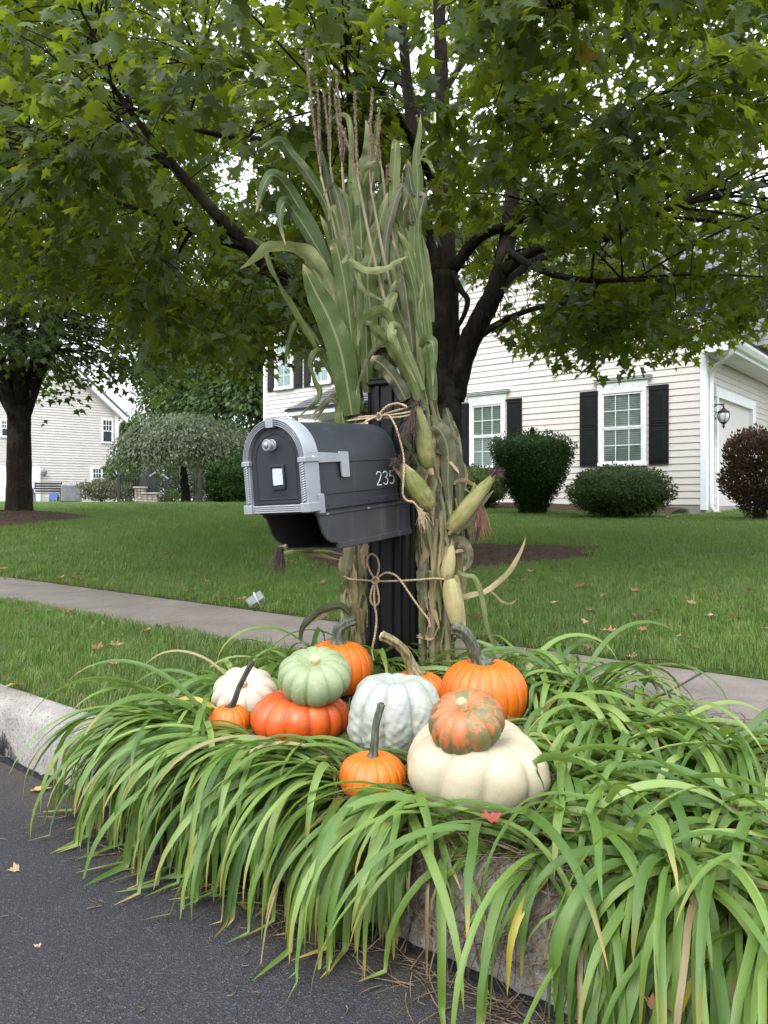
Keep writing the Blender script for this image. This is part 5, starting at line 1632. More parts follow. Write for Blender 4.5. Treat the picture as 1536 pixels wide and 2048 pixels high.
# newspaper holder under the box, open at the front
HS = [(.030, -.002), (.042, -.006), (.058, -.022), (.068, -.048), (.078, -.074), (.096, -.095), (.120, -.107), (.150, -.112), (.150, -.136), (.625, -.136), (.625, -.002)]
holder = ob('newspaper_holder', MB().box((0, .33, -.005), (.214, .585, .006), BX), M['holder'], mailbox)
for sx in (-1, 1):
    mt = BX @ Matrix(((0, 1, 0, sx * .104 - .003), (1, 0, 0, 0), (0, 0, 1, 0), (0, 0, 0, 1)))
    ob('side_panel', MB().prism(HS, 0, .006, mt), M['holder'], holder)
    ob('bottom_lip', MB().box((sx * .108, .388, -.125), (.008, .474, .020), BX, .002), M['holder'], holder)
    ob('top_lip', MB().box((sx * .1085, .335, -.014), (.007, .58, .012), BX, .002), M['holder'], holder)
    ed = MB().tube([BX @ Vector((sx * .104, y, z)) for y, z in HS[:8]], .0045, 6)
    ob('rolled_edge', ed, M['holder'], holder, smooth=True)
ob('bottom_panel', MB().box((0, .388, -.133), (.204, .474, .006), BX), M['holder'], holder)
ob('back_panel', MB().box((0, .622, -.069), (.204, .006, .122), BX), M['black_plastic'], holder)
for yy in (.10, .34):
    ob('mounting_tab', MB().box((.1125, yy, -.016), (.003, .016, .006), BX, .001), M['grey_metal'], holder)
# fluted post with a thin cap
hw = .0725
side = [(-hw, -hw), (-hw + .010, -hw), (-hw + .012, -hw + .006), (-hw + .030, -hw + .006), (-hw + .034, -hw - .004), (-.020, -hw - .004), (-.016, -hw + .004), (.016, -hw + .004), (.020, -hw - .004), (hw - .034, -hw - .004), (hw - .030, -hw + .006), (hw - .012, -hw + .006), (hw - .010, -hw)]
outl = []
for q in range(4):
    c_, s_ = math.cos(q * math.pi / 2), math.sin(q * math.pi / 2)
    outl += [(x * c_ - y * s_, x * s_ + y * c_) for x, y in side]
pm = MB(); n = len(outl); HP = 1.135
for z in (-.15, HP):
    pm.v += [(x, y, z) for x, y in outl]
pm.f = [tuple(range(n - 1, -1, -1)), tuple(range(n, 2 * n))] + [(j, (j + 1) % n, n + (j + 1) % n, n + j) for j in range(n)]
post = ob('post', pm, M['black_plastic'], mailbox)
ob('post_cap', MB().box((0, 0, HP + .010), (.176, .176, .020), None, .006).box((0, 0, HP + .026), (.150, .150, .014), None, .006), M['black_plastic'], mailbox)
ob('support_bracket', MB().box((0, -.10, .60), (.10, .08, .05), None, .004), M['black_plastic'], mailbox)

# ------------------------------------------------------------------ pumpkins
PUMPK = []; PUMPX = []
def pumpkin(label, px, py, Y, hwpx, b, ribs, depth, mat, stem=None, stem_mat='stem_green', tilt=0.0, roll=0.0, sq=.86, dim=.18, wart=0.0, lump=.02, seed=0, name='pumpkin', yaw=0.0, ysc=1.0, fine=0):
    c = W(px, py, Y); a = hwpx / 1530 * Y
    rng = np.random.default_rng(seed + 100)
    base = empty(name, (c.x, c.y, c.z - b), label=label, category='pumpkin', group='pumpkins piled round the mailbox post')
    nt, nf = max(160, ribs * 14) if not wart else 260, 64 if not wart else 110
    th = np.linspace(0, 2 * np.pi, nt, endpoint=False)[:, None]; ph = np.linspace(-np.pi / 2, np.pi / 2, nf)[None, :]
    wr = th + .10 * np.sin(th * 2 + rng.uniform(0, 6)) / max(1, ribs / 8) + .05 * np.sin(th * 3 + 1.3)
    cr = np.abs(np.sin(wr * ribs / 2 + .3)) ** .55
    q = np.cos(ph); r = a * np.sign(q) * np.abs(q) ** sq; z = b * np.sign(np.sin(ph)) * np.abs(np.sin(ph)) ** .95
    g = 1 - depth * (1 - cr) * np.abs(q) ** .35
    if fine:
        g = g - .011 * (1 - np.abs(np.sin(wr * fine / 2)) ** .6)
    ks = [rng.uniform(0, 6.28) for _ in range(12)]
    lum = (np.sin(th * 2 + ks[0]) * np.cos(ph * 2 + ks[1]) + np.sin(th * 3 + ks[2]) * np.sin(ph * 3 + ks[3]) * .6) * lump
    if wart:
        w_ = 0
        for i in range(14):
            fz = rng.uniform(6, 34); fp = rng.uniform(7, 36)
            w_ = w_ + np.sin(th * round(fz) + ks[i % 12] + 1.7 * np.sin(ph * 3 + i)) * np.sin(ph * fp + ks[(i + 3) % 12] + np.sin(th * 2))
        lum = lum + wart * np.clip(w_ / 3.2, -.7, 1.3) * (.35 + .65 * (ph < .2)) + wart * .5 * np.sin(ph * 9 + np.floor(wr * ribs / 2 / np.pi) * 2.4)
    r = r * (g + lum); z = z * (1 + lum * .5) - dim * b * np.exp(-(np.abs(q) / .30) ** 2) * np.sign(ph) * np.where(ph > 0, 1, .6)
    z = z + .02 * b * cr * (np.sin(ph) > .2)
    P = np.stack([r * np.cos(th), r * np.sin(th) * ysc, z + 0 * th], -1).reshape(-1, 3)
    rib = np.broadcast_to(np.clip(cr, 0, 1) * np.ones_like(ph), (nt, nf)).reshape(-1)
    idx = np.arange(nt * nf).reshape(nt, nf); nx = np.roll(idx, -1, 0)
    F = np.stack([idx[:, :-1], nx[:, :-1], nx[:, 1:], idx[:, 1:]], -1).reshape(-1, 4)
    me = arr_mesh('rind', P, F, {'rib': rib}, smooth=True)
    o = ob('rind', me, M[mat], base)
    rot = Matrix.Rotation(yaw, 4, 'Z') if not (tilt or roll) else Matrix.Rotation(tilt, 4, 'X') @ Matrix.Rotation(roll, 4, 'Y') @ Matrix.Rotation(yaw, 4, 'Z')
    o.matrix_local = Matrix.Translation((0, 0, b)) @ rot
    PUMPX.append((px, py, Y, hwpx, (b ** 2 * .9 + (a * .33) ** 2) ** .5 * 1530 / Y))
    PUMPK.append((np.array(c), np.array([a, a * ysc, b]) * (1 + lump), np.array(rot.to_3x3())))
    crown = c + (rot @ Vector((0, 0, b * (1 - dim * 1.05))))
    if stem:
        kind, pts, rad = stem
        if kind == 'path':
            P3 = [crown - (rot @ Vector((0, 0, .004)))] + [W(x, y, Y + dy) for x, y, dy in pts]
            S = spline(P3, 22); rr_ = np.interp(np.linspace(0, 1, 22), [0, .06, .16, .6, .93, 1], [rad * 2.0, rad * 1.35, rad, rad * .82, rad * .85, rad * .95])
            ob('stem', MB().tube([Vector(p) - base.location for p in S], list(rr_), 20, 5, .24), M[stem_mat], base, smooth=True)
            e = Vector(S[-1]) - base.location; d = (Vector(S[-1]) - Vector(S[-2])).normalized()
            ob('stem_tip', MB().tube([e - d * .001, e + d * .004], [rad * .80, rad * .55], 10), M['stem_tan'] if stem_mat == 'stem_olive' else M['stem_dark'], base)
        else:
            ax = (rot @ Vector(pts)).normalized(); L = rad[1]
            P3 = [crown - ax * .012, crown + ax * L * .25, crown + ax * L]
            S = spline(P3, 9)
            ob('stem', MB().tube([Vector(p) - base.location for p in S], list(np.interp(np.linspace(0, 1, 9), [0, .3, .8, 1], [rad[0] * 1.5, rad[0], rad[0] * 1.02, rad[0] * .9])), 18, 6, .14), M[stem_mat], base, smooth=True)
    return base
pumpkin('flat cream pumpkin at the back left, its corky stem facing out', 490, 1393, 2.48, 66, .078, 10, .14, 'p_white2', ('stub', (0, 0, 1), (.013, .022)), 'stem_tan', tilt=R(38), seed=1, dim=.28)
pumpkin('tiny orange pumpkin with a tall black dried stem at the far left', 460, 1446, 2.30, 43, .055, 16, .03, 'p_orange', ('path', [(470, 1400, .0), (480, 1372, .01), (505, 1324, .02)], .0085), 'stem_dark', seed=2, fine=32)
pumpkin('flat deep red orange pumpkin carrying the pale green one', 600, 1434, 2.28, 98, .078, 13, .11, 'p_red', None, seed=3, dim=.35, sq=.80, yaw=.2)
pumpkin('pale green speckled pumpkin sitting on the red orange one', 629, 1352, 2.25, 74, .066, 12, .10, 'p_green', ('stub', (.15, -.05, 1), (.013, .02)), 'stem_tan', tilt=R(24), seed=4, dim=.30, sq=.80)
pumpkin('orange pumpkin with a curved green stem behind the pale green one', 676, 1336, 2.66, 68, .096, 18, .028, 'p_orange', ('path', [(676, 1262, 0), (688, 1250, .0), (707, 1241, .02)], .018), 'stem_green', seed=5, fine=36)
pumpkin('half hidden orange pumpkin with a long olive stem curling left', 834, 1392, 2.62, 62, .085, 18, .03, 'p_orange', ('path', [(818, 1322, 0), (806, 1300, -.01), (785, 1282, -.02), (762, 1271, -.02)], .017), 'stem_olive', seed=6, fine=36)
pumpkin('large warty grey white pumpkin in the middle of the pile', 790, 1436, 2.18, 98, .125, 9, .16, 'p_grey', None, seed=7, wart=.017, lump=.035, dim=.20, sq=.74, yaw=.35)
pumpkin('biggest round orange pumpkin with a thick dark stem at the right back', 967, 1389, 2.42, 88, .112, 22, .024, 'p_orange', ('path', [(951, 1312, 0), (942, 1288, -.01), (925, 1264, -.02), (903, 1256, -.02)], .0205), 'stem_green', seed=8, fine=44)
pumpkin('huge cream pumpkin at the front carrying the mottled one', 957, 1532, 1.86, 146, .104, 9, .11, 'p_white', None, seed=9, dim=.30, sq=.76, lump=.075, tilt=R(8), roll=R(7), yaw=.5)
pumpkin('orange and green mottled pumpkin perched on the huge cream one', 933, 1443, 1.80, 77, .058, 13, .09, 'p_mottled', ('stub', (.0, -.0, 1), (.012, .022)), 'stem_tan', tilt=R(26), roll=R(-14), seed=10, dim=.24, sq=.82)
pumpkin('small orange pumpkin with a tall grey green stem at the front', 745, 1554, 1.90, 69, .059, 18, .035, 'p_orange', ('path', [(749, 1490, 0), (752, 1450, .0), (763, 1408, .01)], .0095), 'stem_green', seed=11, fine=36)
# ------------------------------------------------------------------ corn stalks tied to the post
CR = np.random.default_rng(404)
def ribbon(name, pts, wpx, mat, parent, n=30, twist=(0, 0), fold=.36, wave=.13, prof='leaf', side0=None, rng=CR, wfreq=3.0):
    """Strap leaf through (px, py, Y) points; wpx = greatest width in photo pixels."""
    P = np.array([tuple(W(*p)) for p in pts]); P = spline(P, n)
    Ym = float(np.mean([p[2] for p in pts])); w = wpx / 1530 * Ym
    T = norm(np.gradient(P, axis=0)); view = norm(P - np.array([0, 0, EYE]))
    S = norm(np.cross(T, view)); Nn = np.cross(S, T)
    t = np.linspace(0, 1, n)
    tw = np.interp(t, np.linspace(0, 1, len(twist)), twist)
    S2 = S * np.cos(tw)[:, None] + Nn * np.sin(tw)[:, None]; N2_ = np.cross(S2, T)
    if prof == 'leaf': pw = np.interp(t, [0, .08, .30, .62, .85, 1], [.55, .75, 1, .85, .45, .03])
    elif prof == 'strap': pw = np.interp(t, [0, .1, .85, 1], [.7, 1, .9, .35])
    elif prof == 'husk': pw = np.interp(t, [0, .15, .5, .85, 1], [.45, .85, 1, .6, .1])
    else: pw = np.interp(t, [0, .2, .8, 1], [.6, 1, .8, .1])
    us = np.array([-1, -.5, 0, .5, 1])
    ph = rng.uniform(0, 6.28, 4)
    V = []
    for i in range(n):
        for u in us:
            e = abs(u) ** 1.5 * wave * w * (math.sin(t[i] * 6.28 * wfreq + ph[0] + (u > 0) * 2.1) + .5 * math.sin(t[i] * 6.28 * wfreq * 2.3 + ph[1] + (u > 0)))
            V.append(P[i] + S2[i] * u * w * .5 * pw[i] + N2_[i] * (fold * w * .5 * pw[i] * abs(u) + e * pw[i]))
    k = len(us)
    idx = np.arange(n * k).reshape(n, k)
    F = np.stack([idx[:-1, :-1], idx[:-1, 1:], idx[1:, 1:], idx[1:, :-1]], -1).reshape(-1, 4)
    me = arr_mesh(name, np.array(V) - np.array(parent_loc(parent)), F, {'along': np.repeat(t, k), 'across': np.tile(us, n)}, smooth=True)
    return ob(name, me, M[mat], parent)
def parent_loc(p):
    l = Vector((0, 0, 0))
    while p is not None:
        l += p.location; p = p.parent
    return l
def stalk(label, pts, Y, tassel, rad=.0125, branches=4):
    b = W(pts[0][0], pts[0][1], Y); b.z = gz1(b.x, b.y)
    root = empty('corn_stalk', b, label=label, category='corn stalk', group='corn stalks tied to the mailbox post')
    P = [tuple(b)] + [tuple(W(x, y, Y + (d[0] if d else 0))) for x, y, *d in pts[1:]]
    S = spline(P, 60); rr_ = np.linspace(rad, rad * .42, 60)
    for i in range(0, 60, 8): rr_[i] *= 1.22
    ob('stem', MB().tube([Vector(p) - b for p in S], list(rr_), 9), M['stalk'], root, smooth=True)
    top = S[-1]
    for q in range(branches):
        if q == 0: path = [tuple(top)] + [tuple(W(x, y, Y)) for x, y in tassel]
        else:
            e = W(*tassel[-1], Y); f = CR.uniform(.35, .75)
            tip_ = Vector(top).lerp(e, f) + Vector((CR.uniform(-.07, .07), CR.uniform(-.07, .05), CR.uniform(-.02, .04)))
            path = [tuple(top), tuple(Vector(top).lerp(tip_, .5) + Vector((CR.uniform(-.008, .008), 0, .01))), tuple(tip_)]
        TS = spline(path, 40); m = MB().tube([Vector(p) - b for p in TS], list(np.linspace(.0026, .001, 40)), 5)
        L = np.linalg.norm(np.diff(TS, axis=0), axis=1).sum()
        for kk in range(int(L * (900 if q == 0 else 700))):
            f = CR.uniform(.12 if q else .22, 1); i = min(38, int(f * 39)); p = Vector(TS[i]).lerp(Vector(TS[i + 1]), CR.random())
            d = (Vector(TS[i + 1]) - Vector(TS[i])).normalized(); sd = Vector(CR.normal(size=3)); sd = (sd - d * sd.dot(d)).normalized()
            a = (d * .72 + sd * .70).normalized(); ln = CR.uniform(.008, .0135); w_ = .0022
            o1 = a.cross(sd).normalized() * w_
            p0 = p - b
            m.add([p0, p0 + a * ln * .5 + o1, p0 + a * ln, p0 + a * ln * .5 - o1, p0 + a * ln * .5 + sd * w_], [(0, 1, 4), (1, 2, 4), (2, 3, 4), (3, 0, 4)])
        ob('tassel', m, M['tassel'], root)
    return root
s1 = stalk('corn stalk with the tallest tassel leaning out left of the post', [(708, 1335), (709, 1200), (706, 1000), (704, 850), (703, 748), (694, 607), (691, 551), (682, 512), (663, 432), (642, 354)], 3.08, [(632, 280), (620, 180), (612, 101)], branches=3)
s2 = stalk('corn stalk whose tassel rises second from the left', [(724, 1335), (722, 1100), (716, 850), (712, 740), (706, 600), (692, 480), (670, 390), (661, 335)], 3.14, [(660, 250), (658, 133)], branches=2)
s3 = stalk('corn stalk at the outer left of the left bundle', [(694, 1330), (692, 1150), (694, 1000), (698, 850), (700, 720), (702, 600), (694, 450), (684, 335)], 3.05, [(680, 240), (672, 140)], branches=4)
s4 = stalk('corn stalk crossing left from the right bundle, tassel in the middle', [(862, 1345), (866, 1100), (862, 900), (845, 780), (810, 690), (770, 600), (740, 480), (718, 370)], 2.92, [(714, 320), (711, 250), (710, 182)], branches=3)
s5 = stalk('corn stalk whose tassel stands right of the middle ones', [(886, 1340), (888, 1100), (880, 900), (850, 770), (800, 640), (765, 500), (742, 380)], 2.95, [(738, 320), (741, 249), (745, 178)], branches=2)
s6 = stalk('outer corn stalk at the right edge of the right bundle', [(906, 1335), (900, 1100), (892, 950), (872, 820), (845, 700), (806, 560), (776, 430), (764, 340)], 2.98, [(757, 290), (754, 231)], branches=2)
s7 = stalk('corn stalk nearest the post in the right bundle, short drooping tassel', [(848, 1345), (850, 1100), (852, 930), (848, 800), (838, 650), (822, 500), (796, 420), (780, 370)], 3.02, [(776, 330), (772, 375)], branches=3)
def leaf(st, pts, w, mat='corn', Y=3.05, **kw):
    if w < 14: kw.setdefault('fold', .15)
    q = []
    for i, p in enumerate(pts):
        q.append((p[0], p[1], Y + (p[2] if len(p) > 2 else 0)))
    kw.setdefault('twist', (CR.uniform(-.4, .4), CR.uniform(-.5, .5), CR.uniform(-.6, .6)))
    return ribbon('leaf', q, w, mat, st, **kw)
# left bundle
leaf(s3, [(690, 790), (677, 640), (640, 500), (600, 420), (572, 372, -.02), (550, 351, -.05), (534, 358, -.08), (520, 395, -.10), (512, 425, -.11)], 30, 'corn', 3.04, twist=(.5, .2, 0, -.2, .2), n=36)
leaf(s3, [(698, 760), (663, 560), (625, 480), (590, 425), (572, 404, -.03), (562, 418, -.06), (561, 450, -.08), (571, 490, -.09)], 25, 'corn', 3.01, twist=(.2, 0, .1, .1), n=34)
leaf(s1, [(672, 520), (655, 418), (614, 347), (582, 308), (563, 281, -.02), (540, 287, -.05), (517, 299, -.08)], 22, 'corn', 3.08, twist=(.3, .2, -.2, .4), n=32)
leaf(s1, [(680, 640), (660, 570), (638, 537), (612, 506), (575, 496), (533, 500, -.06), (503, 523, -.10), (480, 538, -.13)], 33, 'corn_pale', 3.00, twist=(.2, .4, .7, .5), n=34, wave=.14)
leaf(s3, [(694, 810), (664, 748), (625, 690), (596, 640), (560, 575), (540, 540), (524, 492), (505, 478), (488, 474)], 21, 'corn', 2.98, twist=(.3, .9, 1.1, .8, .3), n=36)
leaf(s1, [(704, 830), (696, 780), (681, 700), (655, 630), (634, 590), (618, 556), (606, 528)], 56, 'corn', 2.94, twist=(.1, -.1, .2), n=34, fold=.18, wave=.06)
leaf(s2, [(708, 770), (698, 680), (668, 605), (640, 560), (622, 530), (610, 505)], 48, 'corn', 3.02, twist=(.5, .3, .2), n=30)
leaf(s2, [(716, 800), (722, 700), (714, 620), (690, 540), (660, 470), (640, 430)], 34, 'corn', 3.10, n=30)
leaf(s3, [(682, 790), (660, 735), (645, 706), (630, 708, -.03), (622, 728, -.05), (630, 758, -.06), (640, 780, -.06), (634, 802, -.07), (613, 820, -.08), (592, 840, -.09)], 15, 'corn', 2.97, twist=(.8, .2, .9, 0, .8), n=40)
leaf(s3, [(640, 690), (612, 650), (594, 645), (584, 660), (576, 690), (572, 716), (569, 736)], 11, 'corn', 2.99, n=26)
leaf(s3, [(690, 815), (676, 806), (661, 797), (640, 815), (616, 842)], 12, 'corn_wilt', 2.97, n=22)
leaf(s3, [(692, 850), (683, 812), (672, 790), (658, 800), (640, 826), (628, 846)], 12, 'corn_wilt', 3.0, n=22)
leaf(s2, [(712, 860), (708, 790), (700, 720), (690, 660)], 44, 'corn', 2.98, prof='strap', n=22)
leaf(s1, [(690, 860), (684, 820), (690, 770), (700, 730)], 34, 'corn', 2.96, prof='strap', n=22)
# centre fan
leaf(s2, [(712, 640), (705, 502), (718, 396), (738, 330), (740, 290), (731, 240)], 50, 'corn', 3.05, twist=(.2, -.2, .2), n=32, fold=.18)
leaf(s4, [(745, 650), (735, 560), (745, 500), (760, 445), (775, 385)], 44, 'corn', 2.96, twist=(-.3, .1, .2), n=28, fold=.2)
leaf(s4, [(760, 690), (722, 560), (708, 470), (705, 350), (702, 290), (700, 236)], 16, 'corn', 3.02, n=28)
leaf(s2, [(724, 520), (728, 440), (742, 360), (752, 300), (754, 262)], 22, 'corn', 3.1, n=24)
leaf(s4, [(716, 410), (712, 370), (722, 345), (740, 328), (752, 322)], 18, 'corn_pale', 2.93, n=20)
leaf(s5, [(757, 360), (752, 300), (755, 250), (760, 215)], 13, 'corn', 3.0, n=20)
leaf(s2, [(690, 520), (672, 440), (660, 390), (648, 320), (642, 300)], 14, 'corn', 3.1, n=24)
leaf(s2, [(700, 450), (700, 380), (704, 320), (700, 250), (690, 230), (672, 232), (660, 242)], 12, 'corn', 3.1, n=26)
leaf(s5, [(770, 560), (772, 480), (790, 400), (806, 372), (814, 392), (806, 420)], 18, 'corn_wilt', 2.95, n=24)
leaf(s1, [(700, 520), (730, 538), (768, 537), (790, 525), (815, 512)], 16, 'corn_pale', 2.88, n=24, twist=(.3, .6, .3))
leaf(s7, [(808, 512), (818, 540), (830, 590), (836, 650), (850, 700)], 17, 'corn', 2.9, n=24)
leaf(s1, [(684, 526), (700, 512), (708, 535), (722, 570), (735, 600)], 12, 'corn_pale', 2.9, n=20)
leaf(s1, [(716, 546), (722, 575), (742, 590), (765, 600)], 11, 'corn_pale', 2.88, n=18)
# right bundle rising
leaf(s6, [(860, 790), (838, 680), (826, 600), (829, 470), (836, 370), (832, 310), (839, 260), (841, 228)], 24, 'corn', 2.95, twist=(.3, -.3, .2, .5), n=34)
leaf(s6, [(836, 330), (850, 300), (866, 286), (876, 281)], 5, 'corn_pale', 2.94, n=16)
leaf(s6, [(838, 318), (855, 322), (866, 340), (870, 346)], 7, 'corn_pale', 2.94, n=16)
leaf(s6, [(868, 800), (854, 678), (847, 572), (838, 470), (824, 405), (812, 380)], 14, 'corn', 2.92, n=30)
leaf(s7, [(850, 800), (820, 700), (800, 600), (800, 500), (808, 430), (804, 370), (806, 345)], 18, 'corn', 3.0, n=30)
leaf(s7, [(818, 420), (826, 450), (848, 395), (826, 385), (815, 330), (806, 340)], 16, 'corn_wilt', 2.95, n=24)
leaf(s5, [(838, 800), (800, 700), (770, 630), (740, 632, -.04), (722, 655, -.06), (716, 690, -.07)], 26, 'corn', 2.84, n=30, twist=(.2, .3, .8, .5))
leaf(s5, [(846, 780), (812, 700), (796, 660), (786, 655, -.03), (784, 672, -.05), (796, 700, -.05), (814, 730, -.04), (832, 765, -.03)], 21, 'corn_pale', 2.84, n=32, wave=.2)
leaf(s6, [(868, 800), (858, 700), (848, 684), (864, 684, -.03), (868, 720, -.04), (866, 770, -.04)], 26, 'corn', 2.86, n=28)
leaf(s4, [(850, 820), (815, 740), (780, 690), (752, 660), (730, 640)], 32, 'corn', 2.87, n=26)
leaf(s4, [(845, 810), (826, 740), (800, 690), (786, 640), (780, 590), (792, 560)], 30, 'corn', 2.89, n=28, wave=.14)
leaf(s5, [(850, 810), (842, 730), (828, 670), (810, 600), (800, 560)], 28, 'corn', 2.93, n=26)
leaf(s6, [(866, 830), (862, 760), (852, 700), (838, 620), (830, 560)], 26, 'corn', 2.95, n=26)
leaf(s7, [(790, 690), (772, 640), (778, 606), (788, 590), (784, 610), (774, 650)], 18, 'corn_pale', 2.85, n=24)
leaf(s7, [(776, 680), (748, 700), (735, 720), (720, 760), (712, 790)], 10, 'corn_wilt', 2.86, n=20)
leaf(s4, [(812, 800), (790, 760), (765, 730), (742, 716)], 30, 'corn_wilt', 2.86, n=20, prof='strap')
for i in range(34):     # broad leaves filling the sheaf
    x0 = CR.uniform(696, 790); y0 = CR.uniform(600, 800); lean = (x0 - 745) * CR.uniform(.2, 1.0) + CR.uniform(-25, 25); up = CR.uniform(160, 330)
    st_ = (s1, s2, s3, s4, s5, s6, s7)[i % 7]
    tipx = CR.uniform(-22, 22)
    leaf(st_, [(x0, y0), (x0 + lean * .25, y0 - up * .4), (x0 + lean * .6, y0 - up * .75), (x0 + lean, y0 - up), (x0 + lean + tipx, y0 - up + CR.uniform(-30, 25))], CR.uniform(20, 42), ('corn', 'corn', 'corn', 'corn_pale', 'corn_wilt')[int(CR.integers(0, 5))], CR.uniform(2.96, 3.12), n=28)
for i in range(18):     # and round the right-hand stalks
    x0 = CR.uniform(820, 866); y0 = CR.uniform(640, 830); up = CR.uniform(140, 300); lean = CR.uniform(-60, 6)
    leaf((s4, s5, s6, s7)[i % 4], [(x0, y0), (x0 + lean * .4, y0 - up * .45), (x0 + lean * .8, y0 - up * .8), (x0 + lean + CR.uniform(-15, 15), y0 - up)], CR.uniform(14, 32), ('corn', 'corn', 'corn_pale', 'corn_wilt')[int(CR.integers(0, 4))], CR.uniform(2.90, 3.02), n=26)
for i in range(16):     # thin torn strips and side leaves inside the fan
    x0 = CR.uniform(700, 850); y0 = CR.uniform(560, 760); dx = CR.uniform(-50, 40); up = CR.uniform(120, 280)
    leaf((s2, s4, s5, s6, s7)[i % 5], [(x0, y0), (x0 + dx * .3, y0 - up * .5), (x0 + dx * .7, y0 - up * .85), (x0 + dx * 1.1 + CR.uniform(-10, 10), y0 - up)], CR.uniform(8, 30), ('corn', 'corn', 'corn_wilt')[i % 3], CR.uniform(2.98, 3.12), n=22)
# wilted sheaths wrapped round the lower stalks
def wraps(stalks, n, xc, y0, y1, half, Y, mats, wr=(18, 36)):
    for i in range(n):
        a = CR.uniform(-1.25, 1.25); f0 = CR.uniform(0, .8); L = CR.uniform(.25, .60)
        ya = y0 + (y1 - y0) * f0; yb = min(y1 + 15, ya + (y1 - y0) * L)
        x0 = xc(ya) + half(ya) * math.sin(a); x1 = xc(yb) + half(yb) * math.sin(a + CR.uniform(-.5, .5)); dY = -.05 * math.cos(a) * half(ya) / 40
        xm = (x0 + x1) / 2 + CR.uniform(-7, 7)
        leaf(stalks[i % len(stalks)],
             [(x0, ya, dY), (xm, (ya * 2 + yb) / 3, dY - .014), (xm + CR.uniform(-8, 8), (ya + 2 * yb) / 3, dY - .012), (x1, yb, dY)],
             CR.uniform(*wr), mats[int(CR.integers(0, len(mats)))], Y, n=24, wave=CR.uniform(.05, .15), fold=CR.uniform(.3, .9), prof=('leaf', 'strap', 'husk')[i % 3], twist=(CR.uniform(-.7, .7), CR.uniform(-.9, .9), CR.uniform(-.9, .9)), wfreq=CR.uniform(1.5, 5))
wraps((s4, s5, s6, s7), 64, lambda y: np.interp(y, [800, 900, 1000, 1150, 1340], [868, 884, 890, 878, 872]), 815, 1250, lambda y: np.interp(y, [800, 900, 1050, 1200, 1340], [24, 36, 36, 28, 22]), 2.94, ('corn_wilt', 'corn_wilt', 'corn_wilt', 'corn', 'corn_dry'))
wraps((s4, s5, s6, s7), 14, lambda y: np.interp(y, [1150, 1340], [880, 872]), 1120, 1340, lambda y: 30, 2.93, ('corn_wilt', 'corn_dry', 'corn_dry'), (12, 26))
wraps((s1, s2, s3), 20, lambda y: np.interp(y, [850, 1100, 1340], [702, 710, 716]), 1000, 1335, lambda y: np.interp(y, [1000, 1200, 1340], [26, 26, 18]), 3.02, ('corn_wilt', 'corn_dry', 'corn_wilt'), (12, 28))
wraps((s1, s2, s3), 8, lambda y: 704, 760, 870, lambda y: 22, 3.02, ('corn', 'corn_wilt'), (16, 30))
for i in range(46):     # torn dry strips hanging on the outside of both bundles
    left = i % 4 == 0
    ya = CR.uniform(1090 if left else 850, 1260); L = CR.uniform(50, 150); yb = min(ya + L, 1335)
    xc_ = (706 if left else float(np.interp(ya, [800, 900, 1000, 1150, 1340], [866, 882, 888, 876, 870]))) + CR.uniform(-30, 30) * (.7 if left else 1)
    leaf((s1, s2, s3)[i % 3] if left else (s4, s5, s6, s7)[i % 4], [(xc_, ya, 0), (xc_ + CR.uniform(-8, 8), ya * .6 + yb * .4, -.012), (xc_ + CR.uniform(-16, 16), yb, -.02 + CR.uniform(-.02, .02))],
         CR.uniform(5, 15), ('corn_dry', 'corn_wilt', 'corn_dry', 'corn_pale')[int(CR.integers(0, 4))], 2.98 if left else 2.865, n=20, fold=CR.uniform(.1, .6), wave=.12, twist=(CR.uniform(-1, 1), CR.uniform(-1, 1), CR.uniform(-1.2, 1.2)))
for st_, pts_, Yc in ((s4, [(866, 1350), (864, 1290), (866, 1220), (862, 1140)], 2.86), (s6, [(898, 1350), (894, 1290), (892, 1200), (896, 1120)], 2.87), (s7, [(846, 1350), (848, 1270), (846, 1180)], 2.90), (s1, [(712, 1345), (714, 1260), (712, 1180), (708, 1110)], 2.99), (s3, [(728, 1345), (726, 1260), (722, 1150)], 3.0)):
    o0_ = parent_loc(st_); S_ = spline([tuple(W(x, y, Yc)) for x, y in pts_], 30); rr_ = np.full(30, .0115); rr_[[8, 20]] *= 1.28; rr_[[9, 21]] *= 1.15
    ob('cane', MB().tube([Vector(p) - o0_ for p in S_], list(rr_), 10), M['stalk'], st_, smooth=True)
leaf(s6, [(874, 905), (892, 880), (908, 905), (918, 950), (920, 1000), (912, 1045)], 30, 'corn_wilt', 2.87, n=28, fold=.2, twist=(.2, .3, .2))
leaf(s6, [(866, 850), (884, 866), (896, 905), (896, 965), (902, 1035)], 36, 'corn_wilt', 2.85, n=26, wave=.1, fold=.25, twist=(.2, -.2, .3))
leaf(s4, [(812, 848), (808, 880), (822, 905), (836, 930), (834, 955), (830, 975)], 17, 'corn_wilt', 2.80, n=26, wave=.3)
leaf(s7, [(858, 1010), (862, 1080), (880, 1120), (905, 1150)], 30, 'corn_wilt', 2.86, n=24)
leaf(s6, [(900, 1090), (918, 1082), (934, 1100), (936, 1125), (926, 1142)], 26, 'corn_wilt', 2.84, n=24, wave=.12, fold=.2)
leaf(s6, [(908, 1105), (930, 1098), (948, 1100)], 9, 'corn_dry', 2.85, n=14)
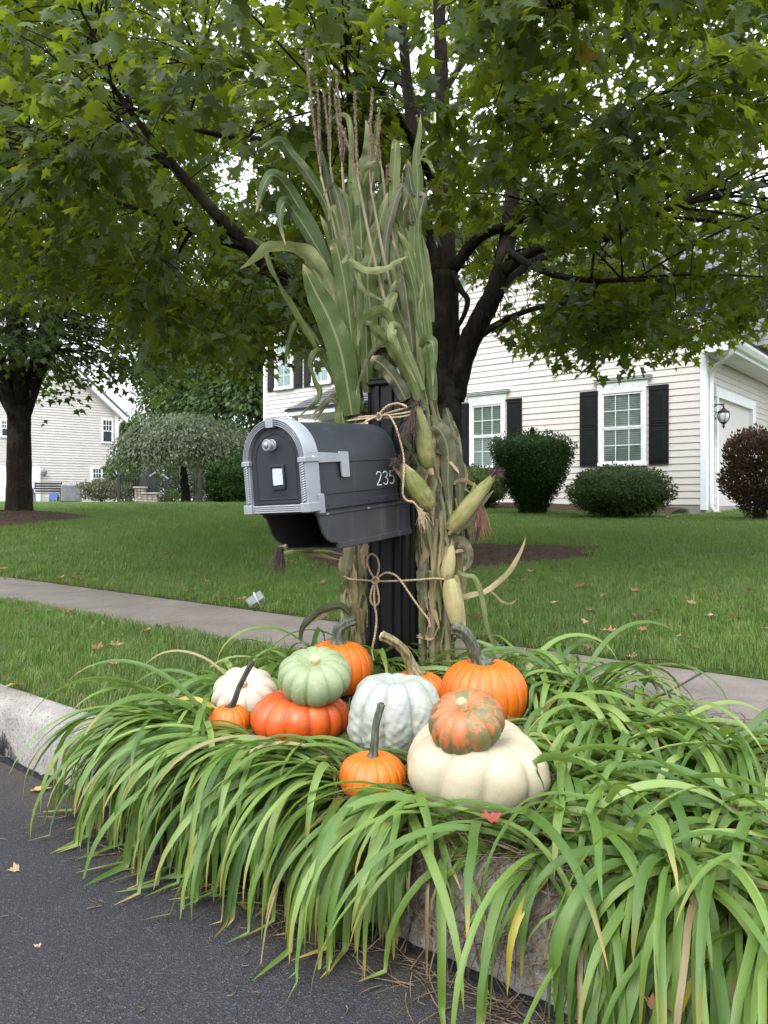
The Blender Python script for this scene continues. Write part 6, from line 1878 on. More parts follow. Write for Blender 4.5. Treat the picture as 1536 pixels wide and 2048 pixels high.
# long dry leaves trailing right
leaf(s6, [(905, 1190), (923, 1194), (950, 1188), (975, 1180), (1014, 1148), (1034, 1118), (1046, 1092), (1052, 1072)], 12, 'corn_dry', 2.84, n=36, twist=(0, .5, -.3, .6))
leaf(s6, [(975, 1178), (990, 1190), (1005, 1204), (1022, 1207), (1034, 1198)], 5, 'corn_dry', 2.84, n=20)
leaf(s6, [(915, 1142), (930, 1150), (949, 1154), (960, 1180), (968, 1215), (972, 1245), (988, 1288), (1020, 1315), (1058, 1340)], 11, 'corn_pale', 2.82, n=36, twist=(0, .6, .2, -.4, .2))
leaf(s3, [(700, 1228), (680, 1212), (650, 1218), (625, 1235), (608, 1252), (602, 1275), (610, 1290)], 18, 'corn_wilt', 2.92, n=28, twist=(.2, .5, .3))
leaf(s3, [(692, 1210), (660, 1222), (640, 1236), (622, 1244)], 10, 'corn_dry', 2.94, n=18)
leaf(s1, [(560, 1080), (585, 1088), (606, 1100), (640, 1110), (680, 1120)], 14, 'corn_dry', 3.02, n=20)
leaf(s1, [(568, 1106), (590, 1098), (600, 1092), (640, 1100), (690, 1110)], 16, 'corn', 3.0, n=20)

def silk(parent, root_, d, n, L, spread, mat, sag=.5, r=.0006):
    m = MB(); root_ = Vector(root_); d = Vector(d).normalized(); o0 = parent_loc(parent)
    for i in range(n):
        v = (d + Vector(CR.normal(0, spread, 3))).normalized(); ln = L * CR.uniform(.55, 1.1)
        p = root_ + Vector(CR.normal(0, .005, 3)); pts = [p - o0]
        for k_ in range(6):
            v = (v + Vector((0, 0, -sag * .22)) + Vector(CR.normal(0, .16, 3))).normalized()
            p = p + v * ln / 6; pts.append(p - o0)
        m.tube(pts, [r * 1.3, r * 1.2, r, r, r, r, r * .5], 3, cap=False)
    return ob('silk', m, M[mat], parent, kind='stuff')
def ear(st, a, b, Y, wpx, mat, leaves=5, silk_mat='silk', sn=110, sL=.05, sag=.8, sdir=None, spread=.42, dY=0.0):
    """Ear from its butt a (px) to its tip b (px)."""
    A_, B_ = W(*a, Y), W(*b, Y + dY); r = wpx / 2 / 1530 * Y
    L = (B_ - A_).length; ax = (B_ - A_).normalized()
    t = np.linspace(0, 1, 22); pr = np.interp(t, [0, .08, .25, .5, .75, .92, 1], [.55, .8, 1, .97, .74, .42, .20]) * r
    o0 = parent_loc(st)
    e = ob('corn_ear', MB().tube([A_ + ax * L * f - o0 for f in t], list(pr * .93), 18, 9, .03), M[mat], st, smooth=True)
    vv = norm(np.array([A_ - Vector((0, 0, EYE))]))[0]; u = Vector(np.cross(np.array(ax), vv)).normalized(); w_ = ax.cross(u)
    if w_.dot(Vector(vv)) > 0: w_ = -w_
    for i in range(leaves):
        an = -1.3 + 2.6 * (i + .5) / leaves + CR.uniform(-.2, .2)
        P = []; k = 22; us = np.linspace(-1, 1, 7); V = []
        l1 = CR.uniform(.92, 1.18); hwid = CR.uniform(.75, 1.15); bow = CR.uniform(0, .008)
        for q in range(k):
            f = q / (k - 1) * l1; rad = np.interp(f, t, pr) * (1.02 + .03 * i / leaves) + .0015 + (bow * max(0, f - .75) * 3)
            for uu in us:
                wa = hwid * np.interp(q / (k - 1), [0, .2, .6, 1], [1.0, 1.0, .8, .08])
                ang = an + uu * wa + .25 * math.sin(f * 2.5 + i)
                V.append(A_ + ax * (L * f) + (w_ * math.cos(ang) + u * math.sin(ang)) * (rad + .0006 * math.cos(uu * 9)) - o0)
        idx = np.arange(k * 7).reshape(k, 7); F = np.stack([idx[:-1, :-1], idx[:-1, 1:], idx[1:, 1:], idx[1:, :-1]], -1).reshape(-1, 4)
        me = arr_mesh('husk_leaf', np.array(V), F, {'along': np.repeat(np.linspace(0, .95, k), 7), 'across': np.tile(us, k)}, smooth=True)
        ob('husk_leaf', me, M[mat if i else ('corn_dry' if CR.random() < .5 else mat)], e)
    if silk_mat:
        silk(e, B_, sdir or ax, sn, sL, spread, silk_mat, sag)
    return e
e1 = ear(s4, (857, 935), (836, 812), 2.80, 33, 'husk', 5, 'silk', 130, .045, 1.2, spread=.5)
silk(e1, W(828, 822, 2.77), (-.25, -.1, -1), 150, .12, .12, 'silk', .3)
e2 = ear(s4, (862, 1018), (802, 927), 2.76, 40, 'husk', 5, 'silk', 190, .050, .9, sdir=(-.8, -.2, .5), spread=.5)
silk(e2, W(822, 918, 2.78), (0, 0, 1), 90, .03, .6, 'silk', .4)
e3 = ear(s6, (900, 1062), (986, 953), 2.84, 33, 'husk', 5, 'silk', 120, .05, .2, spread=.5)
silk(e3, W(960, 1010, 2.83), (0, 0, -1), 130, .13, .10, 'silk_red', .4)
silk(e3, W(955, 1055, 2.83), (-.15, 0, -1), 60, .06, .12, 'silk', .4)
e4 = ear(s6, (900, 1158), (914, 1258), 2.80, 35, 'husk_pale', 5, None)
ear(s6, (892, 1160), (905, 1090), 2.84, 26, 'husk_pale', 3, None)
e5 = ear(s1, (640, 1090), (566, 1095), 3.02, 26, 'husk', 4, 'silk', 60, .05, 1.4)
silk(e5, W(562, 1098, 3.02), (-.2, 0, -1), 150, .10, .12, 'silk', .3)
leaf(s6, [(905, 968), (925, 960), (945, 968), (958, 975)], 9, 'corn_dry', 2.86, n=14)
leaf(s6, [(915, 985), (922, 972), (940, 985)], 9, 'corn_pale', 2.88, n=12)

# jute twine: two knots with bows
def cord(parent, pts, r=.0035, n_per=220, hairs=True):
    P3 = [tuple(W(*p)) for p in pts]; L = sum((Vector(P3[i + 1]) - Vector(P3[i])).length for i in range(len(P3) - 1))
    n = max(24, int(L * n_per)); S = spline(P3, n); o0 = parent_loc(parent)
    T = norm(np.gradient(S, axis=0)); a = norm(np.cross(T, np.array([.21, .9, .37]))); b = np.cross(T, a)
    s = np.linspace(0, L, n); m = MB()
    for ph in (0, math.pi):
        an = s * 2 * math.pi / .017 + ph
        Q = S + (a * np.cos(an)[:, None] + b * np.sin(an)[:, None]) * r * .62
        m.tube([Vector(q) - o0 for q in Q], r * .72, 6)
    if hairs:
        for i in range(int(L * 240)):
            k_ = int(CR.integers(0, n - 1)); d = Vector(CR.normal(size=3)).normalized(); p = Vector(S[k_]) - o0
            m.tube([p, p + d * .006, p + d * .010 + Vector(CR.normal(0, .003, 3))], [.0003, .00025, .0001], 3, cap=False)
    return m
def twine(label, loc_px, parts):
    root = empty('twine', W(*loc_px), label=label, category='twine', group='jute twine tied round the corn and post')
    for nm, pts in parts:
        ob(nm, cord(root, pts), M['twine'], root, smooth=True)
    return root
t1 = twine('upper jute twine with its bow lying over the mailbox back', (757, 835, 2.84), [
    ('band', [(690, 842, 2.98), (722, 838, 2.90), (757, 836, 2.84), (800, 834, 2.80), (826, 830, 2.79), (850, 832, 2.83)]),
    ('band', [(700, 838, 2.99), (730, 833, 2.92), (760, 832, 2.85), (796, 828, 2.80), (830, 822, 2.80)]),
    ('bow_loop', [(757, 832, 2.83), (768, 818, 2.82), (790, 808, 2.80), (808, 810, 2.80), (812, 816, 2.80), (796, 820, 2.80), (775, 826, 2.82), (757, 832, 2.83)]),
    ('bow_loop', [(757, 830, 2.82), (775, 812, 2.80), (795, 807, 2.79), (810, 813, 2.79)]),
    ('tail', [(757, 834, 2.82), (776, 830, 2.81), (790, 850, 2.79), (800, 880, 2.78), (807, 912, 2.77), (808, 940, 2.73), (806, 970, 2.72), (806, 990, 2.72), (815, 1002, 2.72), (826, 1004, 2.72), (838, 1018, 2.72)]),
    ('tail', [(757, 832, 2.83), (742, 838, 2.82), (728, 846, 2.80), (716, 852, 2.80)]),
    ('knot', [(752, 836, 2.82), (757, 826, 2.81), (763, 834, 2.81), (756, 840, 2.82), (752, 832, 2.82)])])
fr = MB()
o0 = parent_loc(t1)
for (x0, y0, Yq, dx, dy, cnt) in ((838, 1018, 2.72, 12, 34, 46), (718, 851, 2.80, -26, 10, 40)):
    for i in range(cnt):
        a_ = W(x0 + CR.normal(0, 3), y0 + CR.normal(0, 3), Yq)
        b_ = W(x0 + dx + CR.normal(0, 9), y0 + dy + CR.normal(0, 8), Yq + CR.normal(0, .012))
        mm = a_.lerp(b_, .5) + Vector(CR.normal(0, .004, 3))
        fr.tube([a_ - o0, mm - o0, b_ - o0], [.0007, .0006, .0003], 3, cap=False)
ob('frayed_end', fr, M['twine'], t1, kind='stuff')
twine('lower jute twine tied in a bow on the front of the post', (750, 1162, 2.86), [
    ('band', [(688, 1152, 2.99), (700, 1158, 2.95), (725, 1160, 2.90), (750, 1162, 2.86), (790, 1162, 2.84), (830, 1160, 2.84), (870, 1157, 2.83), (898, 1160, 2.83), (915, 1158, 2.88)]),
    ('bow_loop', [(750, 1160, 2.85), (743, 1148, 2.84), (735, 1130, 2.83), (735, 1115, 2.83), (743, 1108, 2.83), (753, 1114, 2.83), (758, 1130, 2.83), (756, 1145, 2.84), (750, 1160, 2.85)]),
    ('bow_loop', [(750, 1164, 2.84), (743, 1180, 2.83), (741, 1200, 2.83), (748, 1211, 2.83), (757, 1205, 2.83), (757, 1188, 2.83), (752, 1166, 2.84)]),
    ('bow_loop', [(752, 1158, 2.85), (770, 1146, 2.84), (790, 1150, 2.83), (806, 1168, 2.82), (825, 1196, 2.81), (842, 1220, 2.81), (855, 1236, 2.81), (860, 1250, 2.81), (858, 1254, 2.81)]),
    ('tail', [(750, 1166, 2.84), (748, 1190, 2.83), (750, 1215, 2.82), (753, 1240, 2.82), (749, 1275, 2.80), (744, 1300, 2.79), (747, 1322, 2.78)]),
    ('knot', [(744, 1160, 2.84), (750, 1154, 2.83), (757, 1160, 2.83), (751, 1168, 2.83), (744, 1163, 2.84)])])

for st_, (a, b), Yq, m_ in ((s4, ((864, 950), (846, 860)), 2.785, 'corn_dry'), (s4, ((852, 945), (836, 850)), 2.79, 'corn_wilt'), (s4, ((866, 1030), (820, 958)), 2.745, 'corn_dry'), (s4, ((846, 1030), (806, 955)), 2.75, 'corn_dry'),
                            (s6, ((898, 1070), (955, 985)), 2.82, 'corn_dry'), (s6, ((912, 1068), (968, 1000)), 2.825, 'corn_wilt'), (s6, ((894, 1050), (940, 980)), 2.83, 'corn_pale'), (s6, ((896, 1150), (898, 1225)), 2.785, 'corn_dry'), (s6, ((912, 1150), (922, 1235)), 2.785, 'corn_dry')):
    leaf(st_, [a, (a[0] * .6 + b[0] * .4 + CR.uniform(-4, 4), a[1] * .6 + b[1] * .4), (b[0] + CR.uniform(-5, 5), b[1] + CR.uniform(-5, 5)), (b[0] + (b[0] - a[0]) * .3 + CR.uniform(-12, 12), b[1] + (b[1] - a[1]) * .25 + CR.uniform(-6, 10))], CR.uniform(12, 20), m_, Yq, n=22, fold=.5, wave=.12, twist=(CR.uniform(-.4, .4), CR.uniform(-.5, .5), CR.uniform(-1, 1)))
# ------------------------------------------------------------------ daylilies
LR = np.random.default_rng(909)
def blade(root, az, L, el0, curl, w, rng):
    """One arching strap leaf: grows from root, bends over, rests on ground, kerb and pumpkins."""
    n = 17; step = L / (n - 1)
    P = [np.array(root, float)]; el = el0; hits = 0
    for i in range(1, n):
        f = i / (n - 1)
        d = np.array([math.cos(az) * math.cos(el), math.sin(az) * math.cos(el), math.sin(el)])
        p = P[-1] + d * step
        for c, ax, rot in PUMPK:
            q = rot.T @ (p - c); e = ax * 1.05 + .006
            k = math.sqrt(((q / e) ** 2).sum())
            if k < 1:
                hits += 1
                if hits > 5: return None
                q = q / max(k, .2); p = c + rot @ q
        g = float(gz(p[0], p[1])) + .012
        s_ = UV(p[0], p[1])[0]
        if p[2] < g:
            if g > .1 and s_ < S_KERB + .05:
                # up against the kerb: stay outside its face
                p[2] = max(p[2], .012); sh = max(0, s_ - (S_KERB - .02)); p[0] -= .629 * sh; p[1] -= .777 * sh
            else:
                p[2] = g
            el = max(el, -.35)
        P.append(p)
        el -= curl * (.35 + 1.5 * f) / n
        el = max(el, -1.48)
        az += rng.normal(0, .05)
    P = np.array(P)
    if P[:, 1].min() < .56: return None
    # leave the pumpkins' faces and a bare stretch of kerb uncovered, as they were left in the garden
    bx = 768 + 1530 * P[:, 0] / P[:, 1]; by = 1000 - 1530 * (P[:, 2] - EYE) / P[:, 1]
    for (cx, cy, cY, hx, hy) in PUMPX:
        if ((((bx - cx) / (hx * 1.02)) ** 2 + ((by - cy) / (hy * 1.02)) ** 2 < 1) & (P[:, 1] < cY + .03) & (by < cy + .62 * hy)).any():
            if rng.random() < .94: return None
    ss_, vv_ = UV(P[:, 0], P[:, 1])
    if ((vv_ > -.95) & (vv_ < -.60) & (ss_ < 1.42) & (P[:, 2] < .175)).any() and rng.random() < .82: return None
    T = norm(np.gradient(P, axis=0)); h = np.array([math.cos(az), math.sin(az), 0])
    sd = norm(np.cross(T, np.cross(h, np.array([0, 0, 1.0])) * 0 + np.array([0, 0, 1.0]) + .3 * h)); 
    tw = rng.normal(0, .25); t = np.linspace(0, 1, n); ang = tw + rng.normal(0, .55) * t
    Nn = np.cross(sd, T); S = sd * np.cos(ang)[:, None] + Nn * np.sin(ang)[:, None]; N_ = np.cross(S, T)
    pw = np.interp(t, [0, .12, .4, .75, .92, 1], [.55, .8, 1, .78, .38, .03]) * w / 2
    V = np.stack([P - S * pw[:, None] + N_ * (pw * .45)[:, None], P, P + S * pw[:, None] + N_ * (pw * .45)[:, None]], 1).reshape(-1, 3)
    return V, t
BL_F = None
def blade_obj(parent, V, t, mat):
    global BL_F
    n = len(t)
    if BL_F is None:
        idx = np.arange(n * 3).reshape(n, 3)
        BL_F = np.stack([idx[:-1, :-1], idx[:-1, 1:], idx[1:, 1:], idx[1:, :-1]], -1).reshape(-1, 4)
    me = arr_mesh('leaf', V, BL_F, {'along': np.repeat(t, 3), 'across': np.tile([-1., 0., 1.], n)}, smooth=True)
    me.materials.append(M[mat])
    return ob('leaf', me, None, parent)
LAB = ['daylily clump hanging over the kerb at the far left end of the bed', 'daylily clump drooping over the kerb below the tiny orange pumpkin',
       'daylily clump spilling down the kerb below the red orange pumpkin', 'daylily clump combed over the kerb left of the small front pumpkin',
       'daylily clump hanging over the kerb under the small front pumpkin', 'daylily clump falling over the kerb below the huge cream pumpkin',
       'daylily clump over the bare stretch of kerb in the front', 'daylily clump with long leaves at the bottom right kerb',
       'daylily clump nearest the viewer at the lower right corner', 'daylily clump at the lower right frame edge']
clumps = []       # s, v, blades, combed towards the road, label, leaf length, height 0..1
i = 0
for v in (-1.93, -1.79, -1.62, -1.45, -1.27, -1.08, -.92, -.70, -.50, -.30):
    clumps.append((1.475 + .05 * (i % 2), v, (118 if i < 5 else (105, 34, 70, 112, 118)[i - 5]), True, LAB[i], .56, .0)); i += 1
for (s, v, lab, h_) in ((1.80, -2.12, 'daylily clump on the grass side at the left end of the bed', .5), (1.66, -2.02, 'daylily clump left of the flat cream pumpkin', .3),
                    (1.80, -.86, 'daylily clump close behind the right side of the huge cream pumpkin', .35), (1.78, -.64, 'tangled daylily clump right of the pumpkins in the second row', .45),
                    (1.76, -.40, 'tangled daylily clump in the second row at the right', .5), (2.12, -2.12, 'daylily clump by the pavement left of the corn bundles', .7),
                    (2.28, -1.92, 'daylily clump behind the left corn bundle', .6), (2.10, -1.04, 'daylily clump right of the biggest orange pumpkin', .7),
                    (2.08, -.80, 'daylily clump in the back row before the right pavement', .75), (2.10, -.58, 'daylily clump in the back row towards the right edge', .75),
                    (2.32, -1.32, 'daylily clump beside the foot of the right corn bundle', .8), (2.34, -1.08, 'small upright daylily clump behind the right corn bundle', 1.0),
                    (1.60, -1.76, 'low daylily clump wedged under the tiny orange pumpkin', .1)):
    clumps.append((s, v, 105, False, lab, .50, h_))
SDIR = math.atan2(.777, .629)                      # away from the road
for ci, (s, v, cnt, comb, lab, L0, hgt) in enumerate(clumps):
    x, y = XY(s, v); z = gz1(x, y)
    root = empty('daylily', (x, y, z), label=lab, category='daylily', group='daylilies planted round the mailbox')
    made = 0; tries = 0
    while made < cnt and tries < cnt * 3:
        tries += 1
        r_ = abs(LR.normal(0, .06)); a_ = LR.uniform(0, 6.28)
        p0 = (x + r_ * math.cos(a_), y + r_ * math.sin(a_)); 
        if UV(*p0)[0] < S_BACK + .01: continue
        if comb:
            az = SDIR + math.pi + (LR.normal(-.42, .52) if v < -1.2 else LR.normal(.2, .85))
            if LR.random() < .18: az = LR.uniform(0, 6.28)
            L = L0 * LR.uniform(.55, 1.15); el = LR.uniform(.10, .75) if LR.random() < .85 else LR.uniform(.7, 1.1); curl = LR.uniform(1.7, 3.4)
        else:
            az = LR.uniform(0, 6.28) if LR.random() < .5 else SDIR + math.pi + LR.normal(-.9 if v > -1.4 else .5, 1.0)
            L = L0 * LR.uniform(.6, 1.15); el = LR.uniform(.10 + .25 * hgt, .65 + .6 * hgt); curl = LR.uniform(1.8, 4.0)
        rr = LR.random()
        res = blade((p0[0], p0[1], gz1(*p0) + .005), az, L, el, curl, LR.uniform(.0145, .0235) * (.55 if rr > .971 else 1), LR)
        if res is None: continue
        V, t = res
        blade_obj(root, V - np.array([x, y, z]), t, 'lily' if rr < .965 else ('lily_yellow' if rr < .971 else 'lily_dry'))
        made += 1
# dead leaves and thatch lying under the clumps and along the gutter
def thatch(name, n, sf, vr, Lr, mat, zt=.012, rise=.03):
    s = sf(LR, n); v = LR.uniform(*vr, n); x, y = XY(s, v); z = gz(x, y) + LR.uniform(.003, zt, n)
    a = LR.uniform(0, 6.28, n); L = LR.uniform(*Lr, n)
    A = np.stack([x, y, z], -1); D = np.stack([np.cos(a) * L, np.sin(a) * L, LR.uniform(-.2, 1, n) * rise], -1)
    B = A + D * .5 + np.stack([LR.normal(0, .012, n), LR.normal(0, .012, n), LR.uniform(0, rise, n)], -1); C = A + D
    for Q in (A, B, C):
        Q[:, 2] = np.maximum(Q[:, 2], gz(Q[:, 0], Q[:, 1]) + .003)
    V, F = tube_batch(A, B, C, LR.uniform(.0008, .0022, n), np.full(n, .0005), 3, 3)
    return ob(name, arr_mesh(name, V, F), M[mat], kind='stuff')
thatch('dead_leaf_litter', 5200, lambda r, n: r.uniform(S_BACK - .1, S_WALK, n), (-1.95, .4), (.05, .22), 'straw', .03, .05)
thatch('gutter_litter', 620, lambda r, n: 1.275 - np.abs(r.normal(0, .05, n)), (-2.0, .2), (.03, .14), 'straw', .006, .012)
thatch('fine_grit', 260, lambda r, n: 1.2 - np.abs(r.normal(0, .45, n)), (-4.5, .3), (.008, .035), 'straw', .003, .003)
# straggling strands over the bare kerb face
def hang(n):
    m = MB()
    for i in range(n):
        v = LR.uniform(-1.05, -.25); s0 = LR.uniform(1.30, 1.44)
        pts = [(*XY(s0, v), .21), (*XY(1.315, v + LR.normal(0, .03)), .198), (*XY(1.286, v + LR.normal(0, .05)), LR.uniform(.10, .16)), (*XY(1.278, v + LR.normal(0, .07)), LR.uniform(.01, .09))]
        m.tube([tuple(p) for p in spline(pts, 9)], [.0016] * 8 + [.0006], 3, cap=False)
    return m
ob('dry_root_strands', hang(110), M['straw'], kind='stuff')

# ------------------------------------------------------------------ grass
def tuft(name, nb, rad, h, wd, mat, seed):
    r = np.random.default_rng(seed); m = MB()
    for i in range(nb):
        a = r.uniform(0, 6.28); q = rad * math.sqrt(r.random()); x, y = q * math.cos(a), q * math.sin(a)
        az = r.uniform(0, 6.28); hh = h * r.uniform(.55, 1.2); ln = r.uniform(.2, .8) * hh
        dx, dy = math.cos(az), math.sin(az); w_ = wd * r.uniform(.7, 1.2); px_, py_ = -dy * w_, dx * w_
        m.add([(x - px_, y - py_, 0), (x + px_, y + py_, 0), (x + dx * ln * .35 + px_ * .7, y + dy * ln * .35 + py_ * .7, hh * .6), (x + dx * ln * .35 - px_ * .7, y + dy * ln * .35 - py_ * .7, hh * .6), (x + dx * ln, y + dy * ln, hh)],
              [(0, 1, 2, 3), (3, 2, 4)])
    me = m.mesh(name); me.materials.append(M[mat])
    return bpy.data.objects.new(name, me)
def scatter(name, emitter_mesh, src, density, smin, smax, seed):
    o = ob(name, emitter_mesh, None, kind='stuff')
    ng = bpy.data.node_groups.new(name, 'GeometryNodeTree')
    ng.interface.new_socket('Geometry', in_out='INPUT', socket_type='NodeSocketGeometry')
    ng.interface.new_socket('Geometry', in_out='OUTPUT', socket_type='NodeSocketGeometry')
    N = ng.nodes; Lk = ng.links
    gi = N.new('NodeGroupInput'); go = N.new('NodeGroupOutput')
    dp = N.new('GeometryNodeDistributePointsOnFaces'); dp.inputs['Density'].default_value = density; dp.inputs['Seed'].default_value = seed
    prev = None; join = N.new('GeometryNodeJoinGeometry')
    Lk.new(gi.outputs[0], dp.inputs['Mesh'])
    rz = N.new('FunctionNodeRandomValue'); rz.data_type = 'FLOAT_VECTOR'
    rz.inputs[0].default_value = (-.12, -.12, 0); rz.inputs[1].default_value = (.12, .12, 6.283)
    rs = N.new('FunctionNodeRandomValue'); rs.data_type = 'FLOAT'; rs.inputs[2].default_value = smin; rs.inputs[3].default_value = smax
    gg = N.new('GeometryNodeGeometryToInstance')
    for s_ in src:
        oi = N.new('GeometryNodeObjectInfo'); oi.inputs['Object'].default_value = s_; oi.inputs['As Instance'].default_value = True
        Lk.new(oi.outputs['Geometry'], gg.inputs[0])
    ip = N.new('GeometryNodeInstanceOnPoints'); ip.inputs['Pick Instance'].default_value = True
    Lk.new(dp.outputs['Points'], ip.inputs['Points'])
    gj = N.new('GeometryNodeJoinGeometry')
    for nd in [n_ for n_ in N if n_.bl_idname == 'GeometryNodeObjectInfo']:
        Lk.new(nd.outputs['Geometry'], gj.inputs[0])
    N.remove(gg)
    Lk.new(gj.outputs[0], ip.inputs['Instance'])
    Lk.new(rz.outputs[0], ip.inputs['Rotation']); Lk.new(rs.outputs[1], ip.inputs['Scale'])
    Lk.new(ip.outputs[0], go.inputs[0])
    md = o.modifiers.new('scatter', 'NODES'); md.node_group = ng
    return o
def patch(name, ss, vv, keep):
    S, V_ = np.meshgrid(np.array(ss), np.array(vv), indexing='ij'); X, Y = XY(S, V_); Z = gz(X, Y)
    n, m_ = S.shape; idx = np.arange(n * m_).reshape(n, m_)
    F = np.stack([idx[:-1, :-1], idx[:-1, 1:], idx[1:, 1:], idx[1:, :-1]], -1).reshape(-1, 4)
    P = np.stack([X, Y, Z], -1).reshape(-1, 3)
    c = P[F].mean(1)
    return arr_mesh(name, P, F[keep(c)])
def out_of_beds(c):
    k = np.ones(len(c), bool)
    for (cx, cy, rx, ry) in ((TREE.x - .12, TREE.y - .15, 1.40, 1.10), (TREE2.x - .3, TREE2.y - .3, 1.45, 1.45)):
        wob = 1 + .16 * np.sin(np.arctan2(c[:, 1] - cy, c[:, 0] - cx) * 3 + 1)
        k &= ((c[:, 0] - cx) / rx) ** 2 + ((c[:, 1] - cy) / ry) ** 2 > wob * .93
    p = (c[:, 0] - HC.x) * -.777 + (c[:, 1] - HC.y) * .629; q = (c[:, 0] - HC.x) * .629 + (c[:, 1] - HC.y) * .777
    k &= ~((q > -1.12) & (p > -.2))
    px = 768 + 1530 * c[:, 0] / np.maximum(c[:, 1], .1)
    return k & (px > -160) & (px < 1700) & (c[:, 1] > .5)
near = lambda lo, hi: (lambda c: out_of_beds(c) & (c[:, 1] >= lo) & (c[:, 1] < hi))
g1 = [tuft('grass_tuft', 36, .055, .036, .0011, 'grass', 1), tuft('grass_tuft', 32, .055, .042, .0012, 'grass', 2), tuft('grass_tuft', 26, .06, .036, .0012, 'grass', 3)]
g2 = [tuft('grass_tuft', 60, .13, .05, .0022, 'grass', 4), tuft('grass_tuft', 56, .13, .055, .0022, 'grass', 5)]
g3 = [tuft('grass_tuft', 90, .32, .07, .0045, 'grass', 6)]
gd = [tuft('dry_tuft', 16, .05, .03, .0012, 'grass_dry', 7)]
fine_s = np.linspace(S_LAWN + .01, 9, 46); fine_v = np.linspace(-9, 2, 80)
scatter('verge_grass', patch('verge_grass', np.linspace(S_BACK + .03, S_WALK - .02, 8), np.linspace(-9, -2.0, 60), near(.5, 12)), g1, 520, .7, 1.35, 1)
scatter('lawn_grass', patch('lawn_grass', fine_s, fine_v, near(.5, 6.6)), g1, 420, .75, 1.3, 2)
scatter('middle_lawn_grass', patch('middle_lawn_grass', np.linspace(S_LAWN + .01, 16, 70), np.linspace(-18, 2, 110), near(6.6, 15)), g2, 95, .8, 1.25, 3)
scatter('far_lawn_grass', patch('far_lawn_grass', np.linspace(S_LAWN + .2, 40, 60), np.linspace(-45, 4, 110), near(15, 44)), g3, 14, .8, 1.3, 4)
scatter('dry_edge_grass', patch('dry_edge_grass', [S_BACK + .002, S_BACK + .05, S_BACK + .10], np.linspace(-7, -2.2, 40), near(.5, 12)), gd, 300, .6, 1.2, 5)
scatter('dry_verge_blades', patch('dry_verge_blades', np.linspace(S_BACK + .03, S_WALK - .02, 8), np.linspace(-9, -2.0, 60), near(.5, 12)), gd, 45, .5, 1.0, 8)
scatter('dry_lawn_blades', patch('dry_lawn_blades', fine_s, fine_v, near(.5, 6.6)), gd, 22, .5, 1.0, 9)
scatter('dry_lawn_edge', patch('dry_lawn_edge', [S_LAWN + .0, S_LAWN + .05], np.linspace(-9, 1, 60), near(.5, 12)), gd, 200, .6, 1.2, 6)

# ------------------------------------------------------------------ fallen leaves
def hit(px, py):
    """Where the sight line through a photo pixel meets the ground."""
    lo = .8
    for Y in np.arange(.8, 40, .01):
        p = W(px, py, Y)
        if p.z <= gz1(p.x, p.y): return p
    return W(px, py, 40)
FALL = []
for q in range(8):
    r_ = np.random.default_rng(500 + q); V = V0.copy()
    V[1:, :2] *= 1 + r_.normal(0, .07, (len(V) - 1, 1))
    V[:, 1] -= .4
    V[:, 2] = .10 + r_.uniform(.25, .9) * V[:, 0] ** 2 * (1 if q % 3 else -.6) + r_.uniform(.1, .6) * V[:, 1] ** 2 + r_.normal(0, .035, len(V)) + .2 * r_.normal() * V[:, 0]
    V[:, 2] -= V[:, 2].min()
    FALL.append((V, F0))
fall_mesh = {}
def fallen(px, py, wpx, mat, label, group=None, lift=.004, base=None):
    p = base or hit(px, py); q = int(LR.integers(0, 8))
    if (q, mat) not in fall_mesh:
        me = arr_mesh('fallen_leaf', FALL[q][0], FALL[q][1]); me.materials.append(M[mat]); fall_mesh[(q, mat)] = me
    o = ob('fallen_leaf', fall_mesh[(q, mat)], None, label=label, category='fallen leaf')
    if group: o['group'] = group
    s_ = wpx / 1530 * p.y
    o.scale = (s_, s_, s_ * LR.uniform(.7, 1.3)); o.rotation_euler = (LR.normal(0, .18), LR.normal(0, .18), LR.uniform(0, 6.28))
    o.location = (p.x, p.y, p.z + lift)
    return o
for px, py, w_ in ((53, 1228, 20), (100, 1226, 14), (122, 1227, 20), (144, 1233, 24), (208, 1257, 14), (290, 1270, 22), (318, 1262, 14), (192, 1303, 24), (75, 1291, 12)):
    fallen(px, py, w_, 'dry_leaf', 'small curled tan leaf on the grass strip by the kerb', 'tan leaves on the grass strip', .018)
fallen(236, 1298, 32, 'dry_leaf', 'larger upright pinkish tan leaf on the grass strip', None, .02)
fallen(228, 1338, 20, 'dry_leaf', 'tan leaf on the grass strip tucked against the daylilies', None, .02)
fallen(32, 1376, 36, 'yellow_leaf', 'big yellowish leaf lying on the kerb edge at the left')
fallen(82, 1583, 34, 'yellow_leaf', 'yellow and tan leaf on the asphalt by the kerb')
fallen(28, 1745, 22, 'dry_leaf', 'pale thin leaf alone on the asphalt at the left')
fallen(75, 1896, 16, 'dry_leaf', 'tiny pale leaf scrap low on the asphalt')
fallen(488, 1818, 34, 'yellow_leaf', 'yellowish leaf on the asphalt under the hanging daylily tips')
for px, py, w_ in ((120, 1163, 18), (152, 1166, 24), (170, 1168, 22), (4, 1145, 18), (380, 1191, 16), (404, 1194, 12), (448, 1203, 18), (462, 1204, 20), (474, 1205, 16), (484, 1207, 18), (440, 1201, 12), (584, 1222, 10), (612, 1225, 10)):
    fallen(px, py - 2, w_, 'dry_leaf', 'small dry leaf caught along the lawn edge of the pavement', 'dry leaves along the pavement edge', .016)
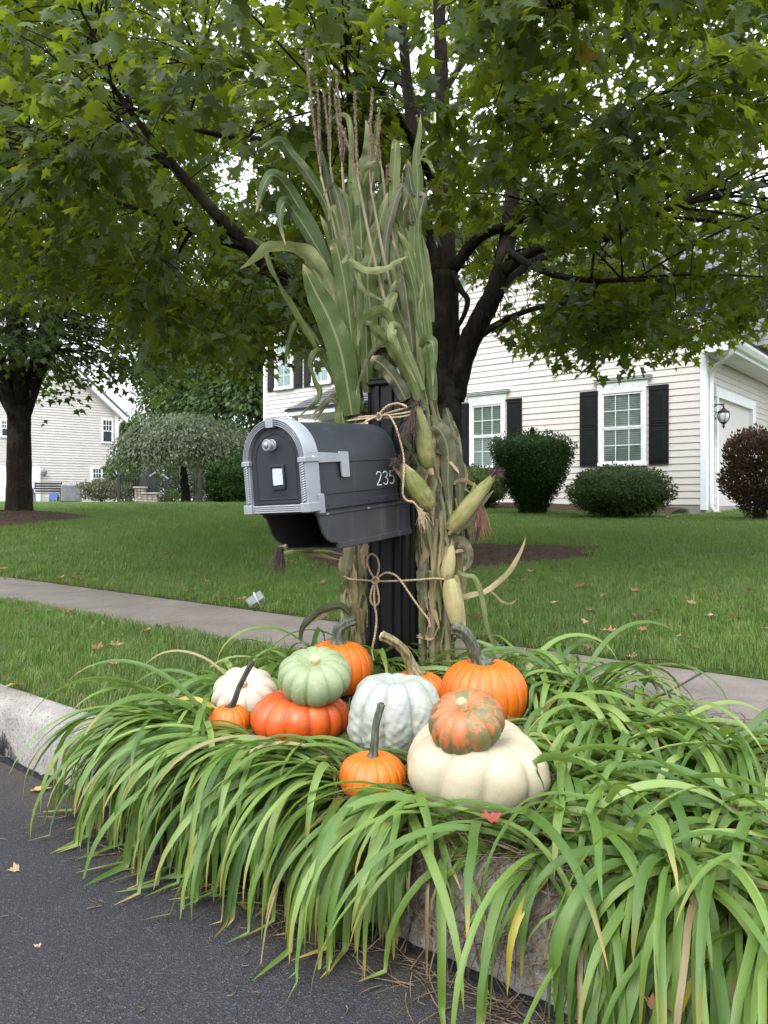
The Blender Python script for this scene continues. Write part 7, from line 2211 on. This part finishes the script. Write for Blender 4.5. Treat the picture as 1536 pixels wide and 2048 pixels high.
for px, py, w_ in ((330, 1116, 20), (245, 1148, 14), (404, 1143, 18), (492, 1112, 18), (440, 1092, 12), (533, 1080, 12), (512, 1125, 14), (445, 1062, 12), (200, 1103, 10), (300, 1126, 10), (575, 1130, 22), (620, 1140, 16), (646, 1172, 14), (350, 1060, 9), (620, 1080, 10), (415, 1170, 12), (160, 1112, 10)):
    fallen(px, py, w_, 'dry_leaf', 'small pale leaf scattered on the lawn left of the mailbox', 'pale leaves on the left lawn', .026)
for px, py, w_ in ((1270, 1190, 18), (1180, 1230, 18), (1282, 1244, 24), (1285, 1272, 16), (1215, 1273, 24), (1308, 1236, 16), (1368, 1286, 22), (1160, 1182, 22), (1102, 1141, 12), (1170, 1256, 14), (1420, 1242, 18), (1470, 1247, 14), (1336, 1040, 16), (1476, 1056, 14), (1528, 1270, 20), (1205, 1200, 12), (1440, 1210, 12), (1385, 1216, 18), (1330, 1262, 16), (1040, 1170, 16), (1060, 1150, 12), (1500, 1190, 12), (1250, 1110, 10), (1380, 1120, 10), (1110, 1215, 14), (1490, 1300, 14), (1395, 1312, 16)):
    fallen(px, py, w_ * 1.2, 'dry_leaf', 'small tan leaf scattered on the lawn right of the corn', 'tan leaves on the right lawn', .026)
fallen(1316, 1172, 24, 'red_leaf', 'red leaf standing out on the right lawn')
fallen(1178, 1298, 26, 'dry_leaf', 'brown leaf lying on the right stretch of pavement', None, .004)
fallen(1262, 1316, 20, 'dry_leaf', 'small brown leaf at the lawn side of the right pavement', None, .004)
def on_pt(px, py, Y):
    return W(px, py, Y)
fallen(984, 1642, 40, 'red_leaf', 'bright red leaf caught in the daylilies under the huge cream pumpkin', None, .0, on_pt(984, 1636, 1.57))
fallen(1346, 2030, 50, 'red_leaf', 'red leaf low among the daylilies at the bottom right', None, .0, on_pt(1346, 2026, 1.16))
fallen(1318, 2006, 44, 'dry_leaf', 'brown leaf next to the low red leaf at the bottom right', None, .0, on_pt(1306, 2010, 1.18))
fallen(848, 1290, 40, 'dry_leaf', 'brown leaf stuck at the foot of the right corn bundle', None, .0, on_pt(846, 1280, 2.84))
fallen(1052, 1270, 34, 'dry_leaf', 'tan leaf hanging in the dry strands right of the corn', None, .0, on_pt(952, 1236, 2.86))

# grey plate on a stake lying at the pavement edge
sp = hit(514, 1214)
stk = empty('yard_marker', (sp.x, sp.y, sp.z), (0, 0, R(12)), label='small grey plate on a pale rod tipped over at the pavement edge', category='yard marker')
pl = Matrix.Translation((-.012, 0, .052)) @ Matrix.Rotation(R(-32), 4, 'Y') @ Matrix.Rotation(R(-28), 4, 'X')
ob('plate', MB().box((0, 0, 0), (.105, .010, .058), pl, .003), M['stake_grey'], stk)
ob('plate_rim', MB().box((0, .004, 0), (.111, .004, .064), pl, .002), M['grey_metal'], stk)
ob('rod', MB().tube([(-.022, -.012, .095), (.0, -.012, .045), (.025, -.01, .0)], .0055, 8), M['clear_rod'], stk, smooth=True)
